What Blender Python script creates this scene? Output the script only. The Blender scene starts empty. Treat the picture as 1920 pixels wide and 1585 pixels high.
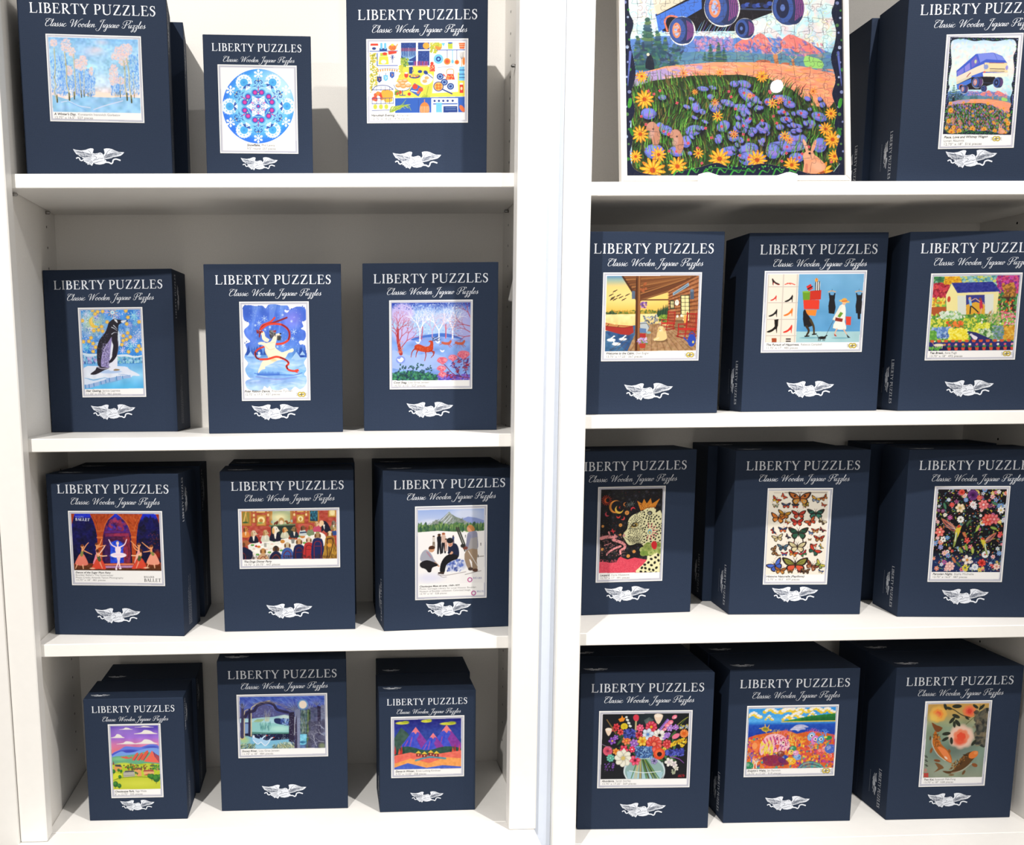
import bpy, bmesh, math, random
import numpy as np
from mathutils import Vector, Matrix
S = bpy.context.scene
COL = S.collection

# ---------------------------------------------------------------- CAMERA, WORLD, LIGHT, EXPOSURE
CAM = (0.54631, -1.96974, -0.34056); PITCH, YAW, ROLL = 0.16789, 0.03903, -0.00911
F_PX, CX, CY = 2000.0, 696.84, 1029.69
def camera_axes():
    cp, sp = math.cos(PITCH), math.sin(PITCH); cy, sy = math.cos(YAW), math.sin(YAW); cr, sr = math.cos(ROLL), math.sin(ROLL)
    f = Vector((sy*cp, cy*cp, -sp)); r0 = Vector((cy, -sy, 0)); u0 = r0.cross(f)
    return r0*cr+u0*sr, u0*cr-r0*sr, f
r_, u_, f_ = camera_axes()
cd = bpy.data.cameras.new('camera'); cam = bpy.data.objects.new('camera', cd); COL.objects.link(cam)
cam.matrix_world = Matrix(((r_.x, u_.x, -f_.x, CAM[0]), (r_.y, u_.y, -f_.y, CAM[1]), (r_.z, u_.z, -f_.z, CAM[2]), (0, 0, 0, 1)))
cd.sensor_fit = 'HORIZONTAL'; cd.sensor_width = 36; cd.lens = 36*F_PX/1920
cd.shift_x = (960-CX)/1920; cd.shift_y = (CY-792.5)/1920; cd.clip_start = .05
S.camera = cam

w = bpy.data.worlds.new('shop_ambient'); S.world = w; w.use_nodes = True
w.node_tree.nodes['Background'].inputs[0].default_value = (1.0, .97, .93, 1)
w.node_tree.nodes['Background'].inputs[1].default_value = .56
def lamp(name, loc, target, power, radius, col, spot=70, blend=.9):
    d = bpy.data.lights.new(name, 'SPOT'); d.energy = power; d.shadow_soft_size = radius; d.color = col
    d.spot_size = math.radians(spot); d.spot_blend = blend
    o = bpy.data.objects.new(name, d); COL.objects.link(o); o.location = loc
    o.rotation_euler = (Vector(target)-Vector(loc)).to_track_quat('-Z', 'Y').to_euler(); return o
lamp('ceiling_spot_light', (-.36, -2.55, 1.80), (.30, 0, -.30), 430, .035, (1, .965, .92), 46, .6)
lamp('ceiling_spot_light', (1.70, -1.45, 1.95), (1.55, 0, -.45), 330, .035, (1, .955, .91), 58, .55)
lamp('ceiling_spot_light', (2.215, -1.67, 1.305), (1.0, 0, -.4), 40, .020, (1, .975, .94), 100)
S.view_settings.view_transform = 'Standard'; S.view_settings.look = 'None'; S.view_settings.gamma = 1
S.view_settings.exposure = 0.0; S.view_settings.use_curve_mapping = False

# ---------------------------------------------------------------- PAINTER
# A small software painter: prints on the boxes are painted stroke by stroke
# into arrays and carried by fine meshes as a colour attribute.
def hx(c):
    if not isinstance(c, str): return np.array(c, float)
    return np.array([int(c[i:i+2], 16) for i in (0, 2, 4)], float) / 255
def catmull(P, n=6, closed=False):
    P = np.asarray(P, float)
    if len(P) < 3: return P
    Q = np.vstack([P[-1:], P, P[:2]]) if closed else np.vstack([2*P[0]-P[1], P, 2*P[-1]-P[-2]])
    out = []
    for i in range(1, len(Q)-2):
        p0, p1, p2, p3 = Q[i-1:i+3]
        for t in np.arange(n)/n:
            out.append(.5*((2*p1)+(p2-p0)*t+(2*p0-5*p1+4*p2-p3)*t*t+(3*p1-p0-3*p2+p3)*t**3))
    if not closed: out.append(P[-1])
    return np.array(out)
def homog(src, dst):
    A = []
    for (x, y), (u, v) in zip(src, dst):
        A.append([x, y, 1, 0, 0, 0, -u*x, -u*y, -u]); A.append([0, 0, 0, x, y, 1, -v*x, -v*y, -v])
    return np.linalg.svd(np.array(A, float))[2][-1].reshape(3, 3)
class Cv:
    """canvas over a quad given in the drawing's own units"""
    def __init__(s, quad, zoom=(0, 0, 1), k=1.35, seed=1, size=None, bg='fbfaf9'):
        q = np.array(quad, float); s.zoom = zoom
        w = (np.linalg.norm(q[1]-q[0])+np.linalg.norm(q[2]-q[3]))/2; h = (np.linalg.norm(q[3]-q[0])+np.linalg.norm(q[2]-q[1]))/2
        s.w, s.h = (int(round(w*k)), int(round(h*k))) if size is None else size
        s.H = homog(q, [(0, 0), (s.w, 0), (s.w, s.h), (0, s.h)])
        s.k = s.w/w/zoom[2]
        s.im = np.zeros((s.h, s.w, 3)); s.im[:] = hx(bg); s.clip = None
        s.r = np.random.RandomState(seed)
    def T(s, p):
        p = np.atleast_2d(np.asarray(p, float)); z = s.zoom
        x = p[:, 0]/z[2]+z[0]; y = p[:, 1]/z[2]+z[1]
        d = s.H[2, 0]*x+s.H[2, 1]*y+s.H[2, 2]
        return np.stack([(s.H[0, 0]*x+s.H[0, 1]*y+s.H[0, 2])/d, (s.H[1, 0]*x+s.H[1, 1]*y+s.H[1, 2])/d], 1)
    def put(s, x0, y0, cov, c, a):
        if s.clip is not None: cov = cov*s.clip[y0:y0+cov.shape[0], x0:x0+cov.shape[1]]
        cov = (cov*a)[..., None]; R = s.im[y0:y0+cov.shape[0], x0:x0+cov.shape[1]]
        R += (hx(c)-R)*cov
    def box(s, p, m=1.5):
        x0, y0 = np.floor(p.min(0)-m).astype(int); x1, y1 = np.ceil(p.max(0)+m).astype(int)
        return max(0, x0), max(0, y0), min(s.w, x1), min(s.h, y1)
    def cover(s, p):
        x0, y0, x1, y1 = s.box(p)
        if x1 <= x0 or y1 <= y0: return None
        cov = np.zeros((y1-y0, x1-x0))
        xs = np.arange(x0, x1)[None, :]; ys = np.arange(y0, y1)[:, None]
        q = np.roll(p, -1, 0)
        for oy in (.17, .5, .83):
            Y = ys+oy; cr = []
            for (ax, ay), (bx, by) in zip(p, q):
                if ay == by: continue
                m = (ay <= Y) != (by <= Y)
                cr.append((m, ax+(Y-ay)*(bx-ax)/(by-ay)))
            for ox in (.25, .75):
                ins = np.zeros(cov.shape, bool); X = xs+ox
                for m, xc in cr: ins ^= m & (X < xc)
                cov += ins
        return x0, y0, cov/6
    def poly(s, pts, c, a=1., sm=0):
        p = s.T(catmull(pts, sm, True) if sm else pts)
        r = s.cover(p)
        if r: s.put(r[0], r[1], r[2], c, a)
    def setclip(s, pts):
        s.clip = None
        if pts is None: return
        r = s.cover(s.T(pts)); s.clip = np.zeros((s.h, s.w)); s.clip[r[1]:r[1]+r[2].shape[0], r[0]:r[0]+r[2].shape[1]] = r[2]
    def ell(s, cx, cy, rx, ry, c, a=1., rot=0., soft=0.):
        p = s.T([(cx, cy)])[0]; rx = max(rx*s.k, .35); ry = max(ry*s.k, .35); m = max(rx, ry)*(1+soft)+1
        x0, y0 = max(0, int(p[0]-m)), max(0, int(p[1]-m)); x1, y1 = min(s.w, int(p[0]+m)+2), min(s.h, int(p[1]+m)+2)
        if x1 <= x0 or y1 <= y0: return
        X = np.arange(x0, x1)[None, :]+.5-p[0]; Y = np.arange(y0, y1)[:, None]+.5-p[1]
        co, si = math.cos(rot), math.sin(rot)
        d = np.sqrt(((X*co+Y*si)/rx)**2+((Y*co-X*si)/ry)**2)
        e = min(rx, ry)
        cov = np.clip((1-d)*e+.5, 0, 1) if not soft else np.clip((1+soft-d)/(2*soft), 0, 1)
        s.put(x0, y0, cov, c, a)
    def line(s, pts, w, c, a=1., w2=None, sm=1):
        P = np.asarray(pts, float); P = catmull(P, 5) if (sm and len(P) > 2) else P
        p = s.T(P); w *= s.k; w2 = w if w2 is None else w2*s.k
        x0, y0, x1, y1 = s.box(p, max(w, w2)+1)
        if x1 <= x0 or y1 <= y0: return
        X = np.arange(x0, x1)[None, :]+.5; Y = np.arange(y0, y1)[:, None]+.5
        cov = np.zeros((y1-y0, x1-x0)); n = len(p)-1
        for i in range(n):
            d = p[i+1]-p[i]; L = d@d+1e-9
            t = np.clip(((X-p[i, 0])*d[0]+(Y-p[i, 1])*d[1])/L, 0, 1)
            D = np.hypot(X-p[i, 0]-t*d[0], Y-p[i, 1]-t*d[1])
            ww = w+(w2-w)*(i+t)/n
            cov = np.maximum(cov, np.clip(ww/2-D+.5, 0, 1)*np.minimum(1, ww+.15))
        s.put(x0, y0, cov, c, a)
    def grad(s, stops, pts=None, a=1.):
        """vertical blend; stops = [(y, colour)...] in drawing units"""
        c = s.T([(s.cx, y) for y, _ in stops]); ys = np.arange(s.h)+.5
        col = np.stack([np.interp(ys, c[:, 1], [hx(k)[j] for _, k in stops]) for j in range(3)], 1)
        r = (0, 0, np.ones((s.h, s.w))) if pts is None else s.cover(s.T(pts))
        if not r: return
        cov = r[2]
        if s.clip is not None: cov = cov*s.clip[r[1]:r[1]+cov.shape[0], r[0]:r[0]+cov.shape[1]]
        R = s.im[r[1]:r[1]+cov.shape[0], r[0]:r[0]+cov.shape[1]]
        R += (col[r[1]:r[1]+cov.shape[0], None]-R)*cov[..., None]*a
    def mottle(s, amp, n=40, pts=None):
        """soft brush unevenness"""
        g = s.r.rand(n+2, n+2)[..., None]*.85+s.r.rand(n+2, n+2, 3)*.15
        yy = np.linspace(0, n, s.h); xx = np.linspace(0, n, s.w); iy = yy.astype(int); ix = xx.astype(int)
        fy = (yy-iy)[:, None, None]; fx = (xx-ix)[None, :, None]
        f = (g[iy][:, ix]*(1-fy)+g[iy+1][:, ix]*fy)*(1-fx)+(g[iy][:, ix+1]*(1-fy)+g[iy+1][:, ix+1]*fy)*fx-.5
        m = np.ones((s.h, s.w)) if s.clip is None else s.clip
        if pts is not None:
            r = s.cover(s.T(pts)); mm = np.zeros((s.h, s.w))
            if r: mm[r[1]:r[1]+r[2].shape[0], r[0]:r[0]+r[2].shape[1]] = r[2]
            m = m*mm
        s.im += f*amp*m[..., None]; np.clip(s.im, 0, 1, s.im)
    def dabs(s, n, x0, y0, x1, y1, rx, ry, cols, a=1., rot=None, ok=None):
        R = s.r
        for _ in range(n):
            x, y = R.uniform(x0, x1), R.uniform(y0, y1)
            if ok and not ok(x, y): continue
            s.ell(x, y, rx*R.uniform(.6, 1.3), ry*R.uniform(.6, 1.3), cols[R.randint(len(cols))], a, R.uniform(0, 3.1) if rot is None else rot+R.uniform(-.3, .3))
    def flower(s, x, y, r, c, cc='f2c03a', n=6, w=.38, ph=0.):
        for i in range(n):
            t = ph+i*2*math.pi/n
            s.ell(x+.58*r*math.cos(t), y+.58*r*math.sin(t), .47*r, w*r*.82, hx(c)*.78, 1, t)
            s.ell(x+.6*r*math.cos(t), y+.6*r*math.sin(t), .42*r, w*r*.68, c, 1, t)
            s.ell(x+.72*r*math.cos(t), y+.72*r*math.sin(t), .24*r, w*r*.4, hx(c)*.6+.4, .6, t)
        s.ell(x, y, r*.34, r*.34, hx(c)*.7, .6, 0, .3); s.ell(x, y, r*.24, r*.24, cc)
    def tree(s, x, y, L, ang, w, c, d=5, sp=.45, a=1.):
        x2, y2 = x+L*math.cos(ang), y-L*math.sin(ang)
        s.line([(x, y), (x2, y2)], w, c, a, w*.7, 0)
        if d > 0:
            for k in (-1, 1):
                s.tree(x2, y2, L*s.r.uniform(.65, .85), ang+k*s.r.uniform(.5, 1.1)*sp, w*.68, c, d-1, sp, a)
    def star(s, x, y, r, c, w=3, n=6, ph=0., a=1.):
        for i in range(n//2):
            t = ph+i*2*math.pi/n
            s.line([(x-r*math.cos(t), y-r*math.sin(t)), (x+r*math.cos(t), y+r*math.sin(t))], w, c, a, sm=0)
def q4(x0, y0, x1, y1): return [(x0, y0), (x1, y0), (x1, y1), (x0, y1)]
# ---------------------------------------------------------------- MATERIALS
def lin(c):
    c = hx(c); return [float(v/12.92 if v <= .04045 else ((v+.055)/1.055)**2.4) for v in c]
def mat(name, col, rough=.5, spec=.4, bump=0., scale=300., var=0., metal=0., weave=False):
    m = bpy.data.materials.new(name); m.use_nodes = True; nt = m.node_tree; b = nt.nodes['Principled BSDF']
    L = lin(col) if isinstance(col, str) else list(col)
    b.inputs['Base Color'].default_value = (*L, 1); b.inputs['Roughness'].default_value = rough
    b.inputs['Specular IOR Level'].default_value = spec; b.inputs['Metallic'].default_value = metal
    tc = nt.nodes.new('ShaderNodeTexCoord')
    if var or bump:
        n = nt.nodes.new('ShaderNodeTexNoise'); n.inputs['Scale'].default_value = scale; n.inputs['Detail'].default_value = 3
        nt.links.new(tc.outputs['Object'], n.inputs['Vector'])
        src = n.outputs['Fac']
        if weave:
            ws = []
            for d in ('X', 'Z'):
                wv = nt.nodes.new('ShaderNodeTexWave'); wv.bands_direction = d; wv.inputs['Scale'].default_value = 260; wv.inputs['Distortion'].default_value = 3; wv.inputs['Detail'].default_value = 1; wv.inputs['Detail Scale'].default_value = 2
                nt.links.new(tc.outputs['Object'], wv.inputs['Vector']); ws.append(wv)
            mx = nt.nodes.new('ShaderNodeMath'); mx.operation = 'ADD'; nt.links.new(ws[0].outputs['Fac'], mx.inputs[0]); nt.links.new(ws[1].outputs['Fac'], mx.inputs[1])
            m2 = nt.nodes.new('ShaderNodeMath'); m2.operation = 'MULTIPLY_ADD'; nt.links.new(mx.outputs[0], m2.inputs[0]); m2.inputs[1].default_value = .25; nt.links.new(n.outputs['Fac'], m2.inputs[2]); src = m2.outputs[0]
        if bump:
            bp = nt.nodes.new('ShaderNodeBump'); bp.inputs['Strength'].default_value = bump; bp.inputs['Distance'].default_value = .0006
            nt.links.new(src, bp.inputs['Height']); nt.links.new(bp.outputs['Normal'], b.inputs['Normal'])
        if var:
            cr = nt.nodes.new('ShaderNodeMapRange'); cr.inputs['From Min'].default_value = .25; cr.inputs['From Max'].default_value = .85
            cr.inputs['To Min'].default_value = 1-var; cr.inputs['To Max'].default_value = 1+var
            nt.links.new(src, cr.inputs['Value'])
            vm = nt.nodes.new('ShaderNodeVectorMath'); vm.operation = 'SCALE'; vm.inputs[0].default_value = L
            nt.links.new(cr.outputs['Result'], vm.inputs['Scale']); nt.links.new(vm.outputs['Vector'], b.inputs['Base Color'])
    return m
M = {
 'white': mat('white_lacquer', (.86, .845, .815), .38, .4, .05, 60, .015),
 'panel': mat('off_white_panel', (.80, .775, .735), .55, .3, .25, 420, .05, weave=True),
 'strip': mat('white_lacquer_cool_lit', (.64, .70, .81), .35, .4, .05, 60, .015),  # white lacquer with the bluish light of the recess put into its colour
 'hole': mat('peg_hole_dark', (.02, .018, .016), .9, .1),
 'steel': mat('dull_steel', (.35, .34, .33), .35, .5, 0, 200, .05, metal=1),
 'navy': mat('navy_bookcloth', (.0155, .0255, .050), .70, .14, .35, 500, .12, weave=True),
 'print': mat('white_foil_print', (.62, .65, .71), .45, .3, 0, 300, .03),
 'fine': mat('pale_side_print', (.22, .24, .29), .6, .3, 0, 300, .03),
 'ink': mat('navy_ink', (.03, .045, .085), .6, .3),
 'title': mat('charcoal_ink', (.05, .05, .05), .6, .2), 'grey': mat('grey_ink', (.30, .30, .30), .6, .2),
 'frame': mat('white_painted_frame', (.70, .67, .63), .4, .4, .06, 80, .02),
 'easel': mat('white_acrylic_easel', (.85, .85, .84), .12, .6, 0, 80, .01),
 'floor': mat('pale_oak_floor', (.62, .56, .48), .5, .3, .1, 18, .2), 'wall': mat('white_wall_paint', (.74, .73, .70), .7, .2, .1, 90, .02),
}
def art_material(name, gloss):
    m = bpy.data.materials.new(name); m.use_nodes = True; nt = m.node_tree; b = nt.nodes['Principled BSDF']
    a = nt.nodes.new('ShaderNodeAttribute'); a.attribute_name = 'print'
    vm = nt.nodes.new('ShaderNodeVectorMath'); vm.operation = 'SCALE'; vm.inputs['Scale'].default_value = .62 if gloss else .72
    nt.links.new(a.outputs['Color'], vm.inputs[0]); nt.links.new(vm.outputs['Vector'], b.inputs['Base Color'])
    b.inputs['Roughness'].default_value = .5; b.inputs['Specular IOR Level'].default_value = .04 if gloss else .2
    if gloss: b.inputs['Coat Weight'].default_value = .4; b.inputs['Coat Roughness'].default_value = .012; b.inputs['Coat IOR'].default_value = 1.4
    return m
M['art'] = art_material('printed_paper', 0); M['puzzle'] = art_material('laminated_wood_puzzle', 1)

# ---------------------------------------------------------------- OBJECT HELPERS
def link(name, me, parent=None, loc=(0, 0, 0), rz=0.):
    o = bpy.data.objects.new(name, me); COL.objects.link(o); o.parent = parent; o.location = loc; o.rotation_euler = (0, 0, rz); return o
def empty(name, loc, rz=0., label=None, cat=None, group=None):
    o = link(name, None, None, loc, rz); o.empty_display_size = .05
    if label: o['label'] = label; o['category'] = cat
    if group: o['group'] = group
    return o
def bm_box(bm, x0, x1, y0, y1, z0, z1, bev=0., seg=2, mi=0):
    r = bmesh.ops.create_cube(bm, size=1, matrix=Matrix.Translation(((x0+x1)/2, (y0+y1)/2, (z0+z1)/2)) @ Matrix.Diagonal((x1-x0, y1-y0, z1-z0, 1)))
    fs = set(f for v in r['verts'] for f in v.link_faces)
    for f in fs: f.material_index = mi
    if bev:
        es = list(set(e for v in r['verts'] for e in v.link_edges))
        bmesh.ops.bevel(bm, geom=es, offset=bev, segments=seg, profile=.6, affect='EDGES')
def fin(bm, name, mats, parent=None, smooth=False, loc=(0, 0, 0), rz=0.):
    me = bpy.data.meshes.new(name); bm.normal_update(); bm.to_mesh(me); bm.free()
    for m in (mats if isinstance(mats, (list, tuple)) else [mats]): me.materials.append(m)
    if smooth:
        for p in me.polygons: p.use_smooth = True
    return link(name, me, parent, loc, rz)
def flat_mesh(name, polys, mats, depth=0., idx=None):
    """polys of (x, z) on the plane y=-depth, facing -y"""
    vs, fs = [], []
    for p in polys:
        A = sum(p[i][0]*p[(i+1) % len(p)][1]-p[(i+1) % len(p)][0]*p[i][1] for i in range(len(p)))
        if A < 0: p = p[::-1]
        fs.append(list(range(len(vs), len(vs)+len(p)))); vs += [(a, -depth-(len(fs) % 9)*6e-6, b) for a, b in p]
    me = bpy.data.meshes.new(name); me.from_pydata(vs, [], fs)
    for m in (mats if isinstance(mats, (list, tuple)) else [mats]): me.materials.append(m)
    if idx is not None: me.polygons.foreach_set('material_index', idx)
    return me
def eagle_mesh(name, width, depth, ink):
    s = width/1100; P, I = [], []
    f = lambda x, y: ((x-575)*s, (715-y)*s)
    for poly in EAGLE: P.append([f(*p) for p in poly]); I.append(0)
    for pts, wd in EAGLE_R:
        for qd in quads(pts, wd): P.append([f(*p) for p in qd]); I.append(0)
    n0 = len(P)
    for pts in EAGLE_D+[[(975-k*6, 470+k*12), (800-k*8, 428+k*20), (632+k*24, 402+k*22)] for k in range(6)]+[[(1262-k*4, 478+k*13), (1430-k*22, 440+k*16), (1620-k*52, 436+k*17)] for k in range(6)]:
        for qd in quads(pts, list(8-3*np.abs(np.linspace(-1, 1, len(pts)))), 3): P.append([f(*p) for p in qd]); I.append(1)
    me = flat_mesh(name, P, [M['print'], ink], depth, I)
    k = sum(len(p) for p in P[:n0])
    for v in me.vertices[k:]: v.co.y -= .00008
    return me
def grid_art(name, cv, x0, x1, z0, z1, y, thick, m):
    h, w_ = cv.h, cv.w
    xs = np.linspace(x0, x1, w_); zs = np.linspace(z1, z0, h)
    X, Z = np.meshgrid(xs, zs); co = np.stack([X, np.full_like(X, -y), Z], -1).reshape(-1, 3)
    i = np.arange(h*w_).reshape(h, w_)
    F = np.stack([i[1:, :-1], i[1:, 1:], i[:-1, 1:], i[:-1, :-1]], -1).reshape(-1, 4)
    # edge thickness
    ring = np.concatenate([i[0, :], i[1:, -1], i[-1, -2::-1], i[-2:0:-1, 0]])
    back = co[ring].copy(); back[:, 1] += thick; n0 = len(co); co = np.vstack([co, back]); bi = np.arange(len(ring))+n0
    E = np.stack([ring, np.roll(ring, -1), np.roll(bi, -1), bi], -1); F = np.vstack([F, E])
    me = bpy.data.meshes.new(name); me.vertices.add(len(co)); me.vertices.foreach_set('co', co.ravel().astype(np.float32))
    me.loops.add(F.size); me.loops.foreach_set('vertex_index', F.ravel().astype(np.int32))
    me.polygons.add(len(F)); me.polygons.foreach_set('loop_start', np.arange(0, F.size, 4, dtype=np.int32))
    me.update(calc_edges=True)
    at = me.color_attributes.new('print', 'BYTE_COLOR', 'POINT')
    c = np.ones((len(co), 4), np.float32); im = np.clip(cv.im.reshape(-1, 3), 0, 1); c[:n0, :3] = im; c[n0:, :3] = im[ring]
    at.data.foreach_set('color_srgb', c.ravel()); me.materials.append(m); return me
def text_mesh(name, parts, x, z, wchar, size, depth):
    """parts = list of lines; a line = list of (string, material index, bold italic?)"""
    vs, fs, mi = [], [], []
    for li, line in enumerate(parts):
        cx = x
        for s_, k, it in line:
            cu = bpy.data.curves.new('t', 'FONT'); cu.body = s_; cu.size = 1; cu.resolution_u = 2
            if it: cu.shear = .25; cu.offset = .012
            o = bpy.data.objects.new('t', cu); me = bpy.data.meshes.new_from_object(o)
            n = len(me.vertices); co = np.empty(n*3, np.float32); me.vertices.foreach_get('co', co); co = co.reshape(-1, 3)
            W_ = co[:, 0].max()-co[:, 0].min() if n else 1; tw = len(s_)*wchar
            b = len(vs)
            for a in co: vs.append((cx+(a[0])*tw/max(W_, .01)*.97, -depth, z-li*size*1.12+a[1]*size*1.05))
            for p in me.polygons: fs.append([b+v for v in p.vertices]); mi.append(k)
            cx += tw+wchar*.8
            bpy.data.objects.remove(o); bpy.data.curves.remove(cu); bpy.data.meshes.remove(me)
    me = bpy.data.meshes.new(name); me.from_pydata(vs, [], fs); me.materials.append(M['title']); me.materials.append(M['grey'])
    me.polygons.foreach_set('material_index', mi); return me

# ---------------------------------------------------------------- ROOM SHELL
def struct(name, x0, x1, y0, y1, z0, z1, m):
    bm = bmesh.new(); bm_box(bm, x0, x1, y0, y1, z0, z1); o = fin(bm, name, m); o['kind'] = 'structure'; return o
struct('floor', -3, 5, -5, 1.2, -1.86, -1.80, M['floor'])
struct('wall_back', -3, 5, .46, .56, -1.80, 1.6, M['wall'])

# ---------------------------------------------------------------- BOOKCASES
SH = {'l1': 0., 'l2': -.46188, 'l3': -.8473, 'l4': -1.22316, 'r1': -.01569, 'r2': -.43076, 'r3': -.84511, 'r4': -1.27481}
TH = .0244
def bookcase(label, x0, x1, D, stile_l, stile_r, shelves, deck, top, wall_l, wall_r):
    """x0,x1 = inner faces of the sides; stiles stand in front of the sides"""
    t = empty('bookcase', ((x0+x1)/2, 0, -1.80), 0, label, 'bookcase'); o_ = (-(x0+x1)/2, 0, 1.80)
    def part(name, *b, m=M['white'], bev=.0012, holes=None):
        bm = bmesh.new(); bm_box(bm, *b, bev=bev, seg=1)
        if holes:
            x, sgn = holes
            for y in (.262,):
                for i in range(60):
                    z = -1.15+i*.0405
                    if z > top-.05: break
                    rr = bmesh.ops.create_circle(bm, cap_ends=True, radius=.0027, segments=10, matrix=Matrix.Translation((x+sgn*.0003, y, z)) @ Matrix.Rotation(math.pi/2, 4, 'Y'))
                    for v in rr['verts']:
                        for f in v.link_faces: f.material_index = 1
        return fin(bm, name, [m, M['hole']], t, loc=o_)
    part('side_panel', x0-.019, x0, .0, D, -1.80, top, m=M['panel'], holes=(x0, 1))
    part('side_panel', x1, x1+.019, .0, D, -1.80, top, m=M['panel'], holes=(x1, -1))
    part('back_panel', x0-.015, x1+.015, D, D+.008, -1.78, top, m=M['panel'])
    part('stile', stile_l[0], stile_l[1], -.04, -.0005, -1.80 if deck < -1.25 else deck, top, bev=.002)
    part('stile', stile_r[0], stile_r[1], -.04, -.0005, -1.80 if deck < -1.25 else deck, top, bev=.002)
    for z in shelves: part('shelf', x0+.0008, x1-.0008, 0., D-.001, z-TH, z, bev=.0012)
    part('top_panel', x0+.0008, x1-.0008, 0, D-.001, top-.03, top)
    part('bottom_deck', x0+.0008, x1-.0008, 0.0006, D-.001, deck-.03, deck)
    part('plinth', stile_l[0]-.004, stile_r[1]-.002, -.16, -.0004, -1.80, deck-.0006, bev=.002)
    return t
bookcase('white bookcase on the left holding four rows of navy puzzle boxes', -.0105, .9174, .331, (-.0500, .0), (.8825, .9345), (SH['l1'], SH['l2'], SH['l3']), SH['l4'], .74, 0, 0)
bookcase('white bookcase on the right with a framed puzzle on its top visible shelf', .985, 1.976, .392, (.9665, 1.0128), (1.976, 2.03), (SH['r1'], SH['r2'], SH['r3']), SH['r4'], .665, 0, 0)
struct('trim_1', .9355, .9660, -.022, .02, -1.80, .74, M['strip'])
struct('trim_2', -.40, -.0512, -.047, -.02, -1.80, .74, M['white'])
def pin(label, x, y, z, sx):
    t = empty('shelf_pin', (x, y, z), 0, label, 'shelf pin', 'metal pins under the shelves')
    bm = bmesh.new(); bmesh.ops.create_cone(bm, cap_ends=True, radius1=.0032, radius2=.0032, depth=.006, segments=20, matrix=Matrix.Translation((sx*.003, 0, 0)) @ Matrix.Rotation(math.pi/2, 4, 'Y'))
    bmesh.ops.create_uvsphere(bm, u_segments=14, v_segments=8, radius=.0032, matrix=Matrix.Translation((sx*.006, 0, 0))); fin(bm, 'stud', M['steel'], t, True)
    return t
pin('small steel pin at the front left under the shelf with the birch picture box', -.0103, .035, -.0292, 1)
pin('small steel pin at the back left corner under the shelf with the birch picture box', -.0103, .262, -.0292, 1)
pin('small steel pin at the back right under the shelf with the kitchen picture box', .9172, .262, -.0292, -1)
pin('small steel pin loose in the right side wall beside the kitchen picture box', .9172, .20, .232, -1)
pin('small steel pin on the left side above the shelf with the birch picture box', -.0103, .035, .30, 1)

# ---------------------------------------------------------------- LETTERING
def ribbon(P, W, n=6):
    """variable-width stroke outline as a polygon; W list of widths per control point"""
    P = np.asarray(P, float); W = np.asarray(W, float) if np.ndim(W) else np.full(len(P), float(W))
    if len(P) > 2 and n > 1:
        q = catmull(np.column_stack([P, W]), n); P, W = q[:, :2], np.maximum(q[:, 2], .004)
    d = np.gradient(P, axis=0); L = np.hypot(d[:, 0], d[:, 1])+1e-9
    nrm = np.stack([-d[:, 1]/L, d[:, 0]/L], 1)
    return P+nrm*W[:, None]/2, P-nrm*W[:, None]/2
def quads(P, W, n=6):
    a, b = ribbon(P, W, n)
    return [[tuple(a[i]), tuple(b[i]), tuple(b[i+1]), tuple(a[i+1])] for i in range(len(a)-1)]
def rect(x0, y0, x1, y1): return [[(x0, y0), (x1, y0), (x1, y1), (x0, y1)]]
def serif_stem(x, y0=0., y1=1., w=.15, lo=1, hi=1):
    g = rect(x-w/2, y0, x+w/2, y1)
    for on, y, s in ((lo, y0, 1), (hi, y1, -1)):
        if on: g += [[(x-.15, y), (x+.15, y), (x+.15, y+.03*s), (x+w/2, y+.09*s), (x-w/2, y+.09*s), (x-.15, y+.03*s)]]
    return g
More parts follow.
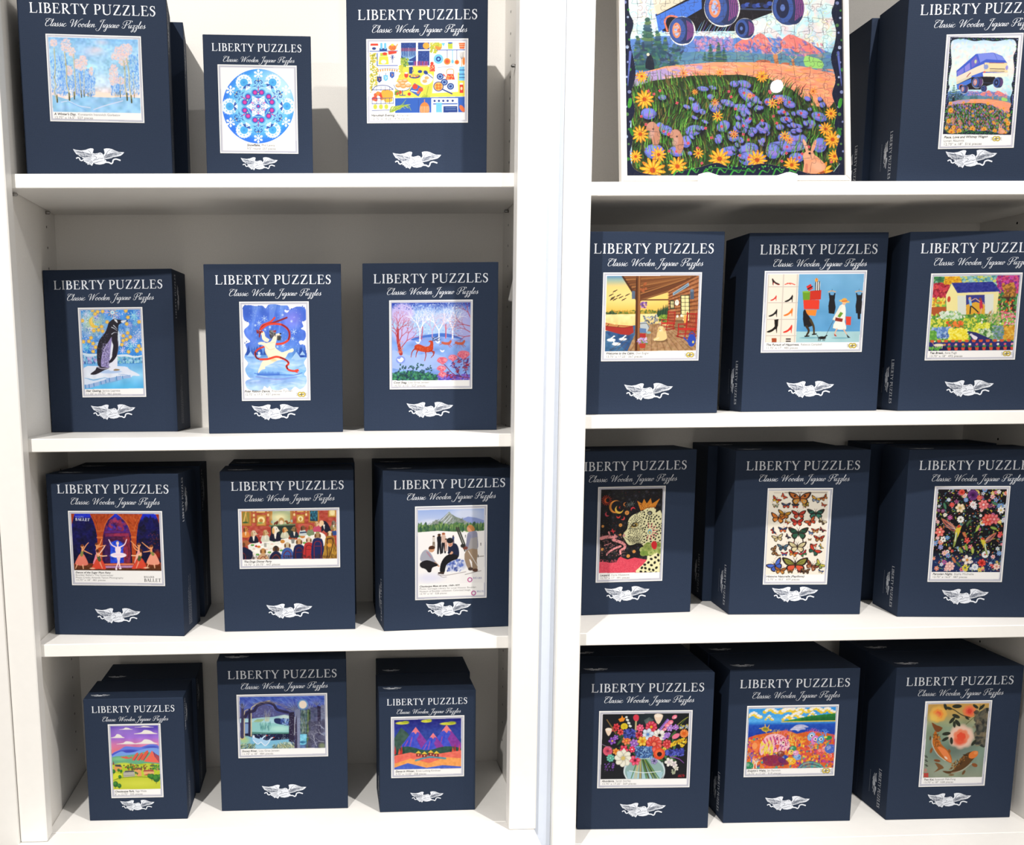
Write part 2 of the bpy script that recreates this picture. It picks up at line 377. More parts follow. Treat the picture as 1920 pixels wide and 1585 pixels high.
def glyphs():
    G = {}
    fat = lambda P, W, n=6: quads(P, [v*1.18 for v in W], n)
    G['L'] = (.84, serif_stem(.2)+rect(.2, 0, .7, .05)+[[(.62, 0), (.74, 0), (.8, .25), (.75, .25), (.68, .05)]])
    G['I'] = (.42, serif_stem(.21))
    G['B'] = (.80, serif_stem(.2)+fat([(.2, .975), (.4, .97), (.56, .88), (.57, .68), (.42, .55), (.2, .535)], [.05, .055, .11, .12, .06, .05])+fat([(.2, .53), (.45, .52), (.64, .41), (.65, .17), (.46, .035), (.2, .025)], [.05, .06, .12, .13, .06, .05]))
    G['E'] = (.82, serif_stem(.2)+rect(.2, .95, .62, 1)+[[(.58, .95), (.66, 1), (.69, .78), (.645, .78), (.6, .95)]]+rect(.2, .51, .56, .56)+[[(.52, .43), (.56, .43), (.57, .65), (.53, .65)]]+rect(.2, 0, .68, .05)+[[(.6, 0), (.72, 0), (.78, .25), (.73, .25), (.66, .05)]])
    G['R'] = (.86, serif_stem(.2)+fat([(.2, .975), (.4, .97), (.57, .88), (.58, .65), (.42, .5), (.2, .49)], [.05, .055, .11, .12, .06, .05])+fat([(.36, .5), (.55, .26), (.72, .05), (.88, .0)], [.1, .12, .12, .03]))
    G['T'] = (.84, serif_stem(.42, hi=0)+rect(.06, .945, .78, 1)+[[(.06, 1), (.0, .76), (.045, .76), (.11, .95)]]+[[(.78, 1), (.84, .76), (.795, .76), (.73, .95)]])
    G['Y'] = (.86, serif_stem(.44, 0, .45, hi=0)+fat([(.12, .97), (.45, .42)], [.13, .12], 1)+fat([(.78, .97), (.46, .42)], [.055, .06], 1)+rect(.0, .96, .3, 1)+rect(.64, .96, .92, 1))
    G['P'] = (.74, serif_stem(.2)+fat([(.2, .975), (.42, .97), (.61, .87), (.62, .62), (.46, .46), (.32, .47)], [.05, .055, .11, .125, .06, .04]))
    G['U'] = (1.02, serif_stem(.2, .3, 1, lo=0)+serif_stem(.82, .3, 1, .06, lo=0)+fat([(.2, .34), (.24, .12), (.5, .01), (.77, .12), (.82, .34)], [.125, .12, .07, .055, .06]))
    G['Z'] = (.86, fat([(.68, .965), (.12, .035)], [.125, .125], 1)+rect(.14, .945, .74, 1)+[[(.14, 1), (.08, .78), (.12, .78), (.2, .95)]]+rect(.04, 0, .7, .055)+[[(.62, 0), (.74, 0), (.8, .25), (.76, .25), (.66, .05)]])
    G['S'] = (.64, fat([(.5, .8), (.42, .95), (.26, .97), (.13, .86), (.14, .68), (.3, .56), (.46, .43), (.5, .25), (.4, .06), (.22, .02), (.09, .2)], [.04, .05, .06, .09, .12, .13, .13, .12, .08, .05, .035])+[[(.5, .72), (.54, .72), (.52, 1), (.48, .98)], [(.05, .27), (.09, .27), (.12, 0), (.08, .0)]])
    G['A'] = (.9, fat([(.12, .02), (.44, 1)], [.05, .05], 1)+fat([(.42, 1), (.76, .02)], [.13, .13], 1)+rect(.24, .33, .62, .38)+rect(.0, 0, .26, .04)+rect(.6, 0, .92, .04))
    G['D'] = (.92, serif_stem(.2)+fat([(.2, .975), (.45, .95), (.74, .75), (.76, .35), (.5, .05), (.2, .025)], [.05, .07, .11, .12, .07, .05]))
    G['O'] = (.98, fat([(.48, .98), (.2, .85), (.1, .5), (.2, .15), (.48, .02), (.76, .15), (.86, .5), (.76, .85), (.48, .98)], [.05, .1, .13, .1, .05, .1, .13, .1, .05]))
    G[' '] = (.36, [])
    return G
GL = glyphs()
def lay(word, width, height, gap=.05):
    """list of polygons for a word, scaled to fill width x height"""
    out, x = [], 0.
    for ch in word:
        a, g = GL[ch]
        out += [[(px+x, py) for px, py in p] for p in g]; x += a+gap
    sx = width/(x-gap)
    return [[(px*sx, py*height) for px, py in p] for p in out]
def _word(s, word, x, ytop, w, h, c, slant=0):
    for p in lay(word, w, h): s.poly([(x+px, ytop-py+px*slant/w) for px, py in p], c)
Cv.word = _word
# flowing script: one list of strokes per letter, x-height 1
SC = {
 'a': (1.0, [[(.82, .78), (.6, 1), (.25, .8), (.08, .35), (.25, .02), (.55, .3), (.85, .95)], [(.85, .95), (.75, .3), (.85, .02), (1.1, .35)]]),
 'c': (.85, [[(.72, .8), (.55, 1), (.22, .75), (.08, .3), (.3, 0), (.6, .1), (.95, .45)]]),
 'd': (1.05, [[(.82, .78), (.6, 1), (.25, .8), (.08, .35), (.25, .02), (.55, .3), (.85, .9)], [(1.0, 2.1), (.88, 1.1), (.76, .3), (.9, .02), (1.15, .35)]]),
 'e': (.8, [[(.1, .4), (.5, .55), (.68, .82), (.5, 1), (.2, .75), (.08, .3), (.28, 0), (.55, .1), (.88, .45)]]),
 'g': (1.0, [[(.82, .78), (.6, 1), (.25, .8), (.08, .35), (.25, .02), (.55, .3), (.85, .95)], [(.85, .95), (.72, 0), (.58, -.9), (.25, -1.15), (.1, -.85), (.45, -.4), (1.1, .35)]]),
 'i': (.55, [[(.1, .55), (.3, .98), (.22, .3), (.34, .02), (.65, .4)], [(.36, 1.42), (.4, 1.5)]]),
 'l': (.6, [[(.05, .4), (.45, 1.5), (.5, 2.15), (.35, 2.0), (.2, .8), (.22, .15), (.4, .02), (.7, .4)]]),
 'n': (1.15, [[(.05, .7), (.25, .98), (.22, .5), (.14, 0)], [(.17, .3), (.45, .85), (.68, 1), (.74, .75), (.68, .25), (.8, .02), (1.2, .4)]]),
 'o': (.95, [[(.5, 1), (.18, .75), (.08, .3), (.3, 0), (.65, .25), (.75, .7), (.5, 1), (.55, .75), (1.05, .7)]]),
 's': (.75, [[(0, .35), (.35, .8), (.48, 1.1), (.42, .85), (.58, .4), (.45, .05), (.15, .05), (.1, .2)], [(.45, .05), (.85, .4)]]),
 'u': (1.1, [[(.05, .55), (.28, .98), (.2, .35), (.32, .02), (.6, .3), (.82, .95)], [(.82, .95), (.74, .3), (.86, .02), (1.15, .4)]]),
 'w': (1.4, [[(.05, .55), (.28, .98), (.2, .35), (.34, .02), (.62, .3), (.8, .95)], [(.8, .95), (.72, .35), (.86, .02), (1.15, .3), (1.28, .85), (1.15, 1), (1.2, .75), (1.5, .75)]]),
 'z': (.85, [[(.05, .75), (.35, .95), (.7, .88), (.3, .1), (.55, .05), (.6, -.5), (.3, -1.1), (.05, -.95), (.3, -.45), (.95, .35)]]),
 'C': (1.75, [[(1.45, 1.5), (1.75, 1.85), (1.6, 2.2), (1.05, 2.05), (.5, 1.3), (.35, .5), (.7, 0), (1.3, .15), (1.75, .5)], [(1.05, 1.5), (.55, 1.55), (.15, 1.8), (.1, 2.15), (.5, 2.3), (1.3, 2.25)]]),
 'W': (2.65, [[(.5, 1.15), (.15, 1.35), (.3, 2.0), (.85, 2.2), (1.0, 1.8), (.9, .8), (.85, 0)], [(.85, 0), (1.5, 1.2), (1.95, 2.15)], [(1.95, 2.15), (1.8, 1), (1.75, 0)], [(1.75, 0), (2.3, 1.3), (2.9, 2.2), (3.5, 2.5)]]),
 'J': (1.35, [[(.75, 1.9), (.35, 1.7), (.3, 2.1), (.9, 2.3), (1.7, 2.35)], [(1.3, 2.3), (1.05, 1.2), (.85, 0), (.55, -.8), (.05, -1.0), (-.35, -.6), (-.15, -.3)]]),
 'P': (1.9, [[(1.2, 2.0), (1.05, 1), (.9, .2), (.55, -.1), (.15, .2), (.3, .6)], [(.9, .9), (.35, 1.0), (.15, 1.5), (.6, 2.15), (1.4, 2.35), (2.1, 2.1), (2.05, 1.5), (1.5, 1.05), (1.15, 1.05)], [(1.6, 2.3), (2.5, 2.3), (2.6, 1.9)]]),
 ' ': (.75, []),
}
def script(text, width, height_x, wt=.15):
    out, x = [], 0.
    for ch in text:
        adv, st = SC[ch]
        for P in st:
            P = catmull(P, 5) if len(P) > 2 else np.array(P, float)
            d = np.gradient(P, axis=0); L = np.hypot(d[:, 0], d[:, 1])+1e-9
            W = wt*(.5+.75*np.clip(-d[:, 1]/L, 0, 1)**1.5)
            P = P+[x, 0]; P[:, 0] += P[:, 1]*.32
            out += quads(P, W, 1)
        x += adv
    sx = width/(x+.2); s = height_x
    return [[(px*sx, py*s) for px, py in p] for p in out]
# eagle with spread wings and ribbon, drawn in units of a 1100 wide box, y down
EAGLE = [
 [(575, 360), (640, 378), (740, 388), (840, 375), (900, 352), (950, 338), (1000, 342), (1018, 360), (1005, 400), (995, 440), (1040, 450), (1100, 440), (1150, 425), (1195, 440), (1222, 480), (1225, 520), (1240, 560), (1280, 600), (1270, 640), (1220, 668), (1130, 684), (1050, 675), (1000, 650), (985, 680), (960, 715), (945, 690), (925, 695), (915, 675), (880, 690), (865, 682), (870, 660), (830, 652), (835, 632), (790, 622), (800, 590), (830, 570), (800, 562), (760, 545), (750, 525), (700, 510), (690, 490), (640, 470), (610, 425), (590, 395)],
 [(1235, 350), (1290, 335), (1350, 336), (1410, 348), (1480, 380), (1560, 408), (1675, 412), (1640, 455), (1590, 490), (1500, 510), (1440, 520), (1390, 540), (1330, 555), (1290, 560), (1240, 570), (1215, 520), (1220, 480), (1250, 440), (1245, 400)]]
EAGLE_R = [([(630, 560), (668, 540), (700, 552), (715, 588), (750, 603), (790, 580), (830, 560)], 26), ([(1255, 630), (1330, 634), (1385, 658), (1415, 628), (1432, 580), (1490, 560), (1550, 575), (1588, 588)], 30)]
EAGLE_D = [[(600, 395), (700, 420), (800, 440)], [(620, 425), (720, 455), (810, 470)], [(650, 465), (740, 485), (830, 495)], [(695, 500), (780, 515), (880, 520)], [(760, 392), (800, 440), (815, 500), (820, 560)], [(900, 385), (940, 420), (960, 470), (975, 520)], [(830, 455), (900, 462), (950, 478)], [(840, 500), (900, 515), (960, 520)], [(830, 565), (900, 560), (970, 545)], [(810, 600), (880, 590), (950, 575)], [(840, 632), (900, 615), (960, 600)], [(885, 672), (930, 640), (975, 610)], [(925, 690), (955, 650), (985, 625)], [(990, 520), (1040, 510), (1070, 530), (1060, 560), (1015, 575)], [(990, 600), (1030, 585), (1090, 575), (1120, 548)], [(1000, 650), (1080, 632), (1200, 600)], [(1130, 460), (1160, 452), (1172, 475)], [(1120, 545), (1180, 552), (1225, 540)], [(990, 440), (1000, 480), (1050, 470), (1110, 455)], [(1290, 430), (1270, 480), (1240, 520)], [(1380, 360), (1320, 400), (1300, 440), (1290, 480)], [(1400, 375), (1480, 400), (1600, 425)], [(1390, 400), (1470, 425), (1600, 445)], [(1350, 430), (1450, 455), (1570, 470)], [(1320, 465), (1420, 485), (1520, 495)], [(1290, 500), (1380, 515), (1450, 515)], [(1250, 540), (1300, 535), (1380, 535)], [(1225, 480), (1240, 520), (1250, 560), (1235, 600)]]
# ---------------------------------------------------------------- COVER PICTURES
def a_winter(c):
    c.cx = 860
    c.grad([(120, '7fbcf0'), (300, '9dcdf5'), (600, 'a3d8f8'), (900, 'cfe6fa'), (1040, 'fbe3dd')]); c.mottle(.22, 14); c.mottle(.16, 50)
    for x, y, r in [(830, 360, 120), (950, 220, 80), (880, 330, 60)]: c.ell(x, y, r, r*.45, 'f1d6e0', .55, soft=.9)
    snow = [(150, 1040), (400, 1120), (560, 1045), (840, 1090), (1110, 1105), (1300, 1090), (1570, 1120), (1580, 1370), (160, 1320)]
    c.poly([(560, 1040), (850, 1000), (1110, 1040), (1400, 1080), (1300, 1120), (850, 1110)], 'ffe6d6')
    c.poly(snow, '98cdf6'); c.mottle(.22, 24, snow)
    c.line([(300, 1160), (420, 1150), (560, 1220), (760, 1260)], 16, 'd9e3fa', .8); c.line([(820, 1290), (1000, 1230), (1280, 1160)], 16, 'dfe0f8', .8)
    c.line([(400, 1150), (560, 1230), (700, 1300)], 14, '6aa9ee', .5)
    blue = ['3f83e6', '5a9cf0', '7db5f4', '4f8fec', '9cc8f7']; pk = ['f7cdbd', 'f9dccf', 'eebfc0', 'f3c8cf', 'e9d7e2']
    for x0, y0, x1, y1, n in [(120, 400, 400, 1030, 260), (280, 560, 640, 1060, 330), (560, 640, 840, 1070, 330), (1180, 730, 1330, 1060, 170), (1100, 900, 1250, 1060, 60), (1340, 420, 1560, 1060, 200)]:
        c.dabs(int(n*1.8), x0, y0, x1, y1, 9, 18, blue+['a8d4f8', 'c8def8'], .5, rot=0)
    for x, y, r, s in [(180, 210, 55, 60), (380, 260, 80, 110), (480, 370, 55, 80), (570, 560, 70, 80), (650, 540, 70, 120), (780, 670, 30, 75), (1330, 340, 110, 90), (1200, 400, 50, 110), (1130, 440, 25, 60), (1140, 740, 70, 170), (1260, 840, 60, 60), (1300, 480, 80, 130), (430, 660, 50, 80)]:
        c.dabs(int(r*s/22)+30, x-r, y-s, x+r, y+s, 8, 12, pk+['9cc4f2', 'cfe0f8', 'f7cdbd', 'f9dccf'], .55, ok=lambda u, v: ((u-x)/r)**2+((v-y)/s)**2 < 1.05+.25*math.sin(u*.09)*math.cos(v*.11))
    for P, w in [([(190, 300), (205, 560), (195, 800), (215, 900), (190, 990), (235, 1160)], 17), ([(355, 360), (385, 640), (385, 840), (420, 1000), (430, 1130)], 20), ([(500, 400), (515, 700), (525, 900), (510, 1115)], 16), ([(590, 700), (605, 880), (622, 1090)], 12), ([(665, 650), (668, 1085)], 9), ([(1300, 520), (1320, 700), (1320, 900), (1355, 1150)], 19), ([(1345, 480), (1385, 720), (1390, 900), (1425, 1190)], 19), ([(1240, 760), (1245, 1110)], 9), ([(1450, 700), (1470, 1120)], 7)]:
        c.line(P, w, 'cfcfae', .9); c.line(np.array(P)+[w*.35, 0], w*.3, '8a8c60', .8)
        x, y = P[-1]; c.line([(x-6, y-110), (x, y)], w*1.2, '6f6a35', .9); c.line([(x, y-50), (x, y)], w, '3f4222', .9)
    for x in (720, 740, 770, 1165, 1190, 1215): c.line([(x, 1020), (x, 1085)], 7, '6b6848')
    for x, y in [(370, 760), (250, 700), (1330, 620), (1300, 600), (1440, 1000)]: c.tree(x, y, 40, 1.2, 3, '6d6f5e', 4, .6, .6)
    for x, y in ((190, 760), (370, 560), (1310, 640)): c.ell(x, y, 10, 24, '8c8462', .6)
def a_snow(c):
    c.cx = 700; X, Y, R = 698, 745, 590
    c.setclip([(X+R*math.cos(t), Y+R*1.035*math.sin(t)) for t in np.arange(0, 6.28, .06)])
    c.ell(X, Y, R*1.1, R*1.1, '2f7cf2')
    c.ell(X+50, Y-55, R*.9, R*.93, '3fb2f6', .95, soft=.16); c.ell(X+330, Y-290, R*.55, R*.6, 'cdf0fd', .9, soft=.6)
    c.ell(X, Y, 400, 415, 'a8e2fb', .8, soft=.3)
    for i in range(6):
        t = i*math.pi/3
        a, b = X+470*math.sin(t+math.pi/6), Y-470*1.03*math.cos(t+math.pi/6)*.93
        for k in range(10):
            u = k*math.pi/5; c.ell(a+88*math.cos(u), b+88*math.sin(u), 46, 46, 'f4fbff', .95)
        for k in range(10):
            u = k*math.pi/5+.3; c.line([(a+100*math.cos(u), b+100*math.sin(u)), (a+142*math.cos(u), b+142*math.sin(u))], 26, 'f4fbff', 1, 6, 0); c.ell(a+90*math.cos(u), b+90*math.sin(u), 12, 12, '7cc9f5')
        c.ell(a, b, 66, 66, '4fb8f4', .95); c.star(a, b, 62, '2a84de', 5, 12, a=.7)
        a, b = X+525*math.sin(t), Y-525*math.cos(t); c.star(a, b, 74, 'f7fcff', 15, 6, math.pi/6+t)
        for k in range(6):
            u = k*math.pi/3+math.pi/6+t; c.ell(a+56*math.cos(u), b+56*math.sin(u), 20, 20, 'f7fcff')
        for k in (-1, 1): c.star(X+430*math.sin(t+k*.28), Y-430*math.cos(t+k*.28), 44, '3aa6f0', 7, 8, a=.5)
    def P(r, t): return (X+r*math.sin(t), Y-r*math.cos(t))
    for i in range(6):
        t = i*math.pi/3
        for k in (-1, 1):
            tip = P(402, t+k*math.pi/6); b = P(330, t+k*.26); cc = P(372, t+k*.30); d = P(300, t+k*.36); e = P(335, t+k*.12)
            c.poly([e, b, P(356, t+k*.42), tip, P(395, t+k*.36), cc], '2c56b4', sm=3); c.poly([P(338, t+k*.2), P(345, t+k*.4), P(380, t+k*.36), P(372, t+k*.24)], '7fd0f4', sm=3)
            c.line([P(402, t), P(425, t+k*.09), P(400, t+k*.16), P(375, t+k*.13), P(392, t+k*.1)], 15, '2450b4', 1, 9)
            c.line([P(300, t), P(330, t+k*.12), P(360, t+k*.06), P(400, t)], 8, '3c74cf')
        c.line([P(400, t), P(484, t)], 20, '28469f', 1, 3, 0); c.ell(*P(452, t), 13, 22, '3f95e4', 1, t); c.ell(*P(425, t+.05), 9, 9, 'e8c878'); c.ell(*P(425, t-.05), 9, 9, 'e8c878')
        c.line([P(290, t), P(330, t)], 13, '7a3aa8'); c.line([P(238, t), P(278, t)], 28, 'e93a9c', 1, 16)
    for i in range(12):
        t = (i+.5)*math.pi/6; a, b = P(232, t); c.ell(a, b, 62, 62, '5fb0ec', .9)
    for i in range(12):
        t = (i+.5)*math.pi/6+(.03 if i % 2 else -.03); a, b = P(232, t); c.ell(a, b, 46, 46, '2359bd'); c.ell(a, b, 33, 33, 'cf2b9a'); c.star(a, b, 26, 'f06ac0', 4, 8)
    for i in range(6):
        t = i*math.pi/3; c.ell(*P(205, t), 28, 28, '2359bd'); c.ell(*P(203, t), 15, 15, '8fdcf5'); c.ell(*P(213, t), 9, 7, 'f0c24a')
    c.ell(X, Y, 165, 165, '3a7fd6')
    st = []
    for i in range(12): st.append(P(198 if i % 2 == 0 else 122, (i+1)*math.pi/6))
    c.poly(st, 'f2f9ff')
    for i in range(6):
        t = i*math.pi/3; c.line([P(44, t), P(125, t)], 8, '4b8fe0'); c.ell(*P(122, t), 12, 12, 'e96ab8'); c.ell(*P(95, t), 7, 12, 'e96ab8', 1, t)
        for k in (-1, 1): c.line([P(60, t), P(88, t+k*.35), P(108, t+k*.2), P(96, t+k*.12)], 6, '2c62c2')
        c.ell(*P(150, t+math.pi/6), 22, 12, 'a8daf8', .8, t)
    c.star(X, Y, 58, '3c7fdd', 8, 12); c.ell(X, Y, 34, 34, '2a62c6'); c.ell(X, Y, 18, 18, 'd43a9c')
    c.setclip(None)
def a_hanu(c):
    c.cx = 585; W = lambda *p: None
    c.poly(q4(290, 250, 880, 690), 'fdf9f4')
    N, B2, LB, OR, RD, YL, GN = '1f3d86', '2d5cb4', '6fbde8', 'f08a3c', 'e2402e', 'e8d44a', 'b9c640'
    # window and shelf
    c.poly(q4(487, 258, 578, 396), N); c.poly(q4(588, 258, 657, 396), N); c.line([(588, 304), (657, 304)], 8, 'f4f0ec', sm=0); c.dabs(150, 489, 260, 655, 395, 1.2, 1.2, ['5a7cc0', '7c9bd2'])
    c.line([(582, 256), (582, 398)], 8, 'fdf9f4', sm=0); c.ell(638, 278, 20, 19, 'f5a13a')
    for k in (1, 2, 3, 4): c.line([(533-k*10, 310), (533-k*10, 335), (533-k*4, 352), (533, 356), (533+k*4, 352), (533+k*10, 335), (533+k*10, 310)], 3, '9fd0f0')
    c.line([(533, 290), (533, 372)], 4, 'b9def2'); c.line([(512, 372), (556, 372)], 5, '9fd0f0')
    for k in range(-4, 5): c.line([(533+k*10, 292), (533+k*10, 308)], 3.4, 'd8584a')
    for k in range(9): c.line([(566+k*10, 372), (566+k*10, 396)], 4.5, 'd83a4a' if k % 2 else 'b04a9a')
    c.poly(q4(556, 397, 648, 416), 'f2a96a')
    for y, x0, x1 in ((308, 300, 466), (395, 345, 466), (304, 700, 870)): c.line([(x0, y), (x1, y)], 5, B2, sm=0)
    c.poly([(306, 262), (350, 262), (352, 276), (304, 276)], RD); c.poly(q4(308, 276, 350, 306), 'f3eee6'); c.ell(326, 292, 12, 8, N)
    c.poly(q4(358, 290, 404, 306), N); c.line([(370, 265), (370, 290)], 14, LB, sm=0); c.line([(393, 265), (393, 290)], 14, LB, sm=0)
    c.ell(436, 288, 24, 17, OR); c.line([(456, 285), (466, 268)], 6, OR); c.ell(436, 270, 9, 6, YL); c.dabs(30, 418, 276, 454, 300, 2, 2, ['e2402e'])
    c.poly([(358, 340), (410, 340), (414, 388), (352, 388)], YL); c.ell(383, 372, 16, 12, 'f8f4e8'); c.poly(q4(362, 318, 406, 338), GN); c.ell(390, 324, 14, 9, RD); c.line([(345, 322), (345, 392)], 6, B2, sm=0)
    c.poly([(410, 308), (462, 308), (460, 322), (412, 330)], RD); c.line([(436, 330), (436, 378)], 3, N, sm=0); c.star(436, 345, 14, N, 3)
    c.dabs(190, 300, 322, 346, 560, 4, 5, ['c8b63a', 'a8a838', 'd9c648', '8f9a30'])
    for i in range(9):
        x = 350+i*14; y = 432-6*math.sin(i/8*3.1); c.line([(x, y-14), (x+14, y-16)], 2, N); c.ell(x, y-6, 4, 7, 'e98a3a')
    for x, y, cc in ((357, 475, N), (395, 467, LB), (433, 450, B2)): c.poly([(x-14, y-16), (x+14, y-16), (x+14, y+10), (x, y+22), (x-14, y+10)], cc); c.line([(x, y-28), (x, y-16)], 3, N); c.line([(x-4, y-6), (x+5, y), (x-2, y+8)], 3, 'e98a3a' if cc != LB else 'f5e9c8')
    # counters
    c.poly([(470, 400), (680, 405), (700, 440), (866, 440), (866, 582), (450, 588), (450, 505), (490, 430)], 'ead64e')
    c.dabs(60, 486, 350, 532, 400, 5, 6, ['8fa83a', '5f8a3a', 'a8b848']); c.dabs(60, 664, 262, 702, 320, 4, 7, ['c8c03a', 'a8b040']); c.dabs(60, 476, 392, 500, 470, 5, 6, ['d8cc4a', 'c0c044'])
    c.poly([(686, 430), (706, 408), (800, 404), (826, 440), (826, 555), (672, 562)], 'fbf8f4'); c.line([(706, 408), (800, 404)], 2, N)
    for x, y in ((720, 463), (782, 522), (745, 497)): c.ell(x, y, 21, 20, N); c.ell(x, y, 14, 13, '8fb0d8'); c.ell(x, y, 9, 8, N)
    c.line([(735, 540), (790, 566)], 8, N, sm=0); c.ell(710, 522, 31, 30, N); c.ell(710, 522, 26, 25, 'f0b060')
    for dx, dy in ((-9, -8), (10, -8), (-8, 10), (10, 10)): c.ell(710+dx, 522+dy, 9, 9, 'c8782f')
    c.poly([(752, 482), (762, 448), (800, 448), (808, 482)], RD); c.line([(758, 448), (764, 422), (798, 422), (802, 448)], 4, OR); c.line([(750, 462), (740, 450)], 6, RD); c.dabs(20, 760, 455, 800, 478, 3, 3, ['f5b060'])
    c.poly([(660, 392), (688, 392), (690, 432), (657, 432)], RD); c.ell(672, 384, 10, 10, RD); c.dabs(20, 660, 398, 688, 430, 2, 2, ['f5d0a0'])
    # hanging pans
    c.ell(711, 358, 29, 29, LB); c.ell(711, 358, 15, 15, N); c.ell(711, 358, 7, 7, LB)
    for x, y, r in ((763, 373, 20), (821, 378, 14)): c.line([(x, 306), (x, y-r)], 3, N, sm=0); c.ell(x, y, r, r, OR); c.ell(x, y, r*.6, r*.6, 'd8502f')
    c.line([(795, 306), (795, 380)], 5, LB, sm=0); c.ell(795, 374, 8, 12, LB)
    for k in (-12, -6, 0, 6, 12): c.line([(850+k, 318), (850+k*.8, 345), (850, 362)], 1.8, '4a4a50')
    c.line([(850, 360), (850, 404)], 4, OR); c.ell(862, 372, 8, 24, OR); c.poly([(836, 404), (866, 404), (866, 488), (832, 488)], LB)
    for y in (425, 450, 470): c.line([(834, y), (866, y)], 4, N)
    c.poly(q4(836, 512, 858, 562), 'd8402f'); c.poly(q4(838, 502, 856, 512), 'f4efe4'); c.ell(847, 535, 7, 10, 'f5d0a0')
    c.ell(712, 286, 20, 18, OR); c.dabs(25, 690, 262, 735, 282, 5, 6, ['9fae3c', 'c8c848']); c.poly([(728, 262), (752, 262), (742, 284)], LB); c.poly(q4(768, 262, 796, 298), GN); c.ell(782, 262, 14, 5, B2); c.poly([(832, 262), (872, 262), (866, 298), (838, 298)], 'e86a3c')
    for y in (272, 284): c.line([(834, y), (870, y)], 2.5, 'f8d8b0')
    # counter food
    c.ell(495, 515, 53, 30, 'fbf6f0'); c.line([(442, 510), (460, 538), (495, 546), (530, 538), (548, 510)], 3, N); c.line([(495, 545), (495, 572)], 5, N); c.line([(478, 573), (512, 573)], 5, N)
    for x, y in ((470, 515), (500, 520), (528, 515), (482, 490), (510, 486), (495, 503)): c.ell(x, y, 18, 12, 'f09a5a'); c.ell(x, y-4, 12, 4, 'f8ccaa')
    c.poly([(566, 500), (618, 530), (590, 582), (536, 545)], '3a66b4'); c.ell(570, 522, 16, 16, 'd8402f'); c.ell(604, 540, 14, 13, 'e2502f'); c.ell(588, 556, 9, 9, 'e86a4a'); c.line([(548, 545), (580, 552)], 6, 'dfe6f0')
    c.poly([(640, 510), (664, 500), (668, 540), (655, 600), (630, 606), (612, 585), (618, 550)], 'c8cc4a', sm=4); c.line([(650, 520), (632, 598)], 3, '8a9a30'); c.dabs(20, 612, 575, 655, 604, 6, 8, ['a8b83c', '8aa038'])
    c.ell(640, 478, 40, 32, 'fdf9f4', 1, -.5); c.ell(628, 490, 15, 11, 'f3a86a'); c.ell(640, 470, 14, 10, 'f3a86a'); c.line([(626, 432), (676, 472)], 5, N, sm=0); c.ell(634, 438, 14, 11, N, 1, .7)
    c.ell(568, 460, 33, 13, N); c.ell(568, 456, 26, 9, 'f0985a'); c.dabs(25, 545, 450, 592, 464, 4, 3, ['e2402e', '8fa83a', 'f5d060'])
    c.poly([(534, 405), (556, 402), (554, 445), (534, 445)], N); c.line([(556, 410), (560, 430), (552, 434)], 3, N); c.ell(518, 452, 12, 17, 'd8402f'); c.ell(518, 440, 10, 5, 'f3eee6'); c.ell(600, 432, 13, 9, N)
    for x, y in ((462, 562), (535, 566), (480, 555)): c.ell(x, y, 10, 10, RD)
    c.dabs(12, 450, 545, 480, 570, 6, 4, ['6a8a3a'])
    # lower cabinet, oven, basket
    c.poly([(450, 590), (866, 584), (866, 678), (450, 678)], B2); c.line([(590, 600), (590, 678)], 2, N, sm=0)
    c.poly(q4(666, 592, 826, 678), 'f6f3f0'); c.poly(q4(738, 640, 822, 678), N); c.line([(680, 626), (820, 626)], 7, B2, sm=0)
    for x in (686, 712, 738, 764, 794): c.ell(x, 608, 7, 7, N)
    c.line([(750, 650), (812, 650)], 2, '8fb0d8'); c.line([(750, 662), (812, 662)], 2, '8fb0d8'); c.poly(q4(694, 618, 730, 676), LB); c.ell(626, 655, 29, 40, 'e8803c'); c.line([(626, 600), (626, 618)], 5, 'e8803c')
    for k in range(7): c.line([(602+k*8, 640), (596+k*10, 676)], 2, 'f8e0c8')
    c.ell(850, 655, 12, 24, 'e8703c', 1, -.6)
    c.poly([(315, 520), (438, 512), (440, 678), (312, 678)], 'fbf8f2')
    for i in range(14): c.ell(322+c.r.rand()*70, 558+c.r.rand()*60, 12, 12, ['e2402e', 'e8603a', 'f08a3c'][i % 3])
    c.poly([(370, 545), (435, 548), (430, 600), (390, 612)], 'f5a93c', sm=4); c.ell(412, 600, 24, 14, 'f2b43c')
    for x in (332, 366, 398): c.ell(x, 640, 12, 15, 'c8cc4a')
    c.line([(315, 540), (340, 516), (400, 514), (438, 535)], 4, N)
    for y in (540, 590, 622, 662): c.line([(313, y), (440, y-2)], 3.2, N, sm=0)
    for x in (314, 340, 366, 392, 418, 440):
        c.line([(x, 590), (x, 622)], 2.6, N, sm=0)
        if x < 430: c.line([(x, 520), (x, 545)], 2.2, N, sm=0)
    for k in range(16): c.line([(418+c.r.rand()*20, 672), (430+k*6, 640-k*.5), (470+k*5, 596+c.r.rand()*70)], 4.5, ['a8bc3c', '7a9a34', 'c8d04c'][k % 3], 1, 2)
